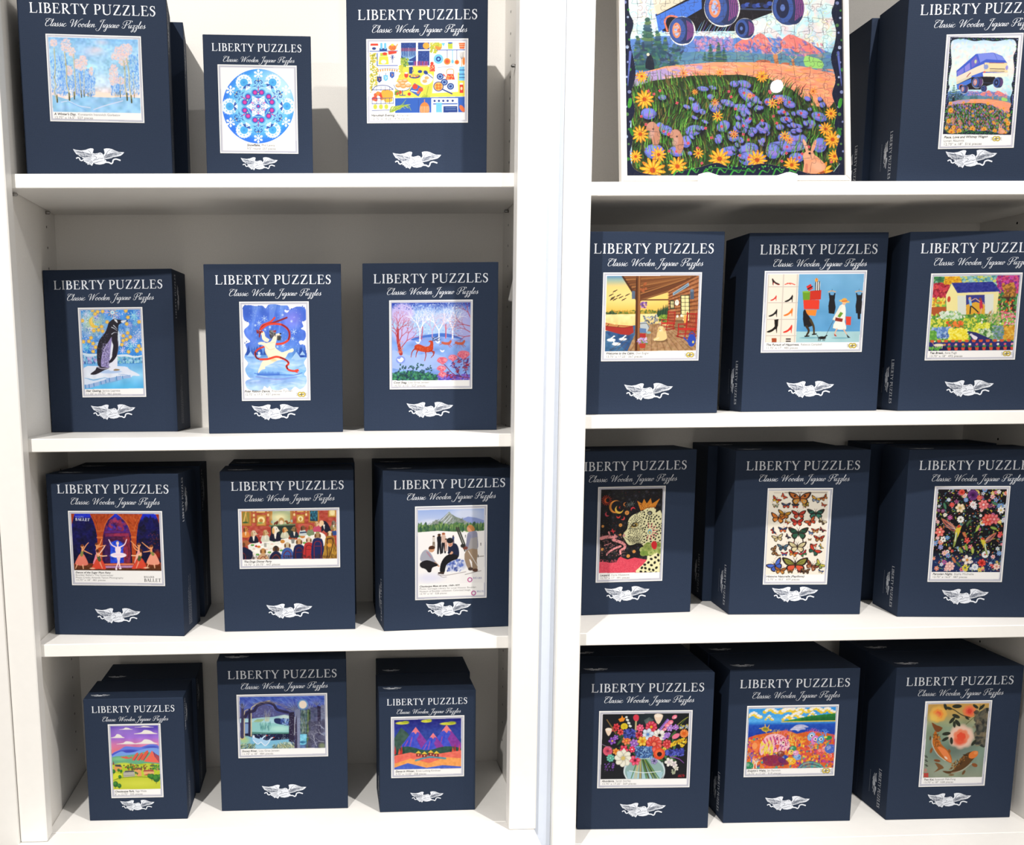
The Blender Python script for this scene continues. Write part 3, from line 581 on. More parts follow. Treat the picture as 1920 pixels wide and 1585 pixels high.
def a_peng(c):
    c.cx = 600
    c.grad([(100, '3f8fe6'), (450, '6fa6ea'), (800, '3d93e8')]); c.mottle(.25, 16)
    c.ell(300, 300, 150, 150, 'cfe0a0', .9, soft=.7)
    for i in range(46):
        x, y = c.r.uniform(110, 1085), c.r.uniform(100, 790); cc = ['bfe0fa', 'c9b8ee', 'e8e2fb', '8fd6f0', 'a8c4f4'][i % 5]; r = c.r.uniform(28, 62)
        c.star(x, y, r, cc, 7, 8, c.r.rand(), .85); [c.ell(x+r*.8*math.cos(u), y+r*.8*math.sin(u), 7, 7, cc, .8) for u in np.arange(0, 6.2, .785)]
    c.dabs(260, 110, 100, 1085, 790, 9, 9, ['2b6fd6', 'd9c8f0', 'f0f4ff', '3f7fe0', '9a86d8'], .8); c.dabs(150, 110, 100, 1085, 790, 5, 5, ['1f4fb8', 'e8f0ff'])
    for x, y in [(380, 130), (340, 165), (300, 105), (460, 125), (135, 270), (440, 370), (315, 430), (390, 420), (455, 440), (270, 545), (235, 600), (300, 635), (145, 605), (340, 695), (300, 765), (530, 295), (830, 120), (862, 225), (1040, 300), (842, 330), (855, 475), (785, 520), (895, 540), (835, 575), (780, 595), (760, 660), (1030, 685), (865, 775), (1000, 745), (1065, 735), (1000, 765)]:
        c.flower(x, y, 31, 'f2b93a', 'c97a1c', 5, .5, c.r.rand()*3); c.ell(x, y, 14, 14, 'f7d368')
    c.star(615, 145, 78, 'e8b088', 9, 10); c.ell(615, 145, 32, 32, 'dff2fb'); c.ell(615, 145, 15, 15, '7ac0ee')
    c.star(960, 195, 75, '9fe4f4', 9, 8); c.star(905, 690, 78, '9fe4f4', 9, 8); c.star(205, 700, 70, '7fd6ea', 9, 8); c.star(190, 165, 52, 'cfd8f8', 8, 8); c.star(770, 750, 50, 'e2d2f6', 8, 8)
    c.poly([(305, 205), (255, 240), (245, 300), (280, 370), (345, 388), (390, 360), (335, 345), (300, 300), (292, 250)], 'f2c94c', sm=4); c.poly([(300, 215), (268, 260), (275, 320), (300, 345), (280, 290)], 'fae08a', sm=3)
    # ice shelf and sea
    c.poly([(130, 780), (360, 790), (360, 960), (130, 965)], '3f86c6'); c.poly([(690, 820), (860, 815), (960, 850), (1085, 830), (1085, 965), (680, 965)], '3f86c6')
    c.dabs(150, 135, 830, 360, 950, 12, 20, ['7fc4e8', 'a8d8f2', '2b66a8', '5fa4d8', 'c9a8e0'], .8, 0); c.dabs(240, 680, 850, 1085, 950, 12, 20, ['7fc4e8', 'a8d8f2', '2b66a8', '5fa4d8', '8fd0c8'], .8, 0)
    c.poly([(130, 780), (240, 800), (360, 800), (360, 830), (250, 845), (135, 815)], 'cfe4f8', sm=3); c.poly([(690, 822), (850, 818), (960, 850), (1085, 832), (1085, 850), (960, 872), (820, 850), (700, 850)], 'dcecfb', sm=3)
    c.grad([(965, '6fb4f0'), (1150, '8fd0f6'), (1360, '4fb4ec')], [(130, 965), (1095, 965), (1100, 1365), (140, 1365)]); c.mottle(.14, 12, q4(130, 965, 1100, 1365))
    c.poly([(150, 1020), (400, 1000), (800, 1010), (880, 1060), (1030, 1140), (1020, 1165), (930, 1160), (890, 1190), (780, 1165), (400, 1250), (160, 1300)], 'e3ebfb', sm=3); c.mottle(.1, 20, q4(150, 1010, 900, 1250))
    c.poly([(160, 1180), (300, 1210), (480, 1180), (560, 1195), (740, 1155), (750, 1215), (660, 1250), (400, 1300), (240, 1350), (160, 1355)], '7ab2e2')
    for x0, y0, x1, y1 in [(165, 1270, 215, 1350), (225, 1260, 290, 1345), (300, 1240, 385, 1320), (415, 1215, 475, 1290), (490, 1205, 540, 1265), (550, 1190, 640, 1250), (665, 1165, 745, 1230), (760, 1160, 890, 1205)]: c.poly([(x0, y0), (x1, y0-14), (x1+6, y1-12), (x0+8, y1)], '9cb8e4'); c.line([(x0, y0), (x0+8, y1)], 9, '3c70b8')
    c.poly([(160, 1190), (300, 1230), (470, 1190), (500, 1210), (330, 1260), (160, 1290)], 'd9e6fa', sm=3); c.line([(700, 1130), (850, 1150), (900, 1185)], 8, '8fb4e8')
    c.ell(560, 1090, 190, 28, 'a8c4f0', .8)
    # penguin
    c.poly([(640, 245), (560, 300), (530, 380), (490, 470), (410, 570), (365, 700), (360, 880), (385, 1000), (520, 1040), (560, 980), (600, 940), (690, 760), (700, 560), (705, 440), (712, 350), (760, 315), (850, 290), (845, 272), (760, 265), (700, 258)], '221f2c', sm=4)
    c.poly([(700, 450), (730, 520), (735, 640), (700, 680)], 'dcecfb', sm=4)
    c.poly([(600, 530), (625, 640), (600, 860), (680, 800), (680, 1040), (640, 1070), (560, 1070), (545, 980), (560, 860), (580, 640)], 'e9edfb', sm=3)
    c.poly([(600, 540), (540, 620), (470, 720), (430, 860), (430, 1020), (530, 1030), (560, 900), (580, 720)], '9a8fc8', sm=4); c.dabs(260, 440, 640, 570, 1020, 6, 6, ['d8d0f0', '5a5488', '7a70ac', 'b8aee0'], .8)
    c.dabs(220, 370, 480, 560, 1010, 5, 6, ['6a6480', '141220', '8f88a8', '3a3650'], .6)
    c.poly([(610, 500), (690, 540), (700, 700), (680, 830), (600, 935), (545, 940), (600, 850), (630, 700), (600, 600)], '211d2a', sm=4); c.line([(690, 560), (706, 700), (680, 830)], 6, '8a88a8')
    c.poly([(370, 1010), (550, 1030), (480, 1060), (340, 1130), (250, 1125), (330, 1060)], '26222e', sm=3); c.line([(370, 1015), (440, 1040), (550, 1030)], 10, 'c8c0d8')
    c.poly([(640, 255), (680, 262), (695, 310), (665, 290)], 'e8ecf6', sm=3); c.poly([(755, 275), (830, 268), (840, 285), (780, 312), (752, 300)], 'dfe8f8', sm=2); c.ell(848, 280, 10, 8, '141420')
    for P in ([(600, 380), (640, 400), (690, 440)], [(630, 350), (660, 380), (690, 415)], [(600, 490), (640, 465), (690, 465)]): c.line(P, 12, 'dfe6f4', 1, 4)
    c.poly([(620, 1065), (650, 1045), (720, 1055), (710, 1072), (640, 1078)], '9a8468', sm=2)
def a_bear(c):
    c.cx = 580
    edge = [(120, 120), (200, 100), (300, 115), (400, 110), (450, 150), (490, 100), (580, 90), (690, 110), (770, 110), (800, 170), (770, 215), (730, 200), (735, 170), (775, 185), (850, 150), (930, 125), (1030, 150), (1045, 250), (1040, 330), (985, 350), (1005, 420), (970, 455), (1030, 490), (1040, 570), (1010, 630), (950, 650), (960, 690), (1020, 690), (1045, 800), (1050, 880), (1010, 960), (1045, 1060), (1010, 1130), (1050, 1180), (1030, 1290), (950, 1350), (875, 1310), (800, 1370), (740, 1330), (640, 1360), (540, 1350), (500, 1300), (470, 1330), (420, 1300), (390, 1350), (280, 1370), (170, 1330), (145, 1230), (215, 1190), (180, 1150), (140, 1050), (185, 960), (130, 870), (170, 770), (150, 680), (220, 640), (150, 560), (130, 470), (200, 400), (190, 350), (130, 320), (112, 210)]
    c.poly(edge, '5a86e4', sm=4); old = c.clip
    c.setclip(catmull(edge, 4, True))
    c.grad([(90, '5b86e2'), (350, '4a72dc'), (700, '5f8ae6'), (860, '6fa6ea'), (960, 'a5cdf5'), (1100, '7db6ee'), (1240, '8fb2ea'), (1300, 'b9dbf8')]); c.mottle(.2, 9); c.mottle(.1, 30)
    for x, y, w in ((300, 100, 90), (560, 90, 110), (700, 90, 60), (930, 300, 40)): c.line([(x, y), (x-60, 520)], w, '8fb4f2', .35, 10)
    c.ell(180, 200, 90, 120, '2c50b8', .6, soft=.6); c.ell(980, 250, 90, 120, '2f56c0', .6, soft=.6); c.ell(850, 300, 110, 110, '9a86ea', .6, soft=.8)
    for x0, x1, y in ((150, 460, 690), (880, 1050, 730)):
        for i in range(16):
            x = c.r.uniform(x0, x1); h = c.r.uniform(50, 110); c.poly([(x-32, y+150), (x, y+90-h), (x+32, y+150)], ['23479f', '2f5ab6', '3a68c4'][i % 3], .8)
    c.dabs(90, 130, 880, 1050, 1340, 90, 14, ['cfe6fb', '8fbff0', 'dff0fd', '9cc8f4'], .35, 0)
    for x in range(330, 660, 22): c.poly([(x-16, 1140), (x, 1100-c.r.rand()*25), (x+16, 1140)], '3f6ed0', .8)
    c.line([(280, 1110), (420, 1140), (640, 1135), (860, 1140), (980, 1110)], 16, '3a68c8', .6); c.line([(300, 1160), (600, 1200), (900, 1170)], 22, '7a86d8', .5)
    for x, y, s in ((225, 830, 52), (900, 860, 75), (990, 820, 40)): c.poly([(x-s, y+s*.6), (x, y-s*.8), (x+s, y+s*.6)], 'a8cdf6', .95); c.line([(x-s, y+s*.6), (x, y-s*.8)], 4, 'dcecfc')
    c.ell(348, 850, 26, 20, 'b9d8f8'); c.ell(348, 812, 20, 20, 'c9e2fa')
    for x, y, r in ((430, 300, 42), (350, 365, 34), (295, 400, 18), (865, 500, 42), (845, 600, 28), (700, 700, 34), (700, 250, 18), (510, 430, 18), (440, 465, 14), (830, 345, 18), (620, 720, 16)): c.star(x, y, r, 'd9ecfc', 6, 6, c.r.rand(), .9)
    c.dabs(120, 200, 120, 1000, 820, 4, 4, ['cfe2fa'], .7)
    c.setclip(None)
    c.line([(960, 685), (945, 650), (975, 635), (1005, 655), (1010, 690)], 14, 'fbfaf9')
    for x, y in ((130, 125), (145, 105), (115, 150), (150, 330), (175, 345), (995, 120), (1020, 140), (1010, 340), (1025, 715), (1030, 740), (140, 660), (165, 640), (830, 160), (345, 115)): c.ell(x, y, 9, 9, '2f56b4')
    R1, R2 = 'e3442f', '4a1a28'
    c.line([(365, 470), (400, 400), (520, 350), (580, 290)], 24, R1, 1, 26); c.line([(365, 460), (430, 400), (600, 350), (760, 290)], 18, '8a2430', 1, 26); c.line([(370, 470), (440, 410), (520, 385)], 14, R2)
    c.line([(380, 460), (470, 395), (590, 380), (700, 400), (780, 470), (800, 540), (780, 620), (700, 670), (610, 680)], 30, R1); c.line([(690, 395), (770, 450), (800, 540), (785, 610)], 24, '8c2028', .9)
    c.line([(430, 715), (340, 750), (290, 810), (310, 880), (370, 905)], 26, 'd83e2c'); c.line([(290, 800), (305, 875), (340, 900)], 16, R2)
    cream = 'f7ead2'
    c.poly([(345, 480), (385, 490), (400, 590), (440, 660), (520, 640), (560, 570), (600, 530), (655, 520), (675, 535), (655, 560), (620, 590), (600, 650), (590, 730), (660, 790), (700, 800), (780, 770), (840, 745), (860, 770), (840, 800), (780, 815), (740, 880), (690, 910), (600, 930), (540, 965), (440, 1010), (435, 1045), (380, 1060), (340, 1105), (330, 1090), (355, 1020), (400, 930), (480, 880), (440, 800), (430, 720), (390, 690), (345, 685), (335, 660), (380, 645), (430, 650), (395, 600), (385, 540)], cream, sm=4)
    c.poly([(385, 485), (425, 500), (445, 570), (500, 610), (470, 650), (410, 620), (392, 560)], cream, sm=4); c.line([(440, 640), (520, 660), (585, 650)], 5, 'e2c898'); c.line([(430, 700), (500, 760), (580, 745)], 6, 'e2c898'); c.line([(445, 780), (470, 850), (560, 900), (600, 925)], 10, 'efcf98', .7); c.ell(560, 915, 40, 22, 'f3c98a', .7, soft=.5)
    c.poly([(505, 520), (540, 480), (600, 505), (560, 570), (520, 600)], '4a4a52', sm=4); c.dabs(60, 505, 480, 600, 560, 12, 9, ['3a3a42', '6a6a70', '8a8a88']); c.ell(580, 490, 22, 14, 'a83a4a'); c.ell(645, 590, 30, 40, '4a4c50', 1, .4); c.dabs(30, 620, 560, 675, 625, 9, 9, ['5c5f60', '33353a'])
    c.ell(665, 528, 14, 11, '18181c'); c.ell(615, 548, 5, 3, '222222'); c.line([(635, 560), (660, 555)], 5, '3a2a2a')
    c.line([(370, 905), (480, 900), (600, 868), (700, 895), (770, 940), (780, 975), (750, 1010), (780, 1060), (850, 1080), (920, 1075)], 30, R1); c.line([(660, 880), (740, 910), (780, 960)], 14, '6a1a24'); c.line([(755, 1000), (765, 1045)], 16, R2)
    c.poly([(880, 1060), (930, 1050), (905, 1085), (930, 1115), (870, 1095)], R1)
    c.dabs(16, 320, 480, 405, 520, 14, 10, ['8a2a2a', '5a1a20', 'b83a30']); c.poly([(350, 510), (375, 520), (360, 590), (345, 570)], '8c2828')
def a_stag(c):
    c.cx = 555
    c.grad([(555, '2c46b0'), (640, '6f9be8'), (720, '8fb8f2'), (800, '7fa6ec'), (1040, '9fb4ee')]); c.mottle(.2, 12)
    for x, y, r in ((500, 640, 70), (600, 660, 80), (700, 650, 80), (380, 690, 90), (600, 720, 100)): c.ell(x, y, r, r*.9, 'b8d4fa', .7, soft=.5)
    c.ell(380, 620, 70, 62, 'cbb8ea', .85, soft=.15); c.ell(395, 755, 68, 55, 'c4b6ec', .8, soft=.2); c.ell(765, 700, 60, 110, 'c0b4ea', .7, soft=.3)
    c.dabs(500, 440, 560, 750, 770, 2.4, 4, ['dcecff', '9cc0f6', '6f92dc'], .7); c.dabs(160, 320, 556, 800, 600, 3, 3, ['1f3aa0', '2c50b8', 'cfe0fa'], .7)
    c.poly([(460, 770), (560, 750), (650, 745), (730, 770), (730, 785), (450, 790)], '2c5cc0', .8, sm=3)
    hill = [(315, 830), (400, 800), (520, 770), (620, 765), (720, 775), (795, 800), (795, 1035), (315, 1035)]
    c.poly(hill, '86a8ec', sm=0); c.mottle(.22, 18, hill); c.poly([(315, 850), (420, 880), (560, 870), (640, 900), (600, 960), (315, 960)], 'a9bff2', .8, sm=4)
    for x, y, L in ((487, 790, 62), (604, 795, 68), (688, 778, 60), (563, 775, 46), (648, 770, 44)):
        for k in range(2): c.tree(x+k*2, y, L, 1.57+(.02 if k else -.02), 8 if L > 50 else 4, 'f2f4ff' if L > 50 else 'dfa0b8', 6, .5)
    c.line([(505, 705), (498, 780)], 5, 'c84a5a'); c.line([(648, 690), (646, 775)], 5, 'd04a5a')
    red = 'a83234'
    c.line([(370, 870), (352, 790), (352, 720)], 22, red, 1, 12)
    for x, y, L, a in ((352, 790, 45, 1.9), (356, 800, 42, 1.1), (352, 720, 36, 1.57), (352, 730, 34, .8), (352, 740, 34, 2.3), (375, 830, 52, .9)): c.tree(x, y, L, a, 6, 'b84450', 5, .5)
    c.dabs(60, 350, 790, 382, 868, 2, 2, ['e88a6a'])
    for x, y, a in ((800, 740, 2.6), (800, 760, 3.3), (800, 650, 2.0), (795, 700, 2.9)): c.tree(x, y, 38, a, 5, 'b84450', 5, .5)
    # deer
    dr = 'c1401f'
    c.poly([(455, 822), (480, 812), (520, 826), (545, 822), (552, 800), (540, 800), (548, 790), (568, 795), (570, 830), (565, 850), (540, 862), (500, 858), (470, 850), (456, 846)], dr, sm=4)
    for P in ([(462, 835), (440, 858), (432, 892)], [(478, 845), (466, 868), (462, 892)], [(520, 852), (524, 880), (516, 915)], [(558, 850), (572, 872), (556, 895)], [(545, 855), (575, 858), (570, 882)]): c.line(P, 8, 'a83420', 1, 3.4)
    c.line([(566, 792), (572, 775), (590, 768)], 3.4, '2a2028'); c.line([(572, 790), (590, 782), (608, 772)], 3.4, '2a2028'); c.line([(580, 784), (598, 790), (612, 784)], 2.6, '2a2028'); c.line([(570, 782), (562, 768)], 2.6, '2a2028'); c.line([(590, 768), (598, 760)], 2.4, '2a2028'); c.dabs(40, 460, 815, 560, 855, 1.6, 1.6, ['e87a4a'])
    for x, y in ((645, 808), (728, 808)):
        c.poly([(x-25, y-12), (x, y-8), (x+20, y-10), (x+32, y-22), (x+38, y-14), (x+26, y+6), (x, y+8), (x-20, y+2)], 'c86048', sm=3)
        for P in ([(x-20, y), (x-38, y+10)], [(x+15, y+5), (x+30, y+25)], [(x+20, y+2), (x+40, y+20)]): c.line(P, 4, 'b85040', 1, 2)
    for x, y in ((475, 800), (625, 852), (598, 798)): c.poly([(x-16, y-8), (x, y), (x+14, y-6), (x+8, y+8), (x-6, y+8)], 'eef2ff', sm=2)
    c.ell(368, 908, 28, 24, '7f96e4'); c.poly([(345, 900), (362, 905), (372, 892), (388, 905), (372, 924), (355, 918)], 'f0f2ff', sm=2)
    c.dabs(700, 315, 975, 600, 1036, 7, 6, ['1f4a40', '2c6a50', '2a5a70', '3f8a58', '1c3a50', '4a9a70'], .9, ok=lambda x, y: y > 975+abs(x-420)*.16); c.dabs(60, 350, 930, 560, 990, 4, 6, ['2c4a5a', '2a5a50'])
    c.dabs(120, 600, 1000, 795, 1035, 9, 6, ['7a5ac8', '4a4ab8', '9a6ac0']);
    for P in ([(790, 1020), (700, 1000), (640, 940), (620, 930)], [(740, 1015), (700, 950), (690, 900)], [(780, 1010), (760, 950), (755, 890)], [(690, 1020), (640, 990), (615, 985)]): c.line(P, 4, '7a2030')
    for x, y, r in ((625, 915, 34), (690, 898, 30), (755, 880, 40), (620, 965, 30), (625, 1000, 26)):
        c.poly([(x-r, y), (x-r*.6, y-r*.6), (x, y-r*.7), (x+r*.6, y-r*.6), (x+r, y-r*.1), (x+r*.3, y+r*.5), (x, y+r*.7), (x-r*.4, y+r*.4)], 'e2748a', sm=2); c.dabs(30, x-r*.8, y-r*.5, x+r*.8, y+r*.3, 3, 3, ['f4a8b0', 'c85070'])
    for x, y in ((690, 940), (730, 920), (770, 915), (720, 970), (765, 970), (665, 1000), (690, 1020), (780, 940)): c.dabs(12, x-14, y-18, x+14, y+18, 7, 3, ['a8304a', '8a2844', '3a3a90'], rot=-.6)
def a_ballet(c):
    c.cx = 950
    c.poly(q4(120, 110, 1760, 1180), '0c0b3a'); c.grad([(120, '1a2fd0'), (400, '1a1ea0'), (600, '0c0a48'), (1180, '06051e')])
    c.dabs(260, 190, 230, 560, 800, 40, 60, ['0c0b4a', '101060', '08082e'], .5); c.dabs(260, 1350, 250, 1700, 800, 40, 60, ['0c0b3c', '141058', '0a0828'], .5, ok=lambda x, y: y > 150+abs(x-1560)*.9)
    c.poly([(1470, 420), (1560, 160), (1650, 420)], '0f0f58')
    for _ in range(40): c.ell(c.r.uniform(1500, 1720), c.r.uniform(500, 800), 8, 8, 'a03a30', .6)
    c.poly([(710, 460), (760, 260), (960, 170), (1130, 280), (1200, 480), (1210, 1030), (700, 1030)], '2a0c4a'); c.grad([(170, '1f34d8'), (300, '3a1460'), (420, '5a1a68'), (560, '3c0f44'), (1030, '2a0a40')], [(715, 470), (800, 270), (950, 170), (1100, 260), (1200, 470), (1210, 1030), (700, 1030)])
    c.dabs(90, 760, 240, 1150, 420, 40, 26, ['200a50', '3a38c0', '8a2a4a', 'b0304a'], .5)
    c.poly(q4(730, 455, 1190, 475), '5a2480'); c.poly(q4(750, 490, 1180, 545), '7a2450'); c.poly(q4(900, 490, 1160, 540), 'a02c50', .8)
    c.poly(q4(740, 545, 850, 1025), '3a1450'); c.poly(q4(1060, 560, 1190, 1025), '7a2038'); c.dabs(120, 1040, 560, 1190, 1020, 14, 50, ['a02c34', '5a1838', '8a2c58'], .6, 0)
    c.ell(950, 640, 140, 100, '4a1440'); c.poly([(835, 1025), (835, 720), (870, 640), (950, 610), (1030, 640), (1065, 720), (1075, 1025)], '2048e0'); c.dabs(60, 850, 660, 1060, 1020, 30, 40, ['3a68f0', '1a34b8', '2850e0'], .5)
    OC = ['b8481c', 'a03a14', 'd0602a', '8a2c10']
    arch = [(140, 120), (200, 130), (165, 260), (150, 330), (130, 120)]; c.poly(arch, 'a83c18')
    c.poly([(470, 130), (930, 130), (800, 240), (735, 380), (705, 540), (690, 1020), (600, 1030), (605, 560), (580, 420), (540, 280)], 'b4461a', sm=0)
    c.poly([(930, 130), (1420, 150), (1340, 330), (1310, 540), (1300, 800), (1290, 1060), (1230, 1050), (1210, 540), (1180, 400), (1100, 260), (1000, 170)], 'b8481c', sm=0); c.poly([(1650, 150), (1715, 150), (1715, 330), (1690, 240)], 'a83c18')
    c.dabs(260, 480, 130, 880, 420, 10, 34, OC, .4, .5, ok=lambda x, y: y < 300 and x < 1000-y*1.1 and x > 430+y*.5 or 600 < x < 690); c.dabs(200, 1000, 140, 1400, 420, 10, 34, OC, .4, -.5, ok=lambda x, y: x > 900+y*.75 and x < 1470-y*.45)
    c.line([(900, 150), (770, 280), (715, 450)], 12, 'e07a3c', .7); c.line([(980, 150), (1130, 300), (1200, 470)], 12, 'e07a3c', .7); c.line([(500, 150), (590, 300), (620, 440)], 12, '7a2810', .7); c.line([(1400, 160), (1300, 330), (1270, 440)], 12, 'e07a3c', .6)
    for x0, x1 in ((595, 705), (1205, 1305)): c.poly(q4(x0, 545, x1, 575), 'd86a34'); c.poly(q4(x0, 430, x1, 455), 'c05a28')
    c.grad([(1020, '8a3018'), (1080, '6a3418'), (1170, '4a2810')], q4(130, 1020, 1760, 1180)); c.poly([(720, 1030), (1250, 1030), (1260, 1060), (715, 1060)], 'e07858'); c.poly(q4(740, 1065, 1245, 1110), '9a5a90')
    for i in range(28): c.ell(750+i*18, 1088, 6, 12, 'e8d0e8', .8)
    c.ell(1680, 880, 60, 80, 'a02c14', .8, soft=.5); c.mottle(.1, 60)
    SK = 'f0a06a'
    def girl(x, sk, hx_, hy, arms, w, top='8a8a48', legs=1):
        c.poly([(x-30, 850), (x+30, 850), (x+w*.7, 930), (x+w, 1040), (x, 1060), (x-w, 1030), (x-w*.7, 930)], sk, sm=3)
        for k in range(-4, 5): c.line([(x+k*5, 870), (x+k*w*.22, 1040)], 5, 'f8c0a0', .35, sm=0)
        c.line([(x, 870), (hx_-2, hy+90)], 54, top, 1, 44, 0); c.line([(hx_, hy+75), (hx_, hy)], 34, SK, 1, 28, 0); c.ell(hx_, hy, 30, 34, SK); c.ell(hx_-4, hy-16, 28, 20, '6a3418')
        for A in arms: c.line(A, 22, SK, 1, 13)
        if legs: c.line([(x-w*.7, 1040), (x-w*.95, 1110)], 20, 'f0b08a', 1, 12); c.line([(x+20, 1050), (x+30, 1115)], 24, 'f0b08a', 1, 16)
    girl(320, 'e87a68', 335, 715, [[(350, 780), (400, 700), (445, 650)], [(370, 795), (440, 830), (505, 860)]], 115)
    girl(1600, 'f09a80', 1572, 740, [[(1560, 780), (1480, 720), (1405, 655)], [(1560, 805), (1500, 820), (1430, 828)]], 115)
    girl(610, 'f08aa0', 595, 690, [[(610, 740), (650, 680), (685, 590)], [(600, 740), (690, 712), (755, 700)]], 85, 'f0a0a0', 0)
    girl(1340, 'f4b0a8', 1350, 700, [[(1330, 760), (1270, 700), (1205, 630)], [(1320, 800), (1270, 760), (1240, 690)]], 75, 'f4a8a0', 0)
    c.line([(640, 850), (700, 770), (735, 715)], 20, 'f8c8b0'); 
    for x, s in ((630, 1), (1360, -1)):
        c.poly([(x-40, 940), (x+40, 940), (x+100, 1040), (x+120, 1130), (x, 1120), (x-140, 1125), (x-90, 1030)], 'd8402c', sm=3)
        for k in range(-5, 6): c.line([(x+k*6, 950), (x+k*24, 1115)], 6, 'f07a50', .35, sm=0)
        c.line([(x+s*10, 960), (x-s*15, 880)], 60, '4a5a30', 1, 56, 0); c.line([(x-s*15, 880), (x-s*20, 850)], 50, SK, 1, 40, 0); c.ell(x-s*26, 800, 26, 32, '5a2a1a'); c.line([(x-s*20, 860), (x+s*50, 890), (x+s*140, 888)], 20, 'f8c8a0')
        c.ell(x-s*120, 1110, 50, 12, 'f0c0a0'); c.line([(x+s*20, 1010), (x+s*60, 1110)], 26, 'f0a080', .9, 16)
    # soloist
    P1 = 'fbdde8'
    c.line([(940, 740), (860, 690), (810, 600)], 24, P1, 1, 15); c.line([(1000, 740), (1090, 690), (1130, 600)], 24, P1, 1, 15); c.line([(970, 730), (968, 690)], 26, P1, sm=0); c.ell(967, 665, 25, 32, 'fbe2e0'); c.ell(967, 645, 22, 12, 'e8c8a0')
    c.poly([(925, 735), (1020, 735), (1012, 850), (940, 850)], 'fde8f4', sm=2); c.ell(980, 880, 145, 46, 'fff2fb'); c.ell(980, 870, 100, 22, 'fbd8f2', .7); c.line([(850, 880), (1110, 880)], 4, 'e0b8e0', .6)
    c.line([(965, 920), (975, 1000), (935, 1110)], 34, P1, 1, 18); c.line([(1000, 920), (990, 1010), (1015, 1115)], 34, P1, 1, 18); c.ell(940, 1125, 18, 22, 'fce8f4'); c.ell(1010, 1120, 26, 12, 'fce8f4')
    [c.word('BALLET', 212+d, 252, 255, 46, 'f0f2ff', 9) for d in (0, 4)]; c.word('BOULDER', 212, 190, 150, 20, 'c8cdf4', 4)
def a_dogs(c):
    c.cx = 960
    c.poly(q4(110, 120, 1800, 980), 'b04a3c'); c.mottle(.22, 40); c.dabs(700, 120, 130, 1790, 560, 5, 5, ['c86a58', '9a3c34', 'b85448'], .6)
    GO, G2 = 'b87a34', '8a5420'
    def fr(x0, y0, x1, y1, inn, w=26): c.poly(q4(x0, y0, x1, y1), G2); c.poly(q4(x0+4, y0+4, x1-5, y1-7), GO); c.poly(q4(x0+w, y0+w, x1-w, y1-w), inn)
    fr(100, 110, 300, 392, '8a8038', 40); c.line([(200, 150), (160, 330)], 22, 'd8b060'); c.line([(200, 170), (230, 330)], 12, 'c89a48'); c.ell(190, 330, 50, 14, '3a5a30')
    for x0, y0, x1, y1 in ((305, 120, 365, 160), (375, 120, 545, 170), (555, 120, 610, 160), (310, 245, 370, 340), (1025, 120, 1065, 160), (1085, 120, 1220, 160), (1235, 120, 1280, 160)): fr(x0, y0, x1, y1, 'e0b878', 14)
    for x, y in ((338, 205), (588, 200), (1045, 195), (1255, 195)): c.ell(x, y, 26, 34, GO); c.ell(x, y, 16, 22, 'e8cc98')
    fr(385, 195, 555, 395, 'c89a50', 24); c.ell(468, 290, 62, 60, 'f0dc9a'); c.ell(465, 300, 32, 34, 'b87a3c'); c.ell(450, 340, 50, 16, '8a9a50')
    fr(1080, 190, 1225, 350, 'c89a50', 20); c.ell(1155, 268, 46, 46, 'e8dca0'); c.ell(1155, 275, 20, 30, 'b8843c')
    fr(1295, 100, 1485, 338, '1f3f50', 28); c.dabs(50, 1325, 130, 1450, 290, 6, 22, ['2f7a94', '1a2c44', '3fa0b8'], .8, 0); fr(1635, 90, 1785, 245, 'd8c07a', 24); c.ell(1715, 160, 40, 50, 'e8d8a0')
    c.poly(q4(625, 100, 1010, 380), GO); c.poly(q4(610, 100, 640, 350), 'a8783c'); c.poly(q4(985, 100, 1018, 350), 'a8783c'); c.poly(q4(660, 120, 975, 372), 'a8b48c'); c.mottle(.3, 14, q4(660, 120, 975, 372)); c.ell(790, 240, 130, 60, 'efe4b0', .9, soft=.6)
    c.ell(820, 310, 50, 62, 'b89058'); c.ell(820, 335, 34, 38, 'e8d8b8'); c.dabs(12, 690, 320, 750, 370, 14, 18, ['7a3020', '5a2a18']); c.dabs(12, 890, 310, 960, 350, 14, 14, ['8a4a20', '6a3a18'])
    c.poly([(600, 380), (1060, 355), (1075, 375), (610, 405)], '5f7a58'); c.poly([(635, 400), (1060, 380), (1110, 620), (640, 640)], '26352e'); c.poly(q4(640, 300, 665, 345), '8aa098'); c.poly(q4(985, 285, 1015, 330), '9ab0a8')
    table = [(235, 730), (400, 680), (640, 640), (900, 610), (1120, 560), (1300, 540), (1400, 500), (1540, 520), (1600, 600), (1560, 760), (1300, 900), (1100, 980), (330, 980), (310, 900)]
    c.poly(table, 'f2efe6', sm=3); c.mottle(.12, 24, table)
    for _ in range(70): x, y = c.r.uniform(300, 1500), c.r.uniform(540, 940); c.ell(x, y, 26, 9, ['e8b0a0', 'dfe4dc', 'f4d8c8', 'c8d0c8'][_ % 4], .8)
    for x, y in ((315, 725), (405, 890), (612, 852), (820, 820), (692, 655), (1310, 552), (1225, 690), (1455, 510), (1140, 575)): c.ell(x, y, 30, 17, '3f8a3a'); c.ell(x, y-4, 16, 8, '8ac05a')
    c.ell(460, 680, 20, 20, 'a82c44'); c.ell(380, 745, 22, 18, 'b8303a'); c.ell(425, 755, 32, 22, 'd8803a'); c.poly(q4(515, 690, 560, 760), 'a8a8a0'); c.ell(840, 665, 40, 32, 'c8883c'); c.ell(1190, 580, 44, 28, 'c8803c')
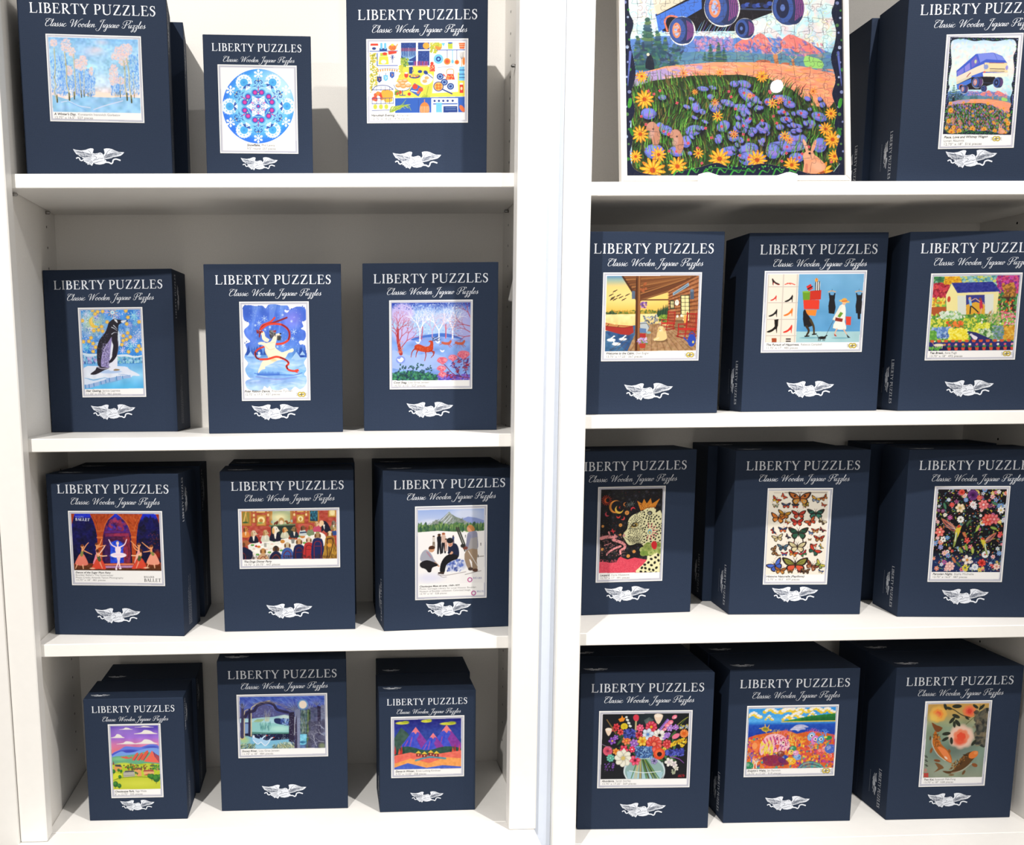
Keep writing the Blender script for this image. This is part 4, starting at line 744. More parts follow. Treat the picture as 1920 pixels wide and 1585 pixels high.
    c.ell(1020, 600, 80, 36, '7a2c1c'); c.dabs(24, 950, 570, 1090, 620, 14, 12, ['a83c28', '6a2418', 'c86838']); c.poly([(985, 620), (1060, 620), (1040, 700), (1000, 700)], '8a8c88')
    N = '17182e'
    def dog(x, y, s, body, head, chest=None, ear='6a3c1c', snout=1):
        c.poly([(x-s*1.25, y+s*2.6), (x-s*1.05, y+s*1.1), (x-s*.3, y+s*.6), (x+s*.3, y+s*.6), (x+s*1.05, y+s*1.1), (x+s*1.25, y+s*2.6)], body, sm=3)
        if chest: c.poly([(x-s*.35, y+s*.65), (x+s*.35, y+s*.65), (x+s*.12, y+s*2.2), (x-s*.12, y+s*2)], chest)
        c.ell(x, y, s*.72, s*.85, head); c.ell(x+snout*s*.62, y+s*.15, s*.5, s*.3, head); c.ell(x-snout*s*.45, y+s*.25, s*.3, s*.75, ear); c.ell(x+snout*s*1.02, y+s*.05, s*.13, s*.12, '241a18'); c.ell(x+snout*s*.3, y-s*.2, s*.1, s*.1, '241a18')
    dog(195, 450, 52, 'd8823c', 'b8783c', 'e8c8a0'); dog(335, 520, 62, N, 'd8c0a0', 'efe8dc', 'b8946a'); dog(540, 510, 58, 'cfd0bc', 'c8a878', 'e8e4d0', 'a87848')
    dog(712, 460, 74, N, 'eadfcc', 'f0e8dc', 'e0b070'); dog(880, 460, 54, 'c8c8b0', 'd8a868', 'e0dcc4', 'a85c28'); dog(1045, 450, 56, '1d2c3a', '8a6a44', 'e8e0d0', '5a4430', -1)
    dog(1195, 430, 50, 'c8d0d0', '7a5438', None, '4a2c1c'); c.poly([(1140, 500), (1260, 490), (1262, 515), (1140, 525)], '2a3c5a'); dog(1330, 420, 50, '7a8a68', 'b87a3c', None, '8a4c20'); dog(1440, 360, 50, 'c04a6a', 'd8b088', None, 'a87848'); dog(1735, 340, 46, '8a7a50', '8a7a68', 'd8d0c0', '5a4a3c'); dog(1745, 450, 40, '2a4a8a', 'c8a870', None, '8a6a3c')
    c.poly([(1520, 500), (1530, 330), (1590, 310), (1650, 380), (1690, 500), (1600, 510), (1560, 470)], N, sm=3); c.poly([(1545, 370), (1580, 370), (1575, 470)], 'eee8dc'); c.ell(1525, 345, 40, 46, 'e8c49a'); c.ell(1505, 380, 26, 30, 'e8c8a8')
    # backs of the near guests with bentwood chairs
    def back(x, y, s, body, head, chair='6a1c20'):
        c.ell(x, y, s*.5, s*.55, head); c.ell(x-s*.42, y+s*.1, s*.16, s*.38, '6a4424'); c.ell(x+s*.42, y+s*.1, s*.16, s*.38, '6a4424')
        c.poly([(x-s*1.05, 990), (x-s*.95, y+s*1.1), (x-s*.35, y+s*.5), (x+s*.35, y+s*.5), (x+s*.95, y+s*1.1), (x+s*1.05, 990)], body, sm=3)
        c.line([(x-s*.6, 990), (x-s*.62, y+s*1.6), (x, y+s*1.05), (x+s*.62, y+s*1.6), (x+s*.6, 990)], 13, chair); c.line([(x-s*.55, y+s*1.9), (x+s*.55, y+s*1.9)], 9, chair)
    c.poly([(130, 760), (240, 790), (320, 850), (290, 980), (130, 980)], '141c3c', sm=2); c.ell(200, 690, 62, 50, 'a8643c'); c.ell(165, 720, 26, 40, '6a3c20'); c.line([(150, 860), (190, 900), (195, 980)], 12, '7a2424')
    back(500, 830, 90, 'c8a078', 'c08a50', '8a3c30'); back(725, 790, 98, '1a2044', '3a2c28', '8a3020'); back(925, 730, 96, '3a5aa0', 'c8b898'); back(1130, 670, 96, '1a2050', 'c89a6a'); back(1300, 640, 86, 'b83030', 'd8b898', '7a1c24'); back(1455, 560, 98, '1c2458', 'a8845c', '8a2430'); back(1670, 530, 86, 'a8782c', 'e0c8a0', '5a2820')
    c.poly([(1590, 700), (1560, 850), (1545, 980), (1790, 980), (1785, 780), (1720, 690)], 'b0822e', sm=2); c.dabs(80, 1560, 720, 1785, 970, 5, 40, ['7a5418', 'd0a848', '5a3c14'], .6, 0); c.line([(1615, 620), (1725, 615), (1700, 800), (1640, 980)], 12, '3a1c1c'); c.line([(1620, 620), (1625, 800), (1620, 960)], 12, '3a1c1c'); c.ell(1660, 730, 40, 34, 'e0983c')
    c.dabs(50, 130, 900, 1790, 970, 40, 14, ['241c24', '3a2420'], .35)
def a_ski(c):
    c.cx = 800
    c.grad([(485, '9cb4e8'), (560, 'b9c8ec'), (650, 'f0ece8'), (1020, 'f4f1f0')]); c.ell(900, 520, 100, 40, 'd8dff2', .8, soft=.5); c.ell(650, 580, 70, 22, 'dfe4f2', .7, soft=.5)
    c.poly([(870, 560), (920, 542), (980, 552), (1036, 572), (1036, 640), (870, 620)], '8a9ad0')
    mt = [(620, 610), (650, 590), (690, 558), (705, 572), (740, 545), (775, 512), (785, 502), (800, 520), (830, 540), (880, 560), (930, 590), (960, 620), (620, 630)]
    c.poly(mt, '8a948c'); c.mottle(.25, 40, mt)
    for P in ([(710, 585), (745, 550), (780, 515)], [(735, 590), (765, 560), (790, 530)], [(760, 590), (790, 560), (805, 540)]): c.line(P, 9, 'd4dae8', .9, 4)
    c.dabs(90, 640, 550, 920, 600, 7, 3, ['5a6a60', '7a8478', 'a8b0b8'], .6, -.7, ok=lambda x, y: y > 510+abs(x-790)*.5)
    c.dabs(420, 558, 585, 1036, 645, 7, 13, ['3f6a44', '5a7c48', '2c4c3c', '7a9a54', '8aa860'], .85, 0, ok=lambda x, y: y > 595+6*math.sin(x*.05))
    for x in range(562, 1030, 17): c.poly([(x-9, 645), (x, 575+c.r.rand()*25), (x+9, 645)], ['2f5440', '3f6a44', '54784c'][x % 3], .85)
    c.poly([(558, 648), (700, 640), (900, 655), (1036, 645), (1036, 1022), (558, 1022)], 'f6f4f4'); c.ell(640, 980, 90, 30, 'dfe0f6', .8, soft=.6); c.ell(830, 890, 60, 34, '8a9ad0', .9, soft=.5); c.dabs(60, 770, 850, 880, 930, 12, 8, ['5a72c0', 'a8b4e0', '3a4c94', 'dfe4f4'], .8)
    K = '17171f'
    def fig(x, y, h, top, bot, hair='3a2418'):
        c.ell(x, y, h*.09, h*.1, 'd8a07a'); c.ell(x, y-h*.05, h*.09, h*.06, hair); c.line([(x, y+h*.14), (x, y+h*.5)], h*.26, top, 1, h*.2, 0); c.line([(x-h*.05, y+h*.5), (x-h*.08, y+h)], h*.12, bot, 1, h*.09, 0); c.line([(x+h*.05, y+h*.5), (x+h*.08, y+h)], h*.12, bot, 1, h*.09, 0)
    fig(671, 683, 80, 'd8d0c8', '8a7a6a', K); fig(711, 675, 128, K, K); fig(742, 668, 130, 'd8b8a8', K, 'a85c3c'); fig(760, 705, 80, 'd8b0a0', 'c8a090'); fig(812, 682, 60, '3a4470', '5a4a60')
    for x, y in ((990, 820), (1010, 735), (900, 675)): fig(x, y, 18, K, K)
    c.line([(980, 832), (1030, 830)], 4, '6a6058')
    # kneeling person
    c.poly([(575, 855), (580, 805), (610, 775), (640, 790), (665, 830), (665, 860), (640, 870)], 'a8aab8', sm=3); c.ell(655, 770, 22, 24, 'd09a78'); c.poly([(634, 770), (640, 752), (670, 748), (680, 765), (665, 772)], '4a2c1c', sm=2)
    c.line([(630, 800), (665, 850), (700, 890)], 20, '9c9eb0', 1, 12); c.line([(680, 870), (705, 895)], 12, 'd8a888'); c.poly([(572, 870), (620, 850), (680, 870), (700, 890), (660, 905), (650, 935), (630, 938), (610, 915), (575, 900)], '1c1a20', sm=3); c.line([(620, 790), (650, 830)], 6, 'b87a8a')
    # seated person
    c.poly([(775, 755), (790, 735), (830, 735), (850, 770), (852, 825), (830, 840), (790, 830), (775, 800)], '1c2440', sm=3); c.ell(790, 735, 18, 22, 'd8a488'); c.ell(788, 712, 24, 20, '1a1a22'); c.line([(785, 745), (798, 742)], 5, 'a83c3c')
    c.poly([(840, 820), (790, 810), (750, 830), (720, 880), (715, 940), (745, 945), (760, 890), (800, 860), (840, 845)], '15161c', sm=3); c.poly([(700, 940), (745, 935), (742, 955), (700, 950)], '3a2c28'); c.ell(792, 800, 18, 12, 'd8a488'); c.line([(800, 770), (780, 800)], 18, '1c2440')
    # standing person with skis
    for dx in (0, 14): c.line([(835+dx, 620), (880+dx, 740), (895+dx, 790)], 11, '3a3c34', 1, 9, 0)
    c.ell(935, 628, 24, 26, 'd89a78'); c.poly([(915, 610), (945, 605), (968, 630), (955, 655), (930, 625)], 'b8804a', sm=3)
    c.poly([(915, 665), (945, 650), (980, 650), (988, 700), (985, 780), (910, 790), (905, 740)], '8f90a8', sm=3); c.poly([(930, 700), (985, 690), (986, 785), (912, 790)], 'a8a49c', .7); c.line([(930, 680), (915, 740), (905, 770)], 22, '8486a0'); c.ell(898, 768, 18, 12, '7a4438'); c.ell(880, 752, 16, 14, '2c2c2c')
    c.poly([(905, 785), (985, 780), (980, 860), (985, 930), (950, 930), (945, 870), (925, 850), (945, 920), (920, 925), (892, 850)], '9c8670', sm=2); c.ell(935, 920, 18, 12, '4a3a34'); c.ell(968, 930, 20, 12, '5a3c30')
    c.line([(920, 790), (985, 900)], 4, 'f0f0f0', 1, sm=0); c.line([(700, 958), (760, 962), (900, 940)], 5, 'b0a8a8'); c.line([(895, 960), (960, 945), (1010, 935)], 4, '8a8280'); c.line([(698, 950), (730, 975), (760, 975)], 4, 'a8a0a4')
    c.clip = None
    for x, y in ((929, 998), (955, 1095)): c.ell(x, y, 18, 18, 'c8508a'); c.ell(x+2, y-1, 15, 15, '9c5ab0', .6); c.ell(x, y, 11, 11, 'f4f2f4'); c.word('BOULDER', x+24, y-6, 62 if y < 1050 else 50, 12, '5a5a9a')
def a_chau(c):
    c.cx = 580
    c.grad([(110, '5a46b8'), (200, '7a5ac8'), (340, 'a470dc'), (450, 'd882b8'), (600, 'f0808a'), (700, 'f09a90')]); c.mottle(.12, 10)
    c.ell(350, 220, 260, 100, 'b088e0', .6, soft=.7); c.ell(900, 130, 200, 60, '4a3cb0', .7, soft=.6)
    for x0, x1, y, h in ((290, 530, 185, 34), (575, 915, 145, 22), (560, 985, 268, 72), (130, 380, 340, 70), (240, 620, 455, 50), (560, 990, 452, 82)):
        c.poly([(x0, y), (x0+(x1-x0)*.3, y-h*.35), (x0+(x1-x0)*.45, y-h), (x0+(x1-x0)*.7, y-h*.8), (x0+(x1-x0)*.85, y-h*.3), (x1, y)], 'f3efe8', sm=3); c.line([(x0, y), (x1, y)], 8, 'e8d4dc', .7)
    c.poly([(150, 640), (300, 560), (400, 500), (560, 510), (700, 510), (860, 460), (1030, 510), (1030, 800), (150, 800)], '6a82e8', sm=3); c.ell(480, 590, 150, 30, '3f44b8', .9, soft=.4); c.ell(880, 520, 130, 28, '4048b8', .8, soft=.5); c.line([(160, 650), (300, 590), (420, 600)], 26, '4a4cc4', .8)
    c.poly([(155, 690), (320, 590), (420, 620), (560, 605), (700, 560), (850, 530), (1030, 560), (1030, 800), (155, 800)], '7aa4ec', sm=3)
    c.poly([(155, 700), (400, 670), (600, 640), (800, 600), (1030, 680), (1030, 860), (155, 860)], '6aae88', sm=3); c.ell(300, 730, 140, 30, '8acb8c', .8, soft=.5); c.ell(850, 820, 200, 30, '58a890', .7, soft=.5)
    RD = 'e0604c'
    c.poly([(300, 695), (400, 690), (415, 680), (470, 710), (520, 680), (515, 715), (420, 730)], RD, sm=2)
    for x, y, s in ((575, 690, 75), (660, 690, 75), (745, 670, 95)): c.poly([(x-s*.7, y+s*.7), (x+s*.2, y-s*.7), (x+s*.75, y-s*1.0), (x+s*.75, y-s*.4), (x, y+s*.85)], RD, sm=3); c.line([(x-s*.1, y+s*.9), (x+s*.85, y-s*.5)], 12, '6a2c50', .7)
    c.poly([(740, 780), (850, 650), (890, 575), (925, 640), (970, 720), (1025, 760), (1025, 810)], 'ee6c58', sm=0); c.poly([(905, 590), (940, 690), (1025, 800), (1025, 680), (960, 640)], '7a3c70'); c.poly([(940, 640), (1025, 690), (1025, 800), (960, 720)], 'b04c58')
    c.poly([(160, 830), (400, 810), (600, 830), (800, 810), (1040, 830), (1045, 1290), (180, 1290)], 'b8cc34', sm=0); c.mottle(.15, 24, q4(160, 815, 1045, 1290)); c.ell(360, 840, 130, 40, 'd4dc48', .8, soft=.4); c.ell(800, 900, 160, 50, 'c8d040', .8, soft=.4)
    c.poly([(180, 980), (340, 1010), (340, 1080), (185, 1120)], 'd8dc3c'); c.line([(185, 1125), (320, 1080), (600, 1062), (840, 1075)], 16, '8a9a28')
    c.poly([(190, 1130), (330, 1085), (600, 1070), (850, 1085), (1045, 1180), (1045, 1290), (180, 1290)], 'c4cc38', sm=0); c.ell(620, 1180, 300, 60, 'd6da4c', .7, soft=.6)
    c.poly([(190, 870), (290, 850), (335, 880), (335, 960), (200, 960)], 'e0a058'); c.poly([(200, 835), (310, 833), (340, 880), (220, 870)], '4a4a54'); c.poly([(165, 840), (180, 765), (200, 840)], '8a4a3c')
    c.poly([(360, 980), (400, 950), (560, 945), (580, 1050), (370, 1068)], 'b8b4a8'); c.poly([(380, 980), (400, 948), (550, 944), (575, 970)], '5a5a60'); c.line([(370, 1040), (575, 1030)], 8, '8a8880'); c.poly([(570, 930), (690, 925), (700, 1050), (630, 1055), (575, 990)], 'e8a468'); c.poly([(560, 925), (580, 900), (680, 895), (700, 925)], '6a5a60')
    c.poly([(740, 960), (930, 960), (930, 1010), (740, 1020)], 'e8b078'); c.poly([(720, 965), (750, 935), (910, 935), (930, 965)], 'a84c48'); c.poly([(730, 1035), (830, 1000), (835, 1040)], 'c05048'); c.poly([(860, 850), (930, 850), (940, 880), (850, 870)], '4a4a54'); c.poly([(980, 900), (1030, 905), (1025, 950), (985, 950)], 'd88c60')
    c.dabs(70, 370, 830, 930, 930, 15, 12, ['6a4c2c', 'a84c3c', '3f6a34', '8a5a34'], .9); c.dabs(30, 900, 850, 1030, 930, 16, 12, ['3f7a34', '54944a'])
    for x, y, r in ((185, 960, 34), (275, 935, 24), (300, 1060, 30), (320, 955, 26), (220, 1195, 50), (290, 1225, 38), (840, 1045, 36), (890, 1060, 50), (970, 1090, 66), (1030, 1060, 40), (590, 985, 18), (620, 1000, 16), (520, 890, 20), (455, 885, 15)):
        c.line([(x, y), (x, y+r*1.5)], 8, '5a4424'); c.ell(x, y, r, r*1.1, '2f6a30'); c.ell(x-r*.25, y-r*.3, r*.6, r*.6, '4a9438', .8)
def a_geese(c):
    c.cx = 950
    c.grad([(150, '3f5cc0'), (330, '5a6cc8'), (560, '4a4c84'), (1150, '4a6a9a')]); c.mottle(.25, 30)
    c.dabs(260, 140, 160, 1750, 330, 30, 5, ['2c3c94', '6a8ae0', '8fb4e8', '3a4cb0'], .5, .5)
    c.poly([(400, 590), (420, 450), (520, 350), (640, 330), (770, 370), (850, 480), (1080, 500), (1080, 600), (400, 600)], '5a5c94', sm=3); c.dabs(120, 420, 350, 830, 580, 16, 9, ['6f72ac', '4a4c80', '7a88c0'], .6)
    c.poly([(150, 590), (400, 590), (560, 570), (760, 560), (1000, 515), (1085, 540), (1085, 720), (900, 690), (700, 670), (380, 660), (150, 670)], 'a8d4e0', sm=0); c.ell(1000, 560, 90, 40, 'dff0e8', .8, soft=.4); c.poly([(400, 655), (480, 600), (620, 600), (560, 655)], '9ab88a')
    c.poly([(380, 660), (700, 668), (900, 690), (1090, 730), (1090, 860), (380, 860)], '8fc8c8'); c.ell(900, 780, 180, 50, 'b8e8dc', .8, soft=.5); c.poly([(240, 690), (320, 690), (320, 860), (240, 880)], '7a9ac8')
    c.poly([(800, 600), (870, 580), (950, 600), (1000, 650), (950, 700), (820, 670)], '1f2c5c', sm=3); c.dabs(90, 930, 590, 1085, 710, 14, 12, ['6a8ad0', '3a549a', 'a8c4ec', '2c3c70'], .7)
    for i in range(26): x = c.r.uniform(570, 750); c.line([(660+(x-660)*.5, 640), (x, c.r.uniform(400, 560))], 5, ['d8d088', 'c8c8a0', '9aa8c0'][i % 3], .85, 2, 0)
    c.dabs(80, 540, 660, 740, 800, 5, 30, ['5a9a94', '3f7a80', 'a8d8d0'], .6, .2)
    c.poly([(150, 870), (400, 880), (800, 870), (1085, 860), (1085, 980), (700, 1000), (400, 960), (240, 900)], '141a3c'); c.poly([(380, 840), (700, 850), (1085, 845), (1085, 875), (380, 885)], '4f8a7c', .8, sm=0); c.dabs(60, 400, 880, 1080, 980, 5, 5, ['cfe8f4', '4a6ab0'])
    c.poly([(160, 950), (300, 920), (400, 950), (560, 1010), (800, 1000), (1080, 970), (1180, 1150), (170, 1160)], '7ab8d8', sm=0); c.ell(240, 1000, 90, 70, 'a8c890', .9, soft=.5); c.ell(200, 960, 50, 30, 'e0c070', .8, soft=.5); c.ell(520, 1120, 200, 30, '9cd0ec', .8, soft=.4)
    c.dabs(160, 170, 1070, 440, 1160, 4, 20, ['2a3a3c', '7a9a5a', 'd8d8a0', '3a5a5c'], .8, .8); c.dabs(200, 780, 1080, 1180, 1150, 4, 20, ['2a3a4c', '8a9a6a', 'e8e0b8', '4a6a7c'], .8, .9)
    c.dabs(120, 880, 1040, 1180, 1130, 4, 18, ['d8d8a8', 'f0e8c0', '6a7a5a'], .9, -.6)
    # arching trees
    for P, w, w2, cc in (([(200, 940), (205, 560), (200, 400), (190, 330)], 62, 44, '3f3c5c'), ([(240, 920), (238, 500), (260, 440), (330, 410)], 22, 10, 'c8b89a'), ([(335, 900), (335, 560), (330, 420)], 44, 36, '2c2a48'), ([(370, 920), (368, 560), (366, 420), (400, 360), (560, 290), (720, 250)], 24, 16, 'c8bc98')):
        c.line(P, w, cc, 1, w2)
    c.line([(250, 560), (300, 480), (420, 440), (480, 350), (640, 290), (780, 320), (860, 420), (1060, 470)], 60, '2a2444', .9, 50)
    for i in range(60):
        t = i/59; x = 380+t*700; y = 370-math.sin(t*2.6+.35)*130+t*90; c.line([(x, y), (x+60, y+c.r.uniform(-40, 30)), (x+130, y+c.r.uniform(-30, 60))], 5, ['8a7a70', 'b8a488', '54486a', 'c8b498'][i % 4], .8, 2)
    for x, y, a0, a1, n, L in ((200, 400, .5, 2.6, 16, 200), (1180, 440, .4, 3.0, 30, 300), (1480, 420, .8, 2.6, 16, 220), (1600, 340, .6, 2.5, 14, 190), (1720, 420, 1.0, 2.2, 10, 240)):
        for i in range(n):
            a = a0+(a1-a0)*i/n+c.r.rand()*.1; l = L*c.r.uniform(.6, 1); c.line([(x, y), (x+l*.5*math.cos(a), y-l*.5*math.sin(a)), (x+l*math.cos(a+.15), y-l*math.sin(a+.15))], 8, ['3a3858', '8a94b8', 'a8b4c8', '54507a'][i % 4], .85, 2)
    c.poly([(1080, 470), (1180, 460), (1190, 760), (1180, 1030), (1080, 1020)], '2a2340'); c.poly([(1190, 430), (1290, 400), (1295, 700), (1290, 1150), (1185, 1150), (1190, 700)], '8088a8'); c.poly([(1190, 700), (1230, 500), (1240, 1150), (1185, 1150)], '3a3450'); c.line([(1187, 560), (1187, 900)], 8, 'd8dce8')
    c.dabs(60, 1090, 480, 1290, 1100, 4, 4, ['cfd8ec'], .8)
    c.poly(q4(1295, 420, 1440, 880), '5a7080'); c.dabs(140, 1300, 430, 1430, 870, 4, 40, ['3a4c48', 'a8b898', '6a8890', '2c3a3c'], .7, 0); c.poly([(1290, 880), (1420, 880), (1410, 1080), (1290, 1080)], '7acbe8'); c.ell(1345, 1030, 60, 24, '2f6a94', .9, soft=.3)
    c.poly([(1430, 400), (1490, 420), (1490, 1140), (1410, 1140)], '3a4a40'); c.line([(1440, 420), (1440, 860), (1425, 1130)], 14, '8aa85a', .9); c.poly([(1485, 380), (1620, 360), (1620, 1140), (1490, 1140)], '54587c'); c.poly([(1615, 340), (1680, 360), (1680, 1140), (1620, 1140)], '2f2a48'); c.poly([(1680, 330), (1770, 330), (1770, 1140), (1680, 1140)], '7a80a0'); c.mottle(.2, 50, q4(1290, 350, 1770, 1140))
    c.dabs(60, 1440, 640, 1760, 1120, 60, 50, ['4a4a64', '5a5c78', '3c3c54'], .5)
    for x, y, L, a in ((1600, 1100, 110, 2.0), (1740, 900, 80, 2.6), (1740, 1020, 90, 3.0), (1740, 780, 90, 2.4), (1560, 980, 60, 1.8)): c.tree(x, y, L, a, 9, 'c8ccdc', 5, .55, .9)
    c.ell(1700, 1100, 60, 60, '8a9a6a', .7, soft=.4)
    c.ell(1342, 322, 92, 92, '8ad0ea', .8, soft=.25); c.ell(1342, 322, 72, 74, 'fbead8')
    for x, y, s in ((500, 1000, 1.), (640, 1030, .95)):
        c.poly([(x-105*s, y-95*s), (x-70*s, y-60*s), (x+20*s, y-30*s), (x+70*s, y-50*s), (x+120*s, y-90*s), (x+165*s, y-92*s), (x+110*s, y-50*s), (x+60*s, y+20*s), (x, y+75*s), (x-70*s, y+40*s), (x-110*s, y-20*s)], 'a8d0f0', sm=4)
        c.line([(x-90*s, y), (x-40*s, y+50*s), (x, y+72*s), (x+60*s, y+20*s), (x+100*s, y-60*s), (x+155*s, y-90*s)], 13, 'e8f0fb'); c.poly([(x+150*s, y-102*s), (x+190*s, y-92*s), (x+150*s, y-78*s)], 'd0402c')
    c.poly([(400, 900), (430, 910), (440, 960), (405, 960)], 'dfeaf8')
def a_davos(c):
    # plain alpine stand-in in the same colours
    c.cx = 650
    c.grad([(590, '1f1f78'), (700, '2f46a0'), (975, '2a3a80')])
    for x, y, w in ((460, 625, 50), (640, 612, 40), (800, 632, 60)): c.ell(x, y, w, 11, 'cfd044'); c.ell(x+w*.5, y-8, w*.5, 8, 'a8b434')
    c.poly([(398, 740), (450, 660), (500, 700), (560, 800), (398, 840)], '3c5a50')
    for x, y, s in ((790, 640, 150), (560, 655, 130), (690, 700, 110)):
        c.poly([(x-s, y+s*1.3), (x, y), (x+s, y+s*1.3)], '4654cc'); c.poly([(x, y), (x+s*.2, y+s*.45), (x+s*.05, y+s*.7), (x+s*.35, y+s*1.3), (x+s, y+s*1.3)], '8a3aa0'); c.poly([(x-s*.25, y+s*.33), (x, y), (x+s*.25, y+s*.33), (x+s*.1, y+s*.28), (x, y+s*.42), (x-s*.12, y+s*.28)], 'f08088')
        for k in range(5): c.line([(x-s*.1-k*s*.12, y+s*(.5+.1*k)), (x-s*.2-k*s*.16, y+s*1.2)], 7, ['2c3cd0', 'c84a94'][k % 2], .8, 3)
    c.poly([(398, 830), (500, 800), (640, 830), (780, 800), (900, 820), (900, 900), (398, 900)], '2f5448', sm=3)
    for x in list(range(405, 480, 16))+list(range(820, 900, 16)): h = c.r.uniform(40, 80); c.poly([(x-11, 860), (x, 860-h), (x+11, 860)], ['b82c30', '1f4038', 'e05038'][x % 3])
    c.poly([(398, 870), (520, 845), (640, 870), (760, 850), (900, 830), (900, 976), (398, 976)], 'ec7060', sm=0); c.poly([(398, 930), (520, 890), (660, 925), (780, 880), (900, 890), (900, 976), (398, 976)], 'f4a45a', sm=0); c.poly([(398, 960), (500, 925), (640, 960), (760, 940), (900, 950), (900, 976), (398, 976)], '4a66c8', sm=0)
    c.line([(560, 905), (660, 880), (780, 890)], 14, '4a9ab0', .9)
    for x, y in ((580, 862), (625, 868), (672, 858), (715, 864)): c.poly(q4(x-17, y-12, x+17, y+14), '8a2c30'); c.poly([(x-23, y-10), (x, y-30), (x+23, y-10)], 'e8c848'); c.ell(x, y+2, 4, 5, 'f8e8a0')
    c.mottle(.1, 40)
def a_cabin(c):
    c.cx = 600
    c.grad([(440, '5a8ab4'), (470, '9ab4a8'), (520, 'f0cc78'), (620, 'f4cf70'), (690, 'f0bc58'), (760, 'f0cf88')]); c.ell(420, 580, 160, 60, 'f6dc90', .6, soft=.6)
    for x, y in ((345, 545), (318, 572), (330, 590), (370, 575), (385, 588), (430, 572), (405, 603), (345, 602), (325, 600)): c.line([(x-13, y+7), (x-3, y), (x+14, y-8)], 5, '3a2c20'); c.ell(x-3, y+1, 7, 3, '3a2c20')
    c.poly([(283, 690), (340, 680), (480, 690), (640, 680), (640, 705), (283, 705)], '9a8a34'); c.dabs(70, 283, 680, 640, 700, 9, 5, ['6a7c30', 'b8a03c', '4a6430', 'c8983a']); c.dabs(20, 278, 690, 350, 715, 10, 5, ['2f4430', '3f5838'])
    c.grad([(705, 'f6e2a4'), (780, 'f2d488'), (815, 'c8b088')], [(280, 705), (640, 703), (640, 800), (278, 830)]); c.poly([(272, 820), (480, 780), (480, 960), (268, 960)], '3f6a94'); c.poly([(272, 820), (470, 845), (440, 960), (420, 960)], '2c4c80', .7); c.mottle(.12, 40, q4(268, 700, 640, 960))
    c.poly([(276, 760), (340, 775), (420, 782), (465, 785), (470, 830), (440, 848), (380, 842), (275, 812)], 'a8302a', sm=0); c.poly([(280, 765), (400, 785), (455, 788), (400, 795), (278, 785)], 'c88a50'); c.line([(278, 785), (400, 797), (465, 790)], 5, '8a241c'); c.line([(300, 770), (290, 785)], 4, '6a3a1c'); c.line([(370, 780), (360, 792)], 4, '6a3a1c')
    for x, y, s in ((315, 880, 1), (395, 875, .9), (350, 908, 1)): c.ell(x, y, 30*s, 11*s, 'f4f4f2'); c.line([(x-15*s, y), (x+18*s*(1 if x != 350 else -1), y-24*s)], 8*s, 'f4f4f2'); c.ell(x+(20 if x != 350 else -20)*s, y-25*s, 7*s, 5*s, 'f4f4f2'); c.line([(x-30, y+14), (x+30, y+14)], 4, '6a94bc', .8)
    for i in range(9): x = 640+i*9; c.poly([(x-13, 725), (x, 650-i*3+c.r.rand()*20), (x+13, 725)], ['24402c', '2f5034'][i % 2])
    c.dabs(40, 540, 715, 660, 780, 9, 5, ['8a94a0', '5a6470', 'b8bcc0']); c.dabs(30, 650, 715, 720, 760, 9, 9, ['6a8a34', '8aa83c', '3f5c2c'])
    # deck
    deck = [(520, 780), (640, 770), (910, 850), (900, 958), (425, 958), (470, 860)]
    c.poly(deck, 'a8825c')
    for i in range(22): x = 300+i*48; c.line([(x, 960), (600+(x-600)*.12, 740)], 3, '6a4a30', .8, 1.4, 0)
    c.setold = None
    c.poly([(268, 820), (470, 850), (425, 960), (268, 960)], '3f6a94', 0)
    c.mottle(.18, 60, deck)
    # roof beams
    roof = [(398, 442), (926, 440), (920, 455), (715, 545), (495, 620), (460, 540)]
    c.poly(roof, '6a3c22')
    for i in range(8): c.line([(410+i*14, 450+i*17), (900-i*10, 438+i*4)], 15 if i < 6 else 10, ['8a5630', 'a06a3c', '7a4828'][i % 3], .9, 9, 0); c.line([(412+i*14, 459+i*17), (900-i*10, 444+i*4)], 3, '3a2014', .9, 2, 0)
    c.line([(398, 442), (470, 560), (495, 615)], 12, '4a2c1c', sm=0); c.line([(500, 615), (715, 548)], 12, '8a5a34', sm=0)
    # wall logs
    wall = [(715, 548), (926, 442), (905, 862), (706, 800)]
    c.poly(wall, '9a5c38')
    for i in range(13):
        a, b = 560+i*19, 460+i*31; c.line([(710, a), (922, b)], 4, '4a2818', .9, sm=0); c.line([(712, a-9), (920, b-14)], 8, 'b87a4c', .7, sm=0)
    c.mottle(.15, 60, wall)
    c.poly([(742, 560), (852, 490), (856, 512), (744, 580)], '8aa4b8'); c.line([(752, 566), (846, 506)], 3, '3a4c5c', 1, sm=0)
    for x0, y0, x1, y1 in ((722, 612, 752, 672), (795, 575, 858, 760)):
        c.poly(q4(x0, y0, x1, y1), '2c3c2c'); c.poly(q4(x0+6, y0+6, x1-6, y1-6), 'f4e0a0')
        c.line([((x0+x1)/2, y0), ((x0+x1)/2, y1)], 3, '2c3c2c', sm=0); [c.line([(x0, y), (x1, y)], 3, '2c3c2c', sm=0) for y in np.arange(y0+25, y1, 27)]
    c.ell(825, 740, 10, 30, 'f0a850'); c.ell(770, 628, 14, 20, 'ece8dc'); c.line([(770, 628), (770, 616)], 2, '222222')
    c.poly(q4(862, 545, 888, 605), '4a5a70'); c.ell(875, 545, 12, 10, '6a7c94'); c.poly(q4(460, 545, 482, 600), '5a6a80')
    c.line([(520, 607), (712, 607)], 9, '6a4028', sm=0)
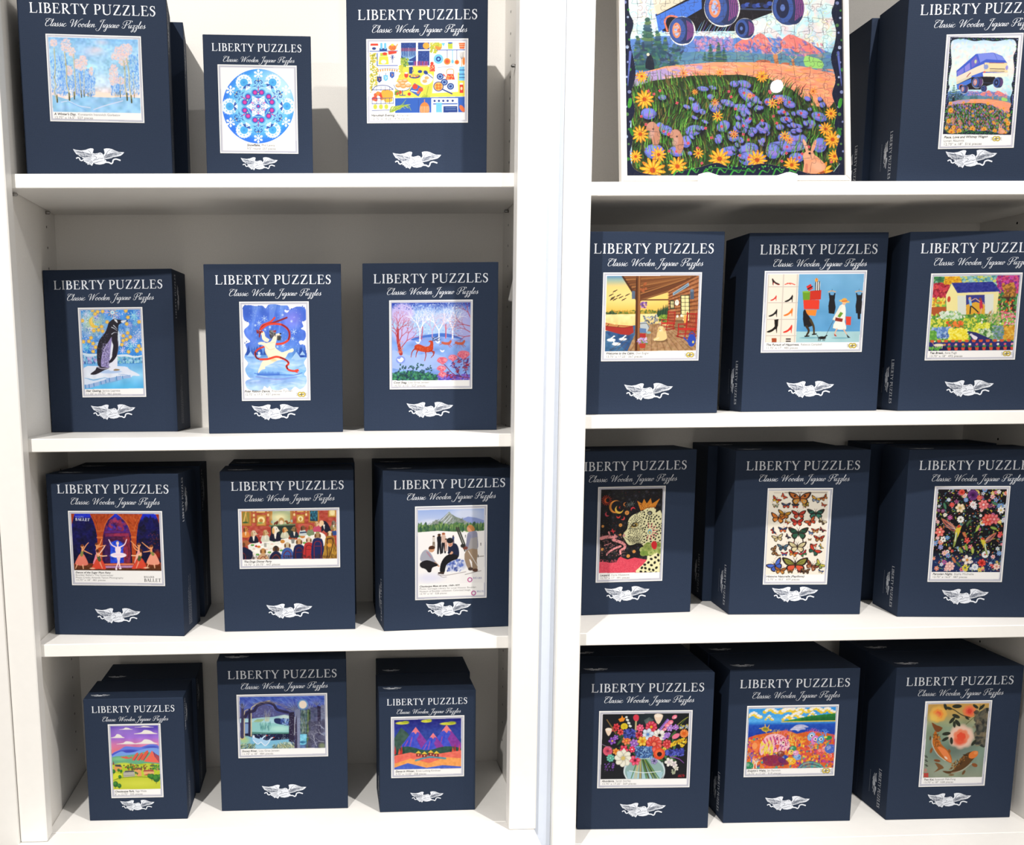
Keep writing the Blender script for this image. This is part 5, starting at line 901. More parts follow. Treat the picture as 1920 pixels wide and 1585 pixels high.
    c.line([(507, 442), (500, 700), (492, 955)], 33, '6a3c20', sm=0); c.line([(514, 442), (508, 700), (500, 955)], 12, 'a0683c', .9, sm=0); c.line([(495, 460), (486, 950)], 6, '3a2012', sm=0); c.dabs(10, 520, 490, 560, 550, 7, 12, ['8a4a24', 'a85c34'])
    c.dabs(30, 522, 625, 560, 665, 6, 7, ['8a5aa8', 'b084c0', '6a4a7c']); c.poly([(705, 730), (720, 690), (760, 690), (760, 760), (712, 760)], '8a2420', .0)
    def chair(x, y, s):
        R_ = 'a82420'
        for i in range(5): c.line([(x+i*s*.1, y+s*.1), (x+s*.08+i*s*.1, y-s*.75)], s*.035, R_, sm=0)
        for P in ([(x-s*.05, y+s*.15), (x+s*.05, y-s*.85)], [(x+s*.48, y+s*.1), (x+s*.55, y-s*.8)], [(x+s*.02, y-s*.78), (x+s*.55, y-s*.76)], [(x-s*.45, y), (x+s*.45, y+s*.02)], [(x-s*.45, y-s*.22), (x+s*.05, y-s*.22)], [(x-s*.42, y-s*.22), (x-s*.48, y+s*.45)], [(x+s*.42, y+s*.05), (x+s*.4, y+s*.5)], [(x-s*.45, y+s*.3), (x+s*.4, y+s*.3)], [(x-s*.05, y+s*.1), (x-s*.1, y+s*.45)]): c.line(P, s*.06, R_, sm=0)
        c.line([(x-s*.55, y+s*.4), (x-s*.1, y+s*.52), (x+s*.5, y+s*.42)], s*.06, '8a1a18'); c.poly([(x-s*.45, y-s*.02), (x+s*.45, y), (x+s*.4, y+s*.1), (x-s*.42, y+s*.1)], 'c03028')
    c.ell(785, 780, 30, 50, '8a6a48'); c.ell(785, 735, 30, 12, 'b08c60'); [c.line([(756, y), (814, y)], 3, '4a3424', sm=0) for y in (755, 800)]; c.ell(772, 722, 8, 9, 'f0ece0'); c.ell(800, 718, 8, 9, 'f0ece0')
    chair(705, 765, 95); chair(835, 805, 130)
    # dog
    c.ell(655, 885, 50, 14, '6a4c34', .7); c.poly([(632, 830), (650, 795), (675, 795), (692, 830), (698, 870), (670, 888), (620, 888), (603, 878), (625, 862)], 'e8cc8c', sm=4); c.ell(658, 808, 22, 20, 'eed49a'); c.ell(641, 812, 7, 16, 'd8b474', 1, .3); c.ell(678, 812, 7, 16, 'd8b474', 1, -.3); c.ell(652, 816, 8, 7, 'f6e6c0'); c.ell(651, 812, 3, 2.6, '2a1c14'); c.line([(640, 870), (612, 884)], 10, 'f2dca8')
    c.poly([(515, 760), (555, 755), (580, 790), (560, 830), (515, 825)], 'b8c0c4'); c.poly([(510, 800), (556, 805), (556, 835), (512, 832)], '5a7aa8'); c.line([(515, 770), (560, 768), (575, 795)], 4, '3a4450'); c.ell(572, 832, 16, 9, '8ab0b0'); c.poly(q4(512, 838, 552, 868), 'b02c2c')
    c.dabs(60, 495, 868, 565, 912, 6, 6, ['9a7ab8', 'c0a4d8', '6a8a4c', 'd8c4e0']); c.poly([(505, 905), (552, 905), (546, 938), (512, 938)], 'b8402c')
    c.ell(868, 888, 28, 44, '2c48b0'); c.line([(845, 900), (815, 870)], 9, '2c48b0'); c.line([(850, 850), (870, 830), (892, 850)], 6, '2440a0'); c.ell(878, 900, 7, 9, 'e8d060'); c.line([(300, 945), (350, 940)], 3, '2a3a50')
def a_happy(c):
    c.cx = 1700
    c.grad([(405, '78b0d8'), (800, '5a9ccc')]); c.poly([(1590, 825), (2040, 825), (2040, 905), (1580, 905)], 'a8cfd4'); c.mottle(.06, 14)
    c.poly([(1395, 425), (1618, 425), (1590, 900), (1375, 900)], 'f0e4d4'); 
    for y in (515, 625, 740, 852): c.line([(1390-(y-425)*.04, y), (1612-(y-425)*.05, y)], 9, 'cfc4b8', sm=0); c.line([(1390-(y-425)*.04, y-5), (1612-(y-425)*.05, y-5)], 3, 'fbf6ee', sm=0)
    for x0 in (1408, 1512, 1608): c.line([(x0, 425), (x0-28, 900)], 8, 'cfc6bc', sm=0)
    def heel(x, y, s, col, f=1, boot=0):
        P = [(-1, .35), (-.6, .15), (-.1, -.1), (.35, -.6), (.62, -1), (.72, -.6), (.62, -.1), (.6, .5), (.5, .5), (.42, -.05), (.1, .15), (-.3, .4), (-.8, .5)]
        c.poly([(x+f*a*s, y+b*s) for a, b in P], col, sm=2)
        if boot: c.poly([(x+f*s*.25, y-s*.5), (x+f*s*.2, y-s*1.5), (x+f*s*.85, y-s*1.6), (x+f*s*.75, y-s*.5)], col)
    heel(1455, 490, 30, 'c0302c', -1); heel(1452, 486, 30, '241c1c', -1); c.line([(1520, 500), (1555, 492), (1588, 502)], 6, 'e04a3c'); c.line([(1535, 490), (1560, 500)], 4, 'e04a3c'); heel(1443, 600, 26, 'd83c34'); heel(1550, 605, 34, '1c1818'); heel(1440, 705, 36, '20201f'); heel(1545, 700, 38, 'f07a2c'); heel(1435, 810, 44, '17140f', 1, 1); heel(1540, 815, 38, 'e03a2c')
    c.poly(q4(1425, 870, 1458, 898), 'a84a28'); c.poly(q4(1522, 872, 1556, 896), '3a3030'); c.line([(1522, 884), (1556, 884)], 6, 'f0e8e0', sm=0)
    X = 1548
    def p(*a): return [(x+X, y) for x, y in a]
    c.poly(p((112, 675), (190, 675), (180, 718), (115, 712)), 'f08830'); c.poly(p((97, 608), (208, 608), (205, 672), (100, 672)), 'e03c28'); c.poly(p((145, 545), (222, 540), (218, 605), (140, 608)), 'c8301f'); c.poly(p((93, 552), (145, 552), (140, 608), (95, 608)), '6a9a28'); c.ell(X+118, 552, 26, 6, '88b83c'); c.poly(p((180, 482), (216, 482), (212, 542), (178, 542)), 'f4f2ee')
    for k in range(3): c.line(p((184+k*13, 482), (182+k*13, 542)), 6, '1c1c1c', sm=0)
    c.poly(p((118, 515), (150, 497), (165, 530), (135, 547)), 'd8302c'); c.line(p((128, 533), (160, 515)), 8, '3a1c1c', sm=0); c.ell(X+190, 470, 11, 13, 'f0a040'); c.line(p((190, 458), (192, 470)), 4, 'c05a20')
    c.poly(p((95, 690), (110, 675), (120, 700), (150, 740), (158, 785), (100, 790)), '1a181c', sm=2); c.line(p((118, 790), (132, 820), (118, 850)), 17, '3a2c1c', 1, 12); c.line(p((145, 745), (165, 790), (168, 840)), 17, '4a3a20', 1, 12); c.line(p((106, 858), (132, 856)), 9, '1a1414'); c.line(p((158, 845), (182, 842)), 9, '1a1414')
    for dx, w in ((295, 1), (482, .8)):
        c.poly(p((dx-22, 560), (dx-14, 560), (dx-10, 575), (dx+12, 575), (dx+16, 560), (dx+24, 562), (dx+18, 610), (dx+24, 660), (dx+14, 705), (dx-24, 700), (dx-26, 650), (dx-18, 605)), '1b1a1e', sm=0); c.line(p((dx-25, 553), (dx, 546), (dx+25, 553)), 6, 'd8a878'); c.line(p((dx, 546), (dx+2, 534)), 2, '333333')
    c.poly(p((468, 700), (488, 700), (486, 740), (470, 740)), '1b1a1e')
    c.poly(p((345, 650), (382, 640), (388, 700), (380, 760), (388, 812), (298, 802), (318, 750), (335, 700)), 'f2efe4', sm=2); c.line(p((355, 655), (330, 700), (308, 740)), 20, 'e8e6da'); c.ell(X+378, 628, 13, 16, 'e8b898'); c.ell(X+380, 618, 36, 9, 'f0b85a', 1, .15); c.ell(X+380, 608, 18, 12, 'e8a848'); c.line(p((364, 618), (398, 616)), 5, 'd04030', sm=0)
    c.poly(p((318, 728), (368, 738), (362, 760), (312, 752)), '8a2c20'); c.poly(p((352, 690), (370, 700), (348, 730), (330, 722)), '6a9a30'); c.poly(p((388, 722), (425, 724), (420, 782), (388, 780)), 'e04430')
    c.line(p((325, 808), (312, 835), (318, 852)), 9, 'e8b898', 1, 6); c.line(p((372, 812), (392, 845)), 9, 'e8b898', 1, 6); c.poly(p((305, 840), (320, 852), (322, 860), (308, 855)), 'b02c24'); c.poly(p((390, 842), (402, 855), (416, 868), (398, 868)), '1a1414')
    c.line(p((305, 745), (280, 790), (248, 855)), 2.4, '3a4a50', sm=0); c.ell(X+222, 868, 28, 10, '1c1a1a'); c.line(p((240, 862), (256, 852)), 8, '1c1a1a'); c.line(p((198, 866), (188, 850)), 4, '1c1a1a'); [c.line(p((q, 870), (q-3, 888)), 4, '1c1a1a', sm=0) for q in (200, 212, 232, 242)]
    c.ell(X+140, 868, 70, 6, '4a8aa0', .5); c.ell(X+350, 870, 60, 6, '5a98ac', .5)
def a_tea(c):
    c.cx = 1280
    c.poly(q4(950, 430, 1640, 960), '3f7a4c'); c.dabs(900, 955, 435, 1625, 720, 12, 9, ['3f8a4a', '2c6a50', '5aa854', 'd8c83c', '7ab8a0', '2f5a3c', '8ac080'], .8); c.dabs(260, 1150, 440, 1480, 500, 12, 10, ['8ab8c0', '6aa8b8', 'a8d0c8', '4a8a88', 'd8d860'], .85)
    c.dabs(300, 990, 490, 1110, 590, 9, 9, ['a82838', 'c83c50', '8a1c30', 'd84c4c']); c.dabs(200, 1080, 440, 1190, 490, 9, 8, ['e0a020', 'f0c030', 'c88a20']); c.dabs(300, 1440, 440, 1590, 560, 9, 8, ['a82c6a', 'c84aa0', '7a2c8a', 'd8507a']); c.dabs(80, 1480, 500, 1560, 590, 9, 10, ['c88a3c', '8a5a2c']); c.line([(1030, 580), (1025, 700)], 7, '5a3c20'); c.line([(1522, 570), (1515, 700)], 7, '5a3c20')
    c.dabs(140, 985, 590, 1080, 700, 10, 8, ['e8d040', 'd88a2c', '8ac04a', 'f0e070']); c.poly(q4(980, 650, 1085, 712), 'b0562c'); c.poly(q4(1450, 590, 1560, 690), '4a2c24'); c.dabs(80, 1440, 600, 1600, 720, 9, 10, ['3f7a3c', 'e0602c', '54944a'])
    c.poly([(1085, 570), (1128, 488), (1175, 560), (1220, 715), (1090, 715)], 'f2e6a0'); c.poly([(1165, 555), (1450, 550), (1430, 725), (1215, 720), (1170, 700)], 'efe3a4'); c.poly([(1125, 486), (1410, 484), (1462, 552), (1165, 556)], '2f3590'); c.mottle(.15, 70, [(1125, 486), (1410, 484), (1462, 552), (1165, 556)])
    c.poly(q4(1165, 575, 1222, 715), 'dce0d4'); c.poly([(1350, 570), (1414, 568), (1408, 715), (1348, 712)], 'dfe4d8'); c.poly(q4(1224, 572, 1352, 715), '3a3c8a'); c.poly([(1224, 640), (1290, 620), (1352, 640), (1352, 715), (1224, 715)], 'e0a834', sm=0); c.ell(1106, 598, 11, 20, 'c84a34')
    c.line([(1250, 600), (1256, 640)], 18, '8ac0e8', 1, 16, 0); c.ell(1250, 595, 9, 10, 'e0a880'); c.line([(1255, 650), (1250, 700)], 8, '17202c'); c.line([(1262, 650), (1285, 670), (1305, 690)], 8, '17202c'); c.line([(1258, 612), (1285, 598)], 6, 'e0b090'); c.line([(1325, 615), (1328, 660)], 18, 'c8304a', 1, 24, 0); c.ell(1322, 602, 9, 10, '8a4a2c'); c.line([(1318, 618), (1292, 598)], 6, 'e0b090'); c.line([(1330, 665), (1322, 700)], 6, 'e0b090'); c.line([(1340, 625), (1350, 645)], 5, 'e0b090')
    c.poly([(1190, 715), (1380, 712), (1385, 760), (1190, 770)], 'b8442c'); c.dabs(80, 1280, 700, 1390, 765, 4, 14, ['c8502c', 'e06a38'], .9, .4)
    c.poly([(975, 710), (1640, 700), (1590, 960), (950, 960)], '4a8c3c', .8); c.dabs(900, 960, 705, 1580, 890, 9, 7, ['5aa03c', '8ac04a', '3f7a34', 'c8d050', 'e8e8d8', '7ab048'])
    def blob(x0, y0, x1, y1, cols, n=120, r=9): c.dabs(n, x0, y0, x1, y1, r, r*.9, cols)
    blob(1045, 685, 1185, 735, ['e8ece4', 'cfe0c8', '8ab87c']); blob(975, 740, 1120, 790, ['c8cc3c', 'e0dc58', '6a9a34'], 160); blob(1090, 755, 1210, 790, ['e05a2c', 'f08038', '6a8a34']); blob(985, 795, 1115, 865, ['5a80c0', '7aa0d8', '4a6aa8', 'a8c0e0'], 220); blob(1105, 805, 1230, 885, ['f0e040', 'e8d020', 'f8f070'], 240); blob(1260, 770, 1380, 830, ['d8d830', 'a8c040', 'f0ec60'], 200); blob(1400, 790, 1480, 880, ['8aa0a8', '6a8a9a', '5a8a5c'], 120); blob(1480, 790, 1560, 880, ['d8a030', 'c88a28', 'e8b84a'], 160); blob(965, 820, 1010, 880, ['5a9a3c', '7ab84a'])
    blob(1210, 735, 1280, 790, ['c8d03c', 'e8e060', '6a9a3c']); blob(1310, 810, 1400, 880, ['4a7c3c', '8ab86a', 'cfdcc0'])
    for x, y in ((1475, 690), (1525, 700), (1445, 720)):
        for k in range(14): c.ell(x+c.r.uniform(-8, 8), y-70+k*9, 6, 5, ['8ab84a', 'c8cc60', 'e89aa0'][k % 3])
    c.dabs(60, 1460, 690, 1560, 780, 6, 6, ['e8808a', 'f0a8a8', 'e0607a']); c.dabs(40, 1370, 690, 1450, 770, 3, 14, ['a8a070', 'c8b890'], .9, .3)
    c.poly([(1230, 820), (1290, 830), (1400, 880), (1400, 900), (1240, 895), (1255, 870)], '2a2c6a'); c.poly([(1250, 840), (1275, 850), (1300, 865), (1285, 885), (1265, 870)], 'e8e0ec', sm=2); c.ell(1255, 845, 10, 8, 'd8ccd8')
    c.poly([(958, 895), (1560, 893), (1552, 930), (956, 925)], '2c2c74'); c.poly([(956, 925), (1552, 930), (1550, 958), (950, 958)], '1c1c4a')
    for i in range(12):
        x = 985+i*48; c.poly([(x-15, 880), (x+15, 880), (x+10, 897), (x-10, 897)], 'd85a34')
    for i in range(10):
        x = 1102+i*48; c.line([(x, 930), (x, 915)], 4, '4a8c3c'); c.ell(x, 912, 9, 8, ['e05a6a', 'f0a0a8', 'e88a3c', 'f4e8d8'][i % 4]); c.dabs(5, x-12, 920, x+12, 932, 5, 4, ['4a9440']); c.poly([(x-13, 933), (x+13, 933), (x+9, 952), (x-9, 952)], 'd84a38')
    c.ell(1030, 915, 36, 10, 'e8dcc0'); c.line([(995, 912), (985, 895)], 4, 'c8985a'); c.ell(1070, 913, 10, 7, 'c8985a'); [c.line([(q, 918), (q-4, 938)], 4, 'e8dcc0', sm=0) for q in (1008, 1020, 1046, 1056)]; c.dabs(24, 965, 930, 1055, 952, 8, 6, ['4a9440', '7ab850'])
def a_leo(c):
    c.cx = 470
    c.poly(q4(240, 440, 710, 1070), '17161a'); c.dabs(700, 245, 455, 705, 1000, 2.2, 2.2, ['5a5a20', '3a4a2c', '4a4a5c', '6a2c2c', '30406a'], .8)
    for _ in range(60): x, y = c.r.uniform(250, 700), c.r.uniform(460, 980); r = c.r.uniform(8, 20); c.star(x, y, r, ['3c3c48', '2c3440', '44402c'][_ % 3], 1.6, 10); c.ell(x, y, r*.4, r*.4, '34343e')
    c.star(300, 540, 36, 'c83c20', 4, 16); c.ell(300, 540, 16, 18, 'e0602c'); c.ell(308, 538, 13, 15, '1a181a')
    def moon(x, y, r, col, w=.35, a=0): c.ell(x, y, r, r, col); c.ell(x+r*w*math.cos(a), y-r*w*math.sin(a), r*.86, r*.86, '17161a')
    moon(365, 585, 46, 'e08c3c', .2, .2); moon(390, 605, 30, 'e8b84a', .4, 1.0); moon(305, 640, 16, 'd84a5a', .5, .6); moon(385, 655, 14, 'd8403c', .6, 1.6); moon(418, 668, 14, 'd84a4a', .6, 2.4); moon(490, 602, 16, 'd83c4c', .5, -1.2); moon(398, 590, 8, 'c8302c', .5, 0); moon(435, 567, 14, 'c8783c', .4, 0)
    for x, y, r in ((447, 628, 15), (400, 718, 12), (272, 728, 9), (398, 788, 8), (497, 907, 11), (455, 940, 12), (268, 895, 10)): c.ell(x, y, r, r, 'e89a4a'); c.ell(x, y, r*.5, r*.5, '9a4a24'); c.star(x, y, r*1.1, 'f0b060', 1.6, 8)
    for x, y in ((460, 570), (485, 560)): c.star(x, y, 18, '6a7470', 3, 6)
    c.star(345, 762, 14, 'e03c44', 6, 5)
    for P, w in (([(262, 815), (300, 805), (340, 805), (370, 800)], 26), ([(315, 770), (330, 810)], 12), ([(350, 825), (420, 850), (430, 880), (400, 900), (400, 925)], 22), ([(400, 870), (350, 890), (310, 920), (300, 935)], 16), ([(285, 865), (330, 850)], 8), ([(360, 790), (350, 830)], 14)): c.line(P, w, 'f09a9c', 1, w*.6)
    c.dabs(260, 255, 785, 440, 940, 4, 3, ['f09a9c', '17161a'], .5)
    c.poly([(244, 985), (290, 985), (330, 992), (370, 985), (385, 955), (400, 945), (420, 955), (450, 965), (500, 950), (560, 960), (600, 965), (600, 1066), (243, 1066)], 'e04a5e', sm=0); c.dabs(500, 245, 970, 590, 1064, 3, 3, ['f06a78', 'c83a50', 'e85a6c'], .7)
    head = [(418, 800), (420, 785), (450, 740), (455, 690), (480, 650), (540, 620), (575, 600), (590, 590), (625, 582), (655, 600), (655, 625), (700, 640), (706, 1060), (510, 1060), (560, 1000), (590, 960), (585, 900), (560, 860), (530, 845), (470, 862), (445, 845), (430, 820)]
    c.poly(head, 'eee9b8', sm=3); K = '1b1a16'
    ins = lambda x, y: x > 430 and not (y > 840 and x < 590+(-.0)*(y)) or (y > 960 and x > 540+(1060-y)*.5)
    pts = []
    for _ in range(5000):
        x, y = c.r.uniform(440, 705), c.r.uniform(605, 1058)
        r = 3.2 if x < 560 and y < 860 else (5.5 if y < 900 else 9)
        if y < 870:
            if x < 455+max(0, 700-y)*.9+max(0, y-830)*2: continue
            if x > 640 and y < 640: continue
            if x > 590 and y > 800: r = 6
        else:
            if x < 600-max(0, y-960)*.75: continue
        if all((x-a)**2+(y-b)**2 > ((r+q)*1.38)**2 for a, b, q in pts): pts.append((x, y, r))
    for x, y, r in pts: c.ell(x, y, r*1.2, r*.95, K, 1, c.r.uniform(0, 3) if r > 4 else -.6)
    for k in range(6): c.line([(448+k*3, 800+k*9), (490, 806+k*8), (545, 790+k*10)], 2.4, '3a382c', .8)
    c.line([(455, 740), (500, 742), (560, 745)], 3, '54503c'); c.line([(430, 805), (470, 830), (530, 828)], 3, '3a382c'); c.ell(425, 792, 9, 10, 'd89a94'); c.line([(425, 775), (460, 735), (470, 700)], 5, 'd8cfa0')
    c.ell(500, 718, 26, 15, 'a88c44', 1, -.3); c.ell(500, 718, 15, 11, '3a3420'); c.ell(498, 714, 4, 4, 'f0ead0'); c.line([(472, 732), (500, 700), (535, 700)], 5, '2a2820')
    c.ell(622, 615, 26, 30, 'eee9b8'); c.ell(612, 628, 18, 16, '3a382c'); c.ell(610, 630, 11, 10, '8a8a84')
    c.poly([(545, 610), (520, 540), (556, 560), (570, 525), (590, 560), (618, 520), (628, 560), (685, 522), (650, 585), (600, 588), (570, 605)], 'd8862c', sm=0); c.dabs(40, 545, 560, 650, 595, 3, 3, ['8a4a1c', 'f0b050']); c.line([(548, 610), (600, 588), (652, 584)], 5, 'a85c20')
    for k in range(12): a = k*math.pi/6+.2; c.line([(610, 760), (610+60*math.cos(a), 760-62*math.sin(a))], 6, 'e0506c', 1, 3, 0) if math.cos(a) > -.5 else None
    c.ell(608, 760, 22, 28, 'eee9b8'); c.ell(610, 762, 14, 18, '7ab8c8'); c.ell(610, 766, 7, 9, 'e0c050')
    for _ in range(16): x, y = c.r.uniform(560, 685), c.r.uniform(855, 925); c.ell(x, y, 24, 20, ['9aa858', '7a9440', 'b4be70'][_ % 3]); c.star(x, y, 16, '5a7434', 2, 8)
    c.poly([(620, 850), (640, 828), (662, 845), (655, 885), (632, 885)], 'd82c34', sm=2)
def bfly(c, x, y, s, c1, c2, kind=0, a=0.):
    def p(*pts):
        o = []
        for u, v in pts: o.append((x+s*(u*math.cos(a)-v*math.sin(a)), y+s*(u*math.sin(a)+v*math.cos(a))))
        return o
    K = '2a1c18'
    for m in (-1, 1):
        c.poly(p((0, -.1), (m*.35, -.45), (m*.95, -.62), (m*1.0, -.4), (m*.7, .0), (m*.1, .1)), K, sm=3); c.poly(p((m*.08, -.1), (m*.35, -.36), (m*.82, -.5), (m*.84, -.38), (m*.6, -.05), (m*.12, .04)), c1, sm=3)
        c.poly(p((0, .0), (m*.6, .02), (m*.72, .3), (m*.45, .6), (m*.2, .45)), K, sm=3); c.poly(p((m*.06, .04), (m*.52, .08), (m*.6, .28), (m*.4, .48), (m*.18, .36)), c2, sm=3)
        if kind == 1: c.ell(*p((m*.45, -.25))[0], s*.1, s*.1, K); c.ell(*p((m*.38, .25))[0], s*.09, s*.09, 'f0d880'); c.ell(*p((m*.38, .25))[0], s*.05, s*.05, '2a3a8a')
        if kind == 2: c.line(p((m*.4, .5), (m*.45, .9)), s*.1, K); [c.ell(*p((m*(.3+.12*k), -.3+.05*k))[0], s*.05, s*.08, c2) for k in range(4)]
        if kind == 3: [c.line(p((0, 0), (m*(.5+.1*k), -.5+.2*k)), s*.03, K, .8, sm=0) for k in range(3)]
    c.line(p((0, -.3), (0, .35)), s*.11, K, 1, s*.05, 0); c.line(p((0, -.3), (-.15, -.6)), s*.03, K, sm=0); c.line(p((0, -.3), (.15, -.6)), s*.03, K, sm=0)
def a_butt(c):
    c.cx = 1750
    c.poly(q4(1440, 440, 1960, 1120), 'f3ecdd');
    c.line([(1598, 482), (1900, 480)], 7, '8a8074', .7, sm=0); c.line([(1520, 484), (1570, 483)], 4, 'b0a698', .7, sm=0)
    P = ['a8401c', 'c8602c', 'd8903c', 'b83020', 'e0702c', '8a5a2c', 'd8b84a', '7a3c20', 'b8862c', 'c83c30']
    row = [(1535, 535, 34, 'b83c28', 'd8b040', 0, .5), (1590, 510, 26, 'c84030', 'e06a3c', 0, .8), (1706, 525, 80, 'b8682c', 'c88a3c', 1, 0), (1822, 530, 38, 'd8a83c', '8a9ab0', 0, .3), (1880, 518, 30, '9a4a24', 'c87a3c', 3, -.6), (1605, 575, 34, '3a4a6a', 'c04a34', 0, 0), (1530, 578, 24, 'c8c8a8', '8a9a80', 0, 0), (1672, 578, 28, '2a3a4a', 'd84a34', 0, 0), (1750, 572, 26, 'c8b04a', '8a6a2c', 3, -.4), (1876, 570, 22, 'd8602c', 'c83c3c', 1, .4),
      (1546, 668, 56, 'd8782c', 'e08c3c', 3, .2), (1590, 640, 48, 'c8902c', 'a86a24', 3, .2), (1695, 640, 52, 'b8382c', 'c84a34', 3, 0), (1818, 635, 62, '1f3a34', '3a7a6a', 2, 0), (1560, 545, 0, 'b83020', 'c84a30', 0, 0), (1682, 695, 48, 'b83028', 'd04838', 0, 0), (1610, 695, 22, 'd8b04a', 'b83c28', 0, .5), (1780, 690, 44, 'd86034', 'b84428', 3, -.5), (1862, 688, 34, 'e8dcb8', '5a4a34', 3, .6),
      (1507, 760, 26, '24345c', 'b83c2c', 0, 1.2), (1578, 750, 34, '2c3c6a', 'd86a3c', 0, 0), (1690, 775, 72, '1d3a30', '2c5a44', 2, 0), (1780, 772, 22, '3a5a9a', '7aa0c8', 0, .2), (1812, 755, 30, 'b8502c', 'c8883c', 1, 0), (1860, 750, 24, '8a2c34', '3a2c2c', 0, .6), (1540, 810, 42, 'd8c898', 'c8b484', 3, -.2), (1612, 800, 22, '2c3c5c', '3a2c34', 0, .8), (1838, 812, 40, 'b83c28', 'a86a2c', 1, 0), (1770, 820, 14, '8a6a3c', 'b08a4c', 0, 0),
      (1512, 905, 40, '9a6a3c', '7a5434', 1, 1.4), (1576, 878, 42, '54748a', '3a5468', 3, 0), (1680, 875, 66, 'd8cc9c', 'e0d4a8', 3, 0), (1800, 862, 24, 'd04030', 'e07a4c', 0, 0), (1848, 870, 22, 'd8b04a', '5a8a8a', 0, 1.), (1585, 925, 26, 'b83440', '3a5aa8', 0, 0), (1648, 922, 36, 'd85030', 'd8903c', 3, .3), (1722, 922, 32, 'b82c3c', '3a7a4c', 0, -.5), (1800, 900, 50, 'c83c28', '2c5a4c', 0, .6), (1550, 935, 10, 'c8902c', 'c8902c', 0, 0),
      (1518, 1010, 62, '4a6ac8', '3f5cb8', 0, -.5), (1662, 1005, 92, '8a8a3c', 'd8583c', 3, 0), (1553, 1045, 44, 'a8642c', 'c8883c', 3, .1), (1780, 1010, 50, '8a4a34', 'a85c3c', 1, .5), (1838, 1000, 40, 'd8c84a', '8aa05a', 2, .7), (1625, 1050, 26, 'a8602c', '6a5a3c', 0, 0), (1690, 1050, 18, '3a2c2c', '8a3c34', 0, 0), (1735, 1048, 34, '7a5a3c', '5a4434', 3, 0), (1845, 1050, 20, '3a5a9a', 'd8c8a0', 0, .3)]
    for r in row:
        if r[2]: bfly(c, *r)
    c.dabs(70, 1500, 490, 1890, 1060, 3.5, 2.5, ['b83020', '8a2c20', 'c8602c'], .9)
def bird(c, x, y, s, f=1):
    def p(*pts): return [(x+f*u*s, y+v*s) for u, v in pts]
    c.poly(p((-.1, -.1), (-.5, -.45), (-1.1, -.75), (-.95, -.4), (-.6, 0), (-.2, .2)), 'b86a54', sm=3); c.poly(p((-.15, .0), (-.6, -.3), (-1.0, -.6), (-.6, -.1), (-.3, .15)), '5a2c3c', sm=3)
    for k in range(4): c.line(p((-.1, .05), (-.5-.12*k, -.5+.12*k)), s*.03, 'e8d0c0', .8, sm=0)
    c.poly(p((0, -.15), (.25, -.35), (.35, -.25), (.25, .1), (.1, .5), (-.1, .75), (-.15, .3)), 'd8c440', sm=3); c.poly(p((.1, -.25), (.3, -.35), (.3, -.15), (.0, -.05)), 'c83c2c', sm=2); c.poly(p((-.1, .3), (.05, .45), (-.15, 1.2), (-.3, 1.3)), '8a9a4a', sm=2); c.line(p((-.05, .3), (-.15, .9)), s*.06, 'f0ece0')
    c.ell(*p((.32, -.32))[0], s*.13, s*.11, '5a8a8a'); c.line(p((.4, -.35), (.75, -.55)), s*.05, '54504c', 1, s*.02, 0); c.ell(*p((.34, -.34))[0], s*.03, s*.03, '111111')
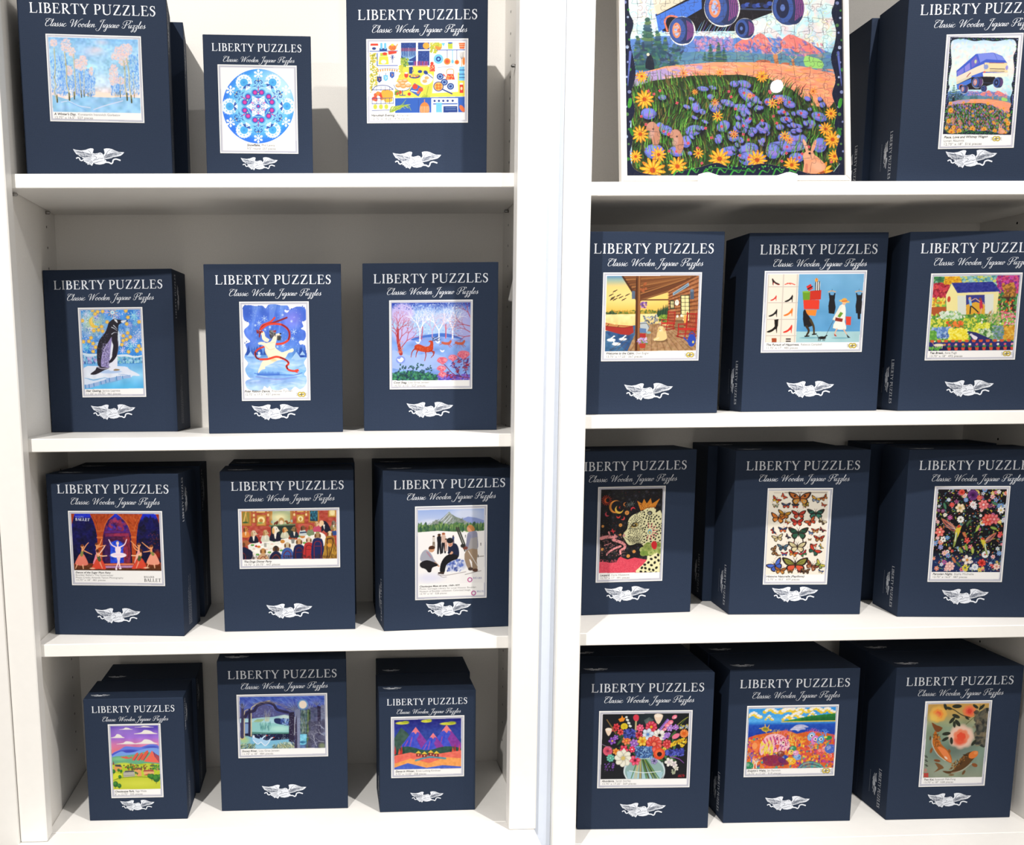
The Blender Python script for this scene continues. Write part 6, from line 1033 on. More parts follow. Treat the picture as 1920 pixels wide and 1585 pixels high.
def a_night(c):
    c.cx = 1300
    c.poly(q4(1000, 440, 1600, 1060), '100f16'); c.grad([(440, '140f18'), (900, '0c0c14'), (980, '1a2c5c'), (1060, '1c2a58')])
    F = ['e86a7a', 'f4f0ea', 'f0b8b8', 'e0403c', '6a94d0', 'f0d060', 'b04a8a', 'f08a6a', 'd8dcf0', '8a3c6a', 'c8d8e8']
    L = ['7a9a3c', 'd8c83c', '2f6a4c', '5a8aa8', '3a5c34', 'a8b84a', 'c0643c', '4a7a8c']
    c.dabs(520, 1030, 450, 1580, 1055, 9, 3.6, L, .95); c.dabs(300, 1030, 460, 1580, 1055, 3, 3, F)
    for _ in range(190):
        x, y = c.r.uniform(1030, 1580), c.r.uniform(455, 1050)
        if (1110 < x < 1330 and 640 < y < 870) or (1320 < x < 1500 and 770 < y < 900): continue
        if y > 600 and c.r.rand() < .35: continue
        c.flower(x, y, c.r.uniform(9, 20), F[c.r.randint(len(F))], F[c.r.randint(len(F))], c.r.randint(5, 9), .4, c.r.rand()*3)
    for x, y, r, a, b, n in ((1335, 500, 38, '5a1c6a', '2c0c3c', 14), (1255, 480, 22, 'd83c2c', 'a82420', 8), (1240, 595, 34, 'f0d8b0', 'c8a04a', 6), (1410, 570, 36, 'e86a6a', 'f4d0d0', 7), (1335, 570, 24, 'f0e8e8', 'e8b0a8', 8), (1242, 678, 25, 'f6f4f0', '7a7a4c', 9), (1535, 610, 25, 'f0ece4', 'e0c040', 7), (1440, 680, 42, 'e04c40', 'f0a080', 8), (1485, 675, 38, 'd85a60', 'f0a0a0', 6), (1090, 770, 34, 'e86a60', 'f8d0b0', 6), (1115, 822, 22, 'f4f2ec', '6a5a5c', 6), (1145, 810, 16, '5a90d0', 'e0d8c0', 6), (1095, 880, 18, '8a8ac8', 'c8c8e8', 6), (1287, 830, 22, 'e03c34', 'f09080', 5), (1285, 970, 36, 'f0e0d0', 'd8903c', 5), (1160, 1015, 34, 'f0b8b0', 'f8d8d0', 8), (1270, 1025, 24, 'd8c83c', '3a5a8a', 7), (1340, 1020, 24, 'e8ecf4', '9ab0d8', 9), (1390, 990, 28, 'd82c24', '8a1c1c', 7), (1495, 1015, 24, 'f4d0c0', 'e8806a', 7), (1165, 665, 18, 'b84a8a', 'e0a0c8', 6), (1380, 520, 18, 'e0503c', 'f0a090', 7), (1130, 645, 14, 'f0e8e0', 'e0c040', 7), (1060, 560, 16, 'f4b8a0', 'd86a4a', 7), (1415, 930, 24, 'f0f0f0', 'c83c2c', 12)): c.flower(x, y, r, a, b, n, .42, x)
    for x, y, a in ((1300, 700, -.9), (1270, 790, .9), (1480, 740, .3), (1365, 740, -1.2), (1490, 560, .5), (1130, 580, 1.2), (1280, 880, 1.2), (1240, 900, .9), (1325, 900, 1.4), (1220, 1000, .8), (1190, 970, 1.0)): c.ell(x, y, 26, 10, L[int(x) % len(L)], 1, a); c.line([(x-20*math.cos(a), y-20*math.sin(a)), (x+20*math.cos(a), y+20*math.sin(a))], 1.6, 'e8e0c0', .8, sm=0)
    bird(c, 1215, 745, 100); bird(c, 1410, 830, 80, -1)
def a_bouq(c):
    c.cx = 590
    c.poly(q4(250, 600, 930, 1110), '181a20'); c.ell(620, 660, 120, 60, '24343c', .7, soft=.6)
    for P in ([(580, 1010), (450, 850), (310, 680)], [(570, 1010), (520, 800), (515, 650)], [(590, 1010), (640, 800), (680, 650)], [(600, 1010), (760, 800), (890, 650)], [(600, 1010), (740, 850), (860, 800)], [(570, 1010), (400, 900), (280, 860)], [(600, 980), (780, 920), (880, 890)]): c.line(P, 6, '4a6a34', 1, 4)
    c.dabs(120, 380, 760, 800, 980, 26, 7, ['3f6a3c', '54844a', '2c4c34'], .9)
    for k in range(10): c.line([(600, 720), (580+k*7, 650+abs(k-5)*4)], 4, '7a8a84', .8, sm=0)
    # vase
    c.ell(580, 1040, 152, 104, 'b8d0d4'); c.ell(580, 1045, 142, 94, '8fb0ac'); c.poly([(450, 1045), (600, 1060), (715, 1045), (700, 1100), (460, 1100)], 'a8ccd8', .9)
    for i in range(18): x = c.r.uniform(480, 690); c.line([(560+(x-580)*.3, 960), (x, 1095)], 9, ['4a7c3c', '8a9a4c', '2c4c30', 'c8b87c', '6a5a3c'][i % 5], .9, 6, 0)
    c.line([(470, 1042), (580, 1054), (700, 1042)], 5, 'e8f4f4'); c.line([(445, 980), (432, 1050), (450, 1098)], 9, 'dce8ec', .9); c.line([(712, 980), (728, 1050), (712, 1098)], 7, 'dce8ec', .8)
    # calla, poppy bud, lilies
    for x, y, s, f in ((318, 755, 1, 1), (682, 655, 1.3, -1)): c.poly([(x, y+35*s), (x-24*s, y-8*s), (x-14*s, y-24*s), (x+14*s, y-24*s), (x+26*s, y-10*s)], 'f0d8c0', sm=3); c.ell(x, y-14*s, 20*s, 9*s, 'f8ecdc')
    c.poly([(500, 640), (518, 630), (538, 640), (536, 670), (518, 682), (500, 665)], 'd83c50', sm=3); c.line([(518, 682), (515, 760)], 12, 'c8b480')
    for k in range(7): c.ell(448+k*5, 650+k*11+(k % 2)*8, 9, 8, 'e4e8e0')
    c.poly([(388, 665), (410, 655), (415, 635), (425, 655), (440, 655), (428, 680), (400, 685)], 'f0902c', sm=0); c.ell(432, 718, 26, 24, 'e0c82c'); c.star(432, 718, 22, 'c8a820', 3, 8)
    for x, y, r, a, b, n in ((375, 720, 24, 'd82c34', '8a1820', 6), (405, 760, 24, 'e03c3c', '8a1820', 6), (360, 740, 20, 'c82430', '6a1418', 6), (548, 728, 28, 'e84c74', 'f4a8b8', 7), (630, 720, 42, 'd8304c', 'e8b030', 9), (605, 775, 44, 'cfe0f4', '5a8ad0', 6), (690, 780, 46, 'f0ece4', '1c1c20', 8), (540, 780, 28, 'c02c44', '7a1424', 7), (448, 822, 32, 'e8703c', 'f0a83c', 6), (505, 840, 32, '9a5cc0', 'c8a0e0', 6), (565, 825, 36, 'f0b830', 'd87a1c', 6), (650, 845, 58, 'e0483c', 'f08060', 10), (745, 845, 34, 'd03038', 'f07068', 8), (430, 885, 32, 'e02c50', 'f8e0e8', 5), (490, 885, 24, 'e82c54', 'fbe8ec', 6), (312, 898, 34, 'e0506c', '8a2c4c', 14), (372, 902, 24, 'f0922c', 'd8701c', 6), (332, 950, 28, '5ab49c', 'a8d8c8', 8), (425, 950, 62, 'ece8d4', 'd8c070', 8), (512, 965, 38, 'e84468', '5a1a30', 6), (652, 968, 26, '8a80b8', '2c2c4c', 6), (765, 725, 26, 'b07ad8', 'e0c8f0', 6), (810, 720, 22, 'a868d0', 'e0c8f0', 6), (745, 780, 22, '9a5cc8', 'e0c8f0', 6), (870, 765, 30, 'f07a2c', 'e85c1c', 12), (760, 975, 32, 'ece8e0', 'd8c8d8', 5), (795, 990, 26, 'e8e0dc', 'c8b8c8', 5), (812, 1020, 18, 'e0dccc', 'c8c0a8', 5), (345, 825, 28, '7a3cb0', 'e0c040', 5), (370, 800, 20, '8a4cc0', 'c8a0e0', 5), (725, 885, 18, 'e0c83c', 'c8a020', 6)): c.flower(x, y, r, a, b, n, .45, x*.1)
    c.ell(575, 905, 66, 44, '3a5c94'); c.dabs(200, 515, 865, 638, 945, 7, 6, ['5a88c8', '3a5c94', '8ab4e0', '2c4070'])
    c.ell(688, 915, 42, 42, 'e04c2c'); c.ell(688, 910, 30, 26, 'f06c3c'); c.ell(690, 918, 18, 17, '2c1418')
    c.dabs(120, 430, 740, 510, 800, 8, 7, ['3a44a0', '5460c0', '24285c']); c.dabs(140, 735, 875, 865, 925, 7, 7, ['3c44a8', '5a64c8', '2a2c70'], 1, ok=lambda x, y: abs(y-(915-(x-735)*.12)) < 24)
    for P, cols in (([(775, 640), (700, 830)], 0), ):
        for k in range(16): c.ell(748-k*4+(k % 2)*10, 665+k*5, 7, 6, ['8a5cc0', 'b088d8'][k % 2])
    for k in range(12): c.ell(720+k*4, 800-k*4+(k % 3)*6, 8, 7, ['9a6cd0', 'b894e0'][k % 2])
    for x, y, r in ((800, 645, 20), (770, 685, 22), (745, 705, 20), (728, 735, 16)): c.ell(x, y, r, r*.7, 'f07a94', 1, -.5); c.ell(x+5, y+3, r*.5, r*.4, 'f8b0bc')
    c.ell(810, 785, 30, 17, 'f07a98', 1, -.5); c.dabs(60, 770, 800, 890, 860, 10, 7, ['e8c02c', 'f0d848', 'c8981c'], 1, ok=lambda x, y: abs(y-(865-(x-770)*.4)) < 26)
    c.line([(820, 705), (860, 670), (898, 645)], 6, '8a8a3c'); c.dabs(30, 840, 700, 895, 730, 6, 4, ['c8b84a', 'd8d0c0', '8aa0b8']); c.line([(770, 935), (830, 950), (868, 980)], 8, '8a4ca8', 1, 4); c.dabs(30, 290, 990, 360, 1040, 5, 4, ['6a3c94', '8a5cb8']); c.line([(360, 970), (290, 1050)], 2, '6a6a5c'); c.line([(305, 670), (370, 770)], 7, '8a6a3c'); c.line([(270, 850), (340, 880)], 4, '8a6a94')
    c.dabs(12, 775, 1030, 805, 1060, 6, 6, ['a8b094']); c.dabs(16, 828, 1064, 876, 1080, 5, 5, ['8a1c24'])
def a_dolph(c):
    c.cx = 1700
    c.grad([(560, '2f94e8'), (670, '5ab4f4'), (700, '3a7ad8')]); Y = ['f4d848', 'f6efe4', 'f0c83c', 'f8e890']
    for x, y, w in ((1390, 640, 60), (1515, 605, 62), (1500, 660, 34), (1660, 605, 90), (1740, 600, 60), (1850, 595, 70), (1930, 605, 60), (1640, 660, 50), (1700, 645, 60), (1820, 635, 40)):
        for k in range(7): c.ell(x+(k-3)*w*.26, y-8*math.sin(k)-(3-abs(k-3))*5+6, w*.24, w*.2, Y[0 if k % 2 else 2])
        for k in range(6): c.ell(x+(k-2.5)*w*.26+5, y-9*math.sin(k)-(3-abs(k-2.5))*6-2, w*.2, w*.15, 'f6f0e6')
    c.poly([(1585, 680), (1700, 660), (1800, 640), (1985, 620), (1985, 680), (1700, 690)], '2c8a3c', sm=0); 
    for x in range(1740, 1985, 10): c.poly([(x-8, 672), (x, 655-(x-1740)*.14-c.r.rand()*14), (x+8, 672)], '1f6a34')
    c.line([(1590, 684), (1980, 676)], 7, 'f0c860', sm=0)
    c.grad([(688, '3a90e0'), (705, '1f50b8'), (800, '1838a0'), (850, '2440a8')], [(1345, 690), (1985, 682), (1975, 900), (1320, 900)])
    reef = [(1345, 800), (1400, 780), (1520, 760), (1620, 745), (1700, 770), (1800, 750), (1900, 760), (1980, 780), (1965, 1025), (1325, 1030)]
    c.poly(reef, 'd8642c', sm=0); RC = ['f0882c', 'e8502c', 'f4b43c', 'd83c6a', '8a2c7a', 'f06a4a', 'e8a02c', 'b83ca0', 'f4e04a', '2ca8a0', '5a3c9a']
    c.dabs(700, 1330, 790, 1975, 1025, 10, 7, RC, .8)
    for x, y, L, cc in ((1400, 880, 26, 'e86a4c'), (1550, 780, 24, 'f0c04a'), (1600, 790, 26, 'f07a8a'), (1640, 780, 24, 'f06a6a'), (1690, 830, 28, 'f4c04a'), (1730, 830, 26, 'f0b43c'), (1660, 800, 24, 'f0c858'), (1800, 790, 26, 'e84c7c'), (1830, 770, 24, 'f06ab0'), (1890, 780, 22, '5a8ae8'), (1910, 770, 20, '6a9af0'), (1970, 800, 22, 'b83c8a'), (1380, 1000, 26, 'f4e4c8'), (1400, 990, 24, 'f8ecd8'), (1365, 950, 22, '3a6ae0'), (1760, 900, 22, 'e0405a'), (1800, 880, 22, 'f08ab0')): c.tree(x, y+L*1.2, L, 1.57, 9, cc, 4, .55)
    c.poly([(1345, 690), (1350, 690), (1345, 700)], '2c8a3c')
    c.ell(1470, 738, 30, 18, 'd8a83c', 1, .2); c.ell(1470, 736, 20, 12, '8a8a2c', 1, .2); c.ell(1508, 745, 9, 7, 'e8b84a')
    for P in ([(1450, 730), (1425, 732)], [(1490, 725), (1500, 705)], [(1470, 720), (1468, 700)], [(1470, 752), (1480, 768)]): c.line(P, 8, 'e8b84a', 1, 4)
    # striped fish
    c.poly([(1430, 850), (1450, 820), (1480, 785), (1540, 770), (1600, 785), (1640, 825), (1645, 860), (1610, 895), (1550, 905), (1500, 910), (1470, 900), (1440, 930), (1425, 900)], 'f4b8c0', sm=3); c.ell(1400, 860, 30, 40, 'f07a3c'); c.ell(1390, 860, 20, 24, 'f49a5a')
    for k in range(7): c.line([(1455+k*25, 790+abs(k-3)*9), (1468+k*25, 850), (1450+k*26, 905-abs(k-3)*5)], 9, ['c8307a', 'e04a5a', 'b82c8a'][k % 3], .95, 5)
    c.dabs(40, 1540, 785, 1640, 880, 9, 4, ['7a2c8a', 'fbe8f0', 'c83c6a'], .9, -.5); c.ell(1600, 835, 12, 12, 'f8e0c0'); c.ell(1600, 835, 6, 6, '5a1c3c'); c.dabs(40, 1440, 830, 1520, 910, 4, 14, ['e8e04a', 'f0d838'], .9, 0); c.poly([(1540, 850), (1570, 850), (1555, 890)], 'e86a3c')
    for x, y, r, cc in ((1598, 955, 38, '2c50b0'), (1640, 965, 26, 'f4c83c'), (1580, 918, 28, '8a3c2c'), (1670, 880, 26, '2c8a5c'), (1700, 940, 28, '7aa8e0'), (1655, 905, 22, 'f4d050'), (1690, 910, 22, 'e89ac8'), (1870, 900, 30, 'f0605a'), (1905, 880, 26, 'f08a7a'), (1945, 930, 26, 'f0583c'), (1940, 880, 40, '4a6ac8'), (1660, 970, 30, 'f4b82c'), (1345, 1005, 34, '2c8a5c')): c.ell(x, y, r, r*.85, cc); c.ell(x-r*.25, y-r*.25, r*.45, r*.35, 'f8f0e0', .35); c.dabs(10, x-r*.6, y-r*.5, x+r*.6, y+r*.5, 3, 3, ['f0f0f4', '1c2c6a'], .5)
    for k in range(6): c.line([(1700+k*8, 1022), (1740+k*6, 985+k*6), (1800, 972+k*8), (1860-k*4, 990+k*5), (1895-k*8, 1022)], 5, ['1f8a94', '4ac0b8', '146a80'][k % 3])
    for x, y in ((1700, 735), (1720, 720)): c.poly([(x-50, y+8), (x-20, y-14), (x+30, y-16), (x+68, y+2), (x+30, y+6), (x+10, y+20), (x-10, y+8)], 'b8b8dc', sm=3); c.line([(x-40, y+6), (x+20, y)], 4, 'f0f0fb', .8)
    for x, y, cc in ((1805, 790, '8ab8e8'), (1830, 815, 'd87ac8'), (1872, 815, '5aa8d8')): c.ell(x, y, 26, 34, cc, 1, .5); c.ell(x+3, y-6, 12, 12, 'f4f4f8'); c.ell(x+4, y-6, 6, 6, '141428'); c.dabs(8, x-18, y+5, x+18, y+30, 5, 4, ['f0a04a', '5a4ac0'])
    c.ell(1930, 800, 26, 16, '2c8a4a'); c.ell(1910, 795, 12, 8, 'f0e050'); c.poly([(1450, 940), (1560, 930), (1640, 985), (1560, 1005), (1470, 1000)], '7a1c4c', .8, sm=3); c.mottle(.08, 60)
def a_koi(c):
    c.cx = 1200
    c.grad([(545, 'c89a4c'), (620, 'b0a068'), (720, '8a9c80'), (900, '7f9486'), (1088, '86907a')]); c.mottle(.14, 8); c.ell(1200, 880, 120, 60, '4a5a50', .5, soft=.7); c.ell(1180, 600, 150, 50, 'd8a850', .5, soft=.6); c.ell(1090, 1030, 120, 60, '9aa490', .6, soft=.6)
    def rose(x, y, r, cols):
        for k in range(16): a = k*.8; c.ell(x+r*.62*math.cos(a), y+r*.55*math.sin(a), r*.5, r*.42, cols[0], .8, a, soft=.35)
        for k in range(14): a = k*.9; c.ell(x+r*.35*math.cos(a), y+r*.32*math.sin(a), r*.34, r*.28, cols[1], .8, a, soft=.3)
        for k in range(12): a = k*1.1; c.ell(x+r*.2*math.cos(a), y+r*.2*math.sin(a), r*.2, r*.14, cols[2], .9, a)
    rose(1100, 625, 55, ['e8b050', 'f0903c', 'e8643c']); c.ell(1070, 650, 36, 30, 'ecc860', .8, soft=.5); rose(1330, 605, 44, ['e8804a', 'e86048', 'd8402c'])
    rose(1262, 790, 82, ['f0c8b4', 'f08460', 'e85034']); c.ell(1250, 825, 40, 28, 'e85438', .8, soft=.4)
    D = '262a20'
    c.poly([(1470, 580), (1400, 620), (1370, 680), (1375, 740), (1360, 800), (1385, 850), (1440, 860), (1475, 700)], '2f3432', sm=3); c.dabs(140, 1370, 600, 1470, 850, 14, 24, ['3c403c', '6a6658', '24282a', '8a7a60'], .6)
    c.line([(1150, 580), (1210, 590), (1270, 630), (1330, 650)], 6, D); c.line([(1410, 560), (1390, 620), (1300, 700)], 4, '5a5a34')
    for x, y, a, r in ((1155, 570, 1.2, 26), (1240, 568, 0, 34), (1180, 582, .3, 24), (1200, 670, -.9, 28), (1230, 640, .4, 30), (1240, 690, .9, 30), (1215, 700, 1.4, 24), (1155, 768, -.1, 30), (1145, 808, -.5, 26), (1190, 820, 1.4, 26), (1352, 835, -.9, 26), (1375, 570, .6, 24), (1420, 575, -.8, 26), (1310, 655, .6, 18)): c.ell(x, y, r, r*.42, D, 1, a); c.line([(x-r*.7*math.cos(a), y-r*.7*math.sin(a)), (x+r*.7*math.cos(a), y+r*.7*math.sin(a))], 1.6, '54604c', .8, sm=0)
    # fish
    B, O = '6a4420', 'd8702c'
    c.poly([(1050, 685), (1085, 705), (1130, 725), (1100, 755), (1072, 745)], '7a4420', sm=2); c.poly([(1070, 750), (1060, 790), (1050, 830), (1070, 890), (1110, 940), (1160, 975), (1185, 980), (1185, 940), (1165, 895), (1120, 850), (1090, 800), (1085, 760)], 'b8641f', sm=3); c.poly([(1075, 850), (1100, 860), (1150, 890), (1180, 950), (1180, 978), (1140, 950)], 'e8844a', sm=3); c.dabs(90, 1060, 770, 1110, 860, 5, 4, ['8a4c1c', '54340f', 'c87a2c'], .8)
    c.line([(1050, 800), (1050, 850), (1085, 920), (1140, 965)], 6, 'e0d8c8', .7); c.ell(1040, 890, 9, 20, '8a5024', 1, .2); c.ell(1080, 965, 24, 9, '7a4420', 1, .2); c.ell(1172, 895, 8, 14, '8a5024', 1, -.4); c.ell(1036, 800, 6, 16, '5a4024'); c.ell(1145, 945, 16, 7, 'f0e0d0', .8, .7)
    c.poly([(1060, 980), (1100, 990), (1128, 1018), (1100, 1030), (1050, 1052), (1085, 1020)], '7a5430', sm=2); c.poly([(1115, 1040), (1180, 1040), (1220, 1000), (1260, 940), (1310, 905), (1370, 895), (1380, 910), (1340, 960), (1290, 1010), (1230, 1045), (1160, 1062)], '5a3c1c', sm=3)
    c.dabs(120, 1170, 930, 1310, 1040, 7, 5, ['8a5c2c', '3a2814', 'a87434'], .8, ok=lambda x, y: abs(y-(1045-(x-1150)*.85)) < 28); c.ell(1345, 922, 36, 26, 'e07a34', 1, -.5); c.ell(1365, 908, 16, 12, 'e89050', 1, -.4); c.line([(1180, 1055), (1260, 1035), (1330, 985)], 6, 'd8ccb8', .6)
    c.ell(1352, 998, 22, 13, '8a5028', 1, .4); c.ell(1270, 1052, 9, 18, '6a4a28', 1, .5); c.ell(1180, 1070, 20, 6, '7a5a34'); c.ell(1290, 925, 20, 5, '3a2c1c', 1, .2)
    for y in (935, 965, 1000): c.star(1000, y, 11, '1f201c', 3, 4, .3); c.line([(990, y-8), (1010, y+8)], 3, '1f201c')
    c.poly(q4(978, 1055, 1012, 1088), 'b8443c'); c.ell(992, 1035, 12, 14, 'c87a70', .6)
def LU(x, y):
    v = (y-315)/795; u = (x-(625-63*v))/560
    return (68+u*1775, -1100+v*2537)
def a_van(c, big=0):
    c.cx = 950
    c.poly(q4(40, -1120, 1870, 1450), '141b34')
    R = c.r
    edge = [(150, -1020), (400, -1060), (700, -1000), (950, -1030), (1250, -1000), (1600, -1060), (1760, -1010), (1800, -800), (1740, -600), (1790, -300), (1780, 0), (1750, 110), (1785, 250), (1770, 370), (1740, 480), (1775, 650), (1745, 770), (1785, 900), (1760, 1020), (1800, 1120), (1770, 1230), (1790, 1330), (1720, 1400), (1560, 1410), (1450, 1380), (1200, 1330), (1080, 1340), (900, 1350), (800, 1320), (650, 1360), (500, 1390), (400, 1420), (250, 1410), (140, 1370), (105, 1260), (130, 1130), (110, 1020), (150, 900), (125, 760), (160, 620), (150, 500), (120, 330), (150, 200), (115, 100), (120, -100), (160, -400), (120, -700), (100, -900)]
    E = catmull(edge, 4, True); c.poly(E, 'd8ecc8'); old = c.clip; c.setclip(E)
    c.grad([(-1100, 'a8cdf0'), (-900, 'd8e8f0'), (-300, 'e8f0e8'), (200, 'c8ecf0'), (420, 'a8d8f0')]); n = 900 if big else 300
    c.dabs(n, 80, -1080, 1820, 380, 60, 26, ['f4e0dc', 'f8ece8', 'b0e0ee', 'e8f0d0', 'c8e4f4', 'f0ccd0'], .45)
    if big:
        for _ in range(750):
            x, y = R.uniform(90, 1800), R.uniform(-1080, 400); r = R.uniform(14, 44); a = R.rand()*6; c.line([(x+r*math.cos(a+t), y+r*math.sin(a+t)*(1-t*.1)) for t in (0, 1, 2, 3, 4)], 4.5, ['e0b8b8', '74bcd4', 'c4d08c', 'fbf6ee', 'd89aa8', 'e0d070'][_ % 6], .7, 2)
    # far hills
    c.poly([(100, 330), (400, 300), (700, 300), (900, 330), (1100, 290), (1300, 320), (1500, 330), (1800, 460), (1800, 600), (100, 600)], '5a82c8'); c.mottle(.15, 40, q4(100, 300, 1800, 560))
    for P in ([(960, 370), (1060, 310), (1110, 330), (1090, 400), (1030, 420), (980, 410)], [(1110, 320), (1170, 275), (1230, 320), (1260, 400), (1250, 430), (1200, 440), (1150, 380)], [(1330, 350), (1400, 285), (1480, 310), (1560, 350), (1680, 450), (1640, 490), (1500, 470), (1420, 400), (1350, 400)]): c.poly(P, 'e88078', sm=2)
    c.dabs(260, 960, 290, 1680, 480, 18, 8, ['f09a8a', '7a6ac0', 'd86a80', '5a72c8', 'f4b0a0'], .6, .9, ok=lambda x, y: y > 300+abs(x-1300)*.18)
    c.dabs(100, 640, 310, 940, 420, 16, 12, ['c88ab0', '5a72c8', 'a87ac0', 'e89aa8'], .6)
    c.poly([(400, 430), (1000, 430), (1800, 480), (1800, 590), (400, 560)], '5c8a9c', .8, sm=0); c.dabs(160, 420, 430, 1760, 540, 40, 8, ['4a72a0', '6a9a8c', '54849c'], .5, 0)
    for x, y, s in ((262, 560, 390), (180, 560, 250), (340, 560, 290), (400, 550, 230), (470, 540, 170), (765, 500, 130), (830, 505, 150), (875, 505, 110), (720, 500, 70)):
        for k in range(16 if big else 8):
            t = k/15 if big else k/7; w = s*.26*(1-.78*t); c.ell(x+R.uniform(-4, 4), y-t*s, w, s*.045, ['2f5a50', '3f6a54', '2a4a5c', '3c5a6c', '5a7a4c'][k % 5], .92, R.uniform(-.2, .2))
    c.dabs(90, 160, 380, 540, 540, 26, 14, ['2a4c5c', '3a6a64', '4a6a8c', '2c3c5c'], .8); c.poly([(240, 560), (250, 480), (275, 450), (300, 480), (310, 570)], '182030', sm=2); c.ell(262, 450, 12, 12, 'e8dcc0')
    c.poly([(1530, 460), (1600, 470), (1670, 500), (1670, 560), (1530, 540)], '9ad470', sm=2)
    for x, y, s in ((1290, 470, 1), (1430, 500, .6)):
        c.line([(x, y), (x+10*s, y+50*s)], 34*s, 'b07048'); c.poly([(x-20*s, y-10*s), (x, y-30*s), (x+22*s, y-8*s), (x+4*s, y+32*s)], 'c8885c', sm=2); c.line([(x-8*s, y-25*s), (x-40*s, y-60*s), (x-30*s, y-80*s)], 7*s, 'd8b08c'); c.line([(x+10*s, y-25*s), (x+50*s, y-50*s), (x+55*s, y-80*s)], 7*s, 'd8b08c'); c.line([(x+35*s, y-45*s), (x+28*s, y-75*s)], 5*s, 'd8b08c'); c.ell(x-100*s, y+38*s, 60*s, 18*s, 'b8684c')
    # field
    c.poly([(120, 620), (400, 545), (800, 510), (1200, 510), (1500, 545), (1800, 610), (1800, 1450), (120, 1450)], 'f09a74'); c.poly([(120, 640), (400, 560), (700, 530), (600, 620), (120, 760)], '9a94d8', .8, sm=2)
    c.dabs(500 if big else 160, 400, 520, 1790, 820, 34, 7, ['f4a888', 'f08a6c', 'f6b87a', 'e87a68', 'f8b49c', 'f4a45c'], .6, .1, ok=lambda x, y: y > 520+((x-1000)/800)**2*60)
    g = [(120, 720), (300, 660), (600, 620), (1000, 610), (1250, 650), (1420, 730), (1580, 860), (1720, 880), (1800, 780), (1800, 1450), (120, 1450)]
    c.poly(g, '2a3a1e', sm=0)
    if not big:
        c.dabs(1500, 130, 640, 1790, 1400, 26, 13, ['4f9034', '66ac40', '7a74c8', '5a60b0', '8a80d8', '2c4420', 'c86a7c', '5c9c3c', '3c6c2c', 'd0607a'], .9, 1.2, ok=lambda x, y: y > 640+max(0, x-1250)*.45)
    else:
        for _ in range(1700): x, y = R.uniform(120, 1790), R.uniform(660, 1400); c.line([(x, y), (x+R.uniform(-4, 12)+14*math.sin(y*.012+x*.004), y-R.uniform(20, 45)), (x+R.uniform(-14, 24)+34*math.sin(y*.012+x*.004), y-R.uniform(50, 90))], 10, ['24381c', '141c14', '4a6a2c', '5a4a2c', '3c6c2c', '4f8a34', '1c2418', '6a5430'][_ % 8], .85, 2) if (x < 1250 or y > 640+(x-1250)*.5) else None
        st = [(1030, 690, 60, 34, .2), (955, 685, 36, 26, 0), (1060, 780, 90, 44, .7), (1120, 810, 40, 30, .5), (700, 725, 46, 20, .1), (780, 715, 30, 16, .3), (372, 795, 32, 22, 0), (640, 870, 34, 50, -.4), (760, 790, 26, 22, 0), (800, 870, 52, 46, 0), (900, 840, 60, 26, .3), (1010, 880, 66, 34, .2), (1150, 880, 40, 26, -.3), (1240, 830, 46, 34, 0), (1340, 800, 76, 26, .1), (1400, 850, 50, 30, .2), (1345, 920, 52, 20, .2), (1500, 920, 50, 26, .1), (1640, 950, 66, 36, .3), (1370, 975, 50, 28, .1), (1440, 1025, 66, 20, .1), (1560, 1010, 50, 36, 0), (1045, 975, 46, 38, -.3), (990, 1040, 50, 36, -.2), (860, 1025, 56, 42, -.5), (1180, 1040, 60, 44, -.2), (1090, 1065, 46, 30, 0), (260, 925, 62, 46, 0), (350, 1030, 34, 34, 0), (400, 1060, 50, 40, .2), (620, 1060, 68, 42, -.2), (940, 1110, 46, 40, 0), (820, 1130, 30, 40, .3), (560, 1150, 40, 50, .2), (1420, 1130, 120, 60, .1), (1370, 1190, 160, 46, 0), (1640, 1180, 56, 60, .3), (900, 1230, 90, 40, -.2), (1060, 1210, 80, 50, -.1), (1090, 1290, 110, 60, 0), (1260, 1230, 60, 60, .2), (300, 1230, 80, 60, 0), (480, 1230, 60, 40, .2), (1450, 1280, 60, 40, 0)]
        for x, y, a, b, t in st+[(R.uniform(560, 1700), R.uniform(800, 1320), R.uniform(16, 34), R.uniform(12, 24), R.rand()) for _ in range(46)]:
            c.ell(x+5, y+14, a*1.25, b*1.25, '15161c', .85, t, .15); c.ell(x, y, a, b, '5c66c0', 1, t); c.ell(x-4, y-b*.2, a*.85, b*.7, '7c84dc', .9, t, .2); c.ell(x+a*.1, y+b*.25, a*.6, b*.35, 'a070c8', .6, t, .3)
        for _ in range(900):
            x, y = R.uniform(130, 1790), R.uniform(660, 1400); L = R.uniform(36, 105); b = R.uniform(-14, 14)+30*math.sin(y*.012+x*.004)
            if x > 1250 and y < 700+(x-1250)*.45: continue
            c.line([(x, y), (x+b*.3, y-L*.5), (x+b, y-L)], 7.5, ['4a9434', '66b03c', '2f6a28', '7cc048', '2a5a28', '3f7c30', '8a7a3c'][_ % 7], .9, 1.5)
        for _ in range(60): x, y = R.uniform(150, 1750), R.uniform(690, 1330); c.flower(x, y, 12, 'd84a5a', 'b82c3c', 4, .6, R.rand()*2) if x < 1250 or y > 720+(x-1250)*.5 else None
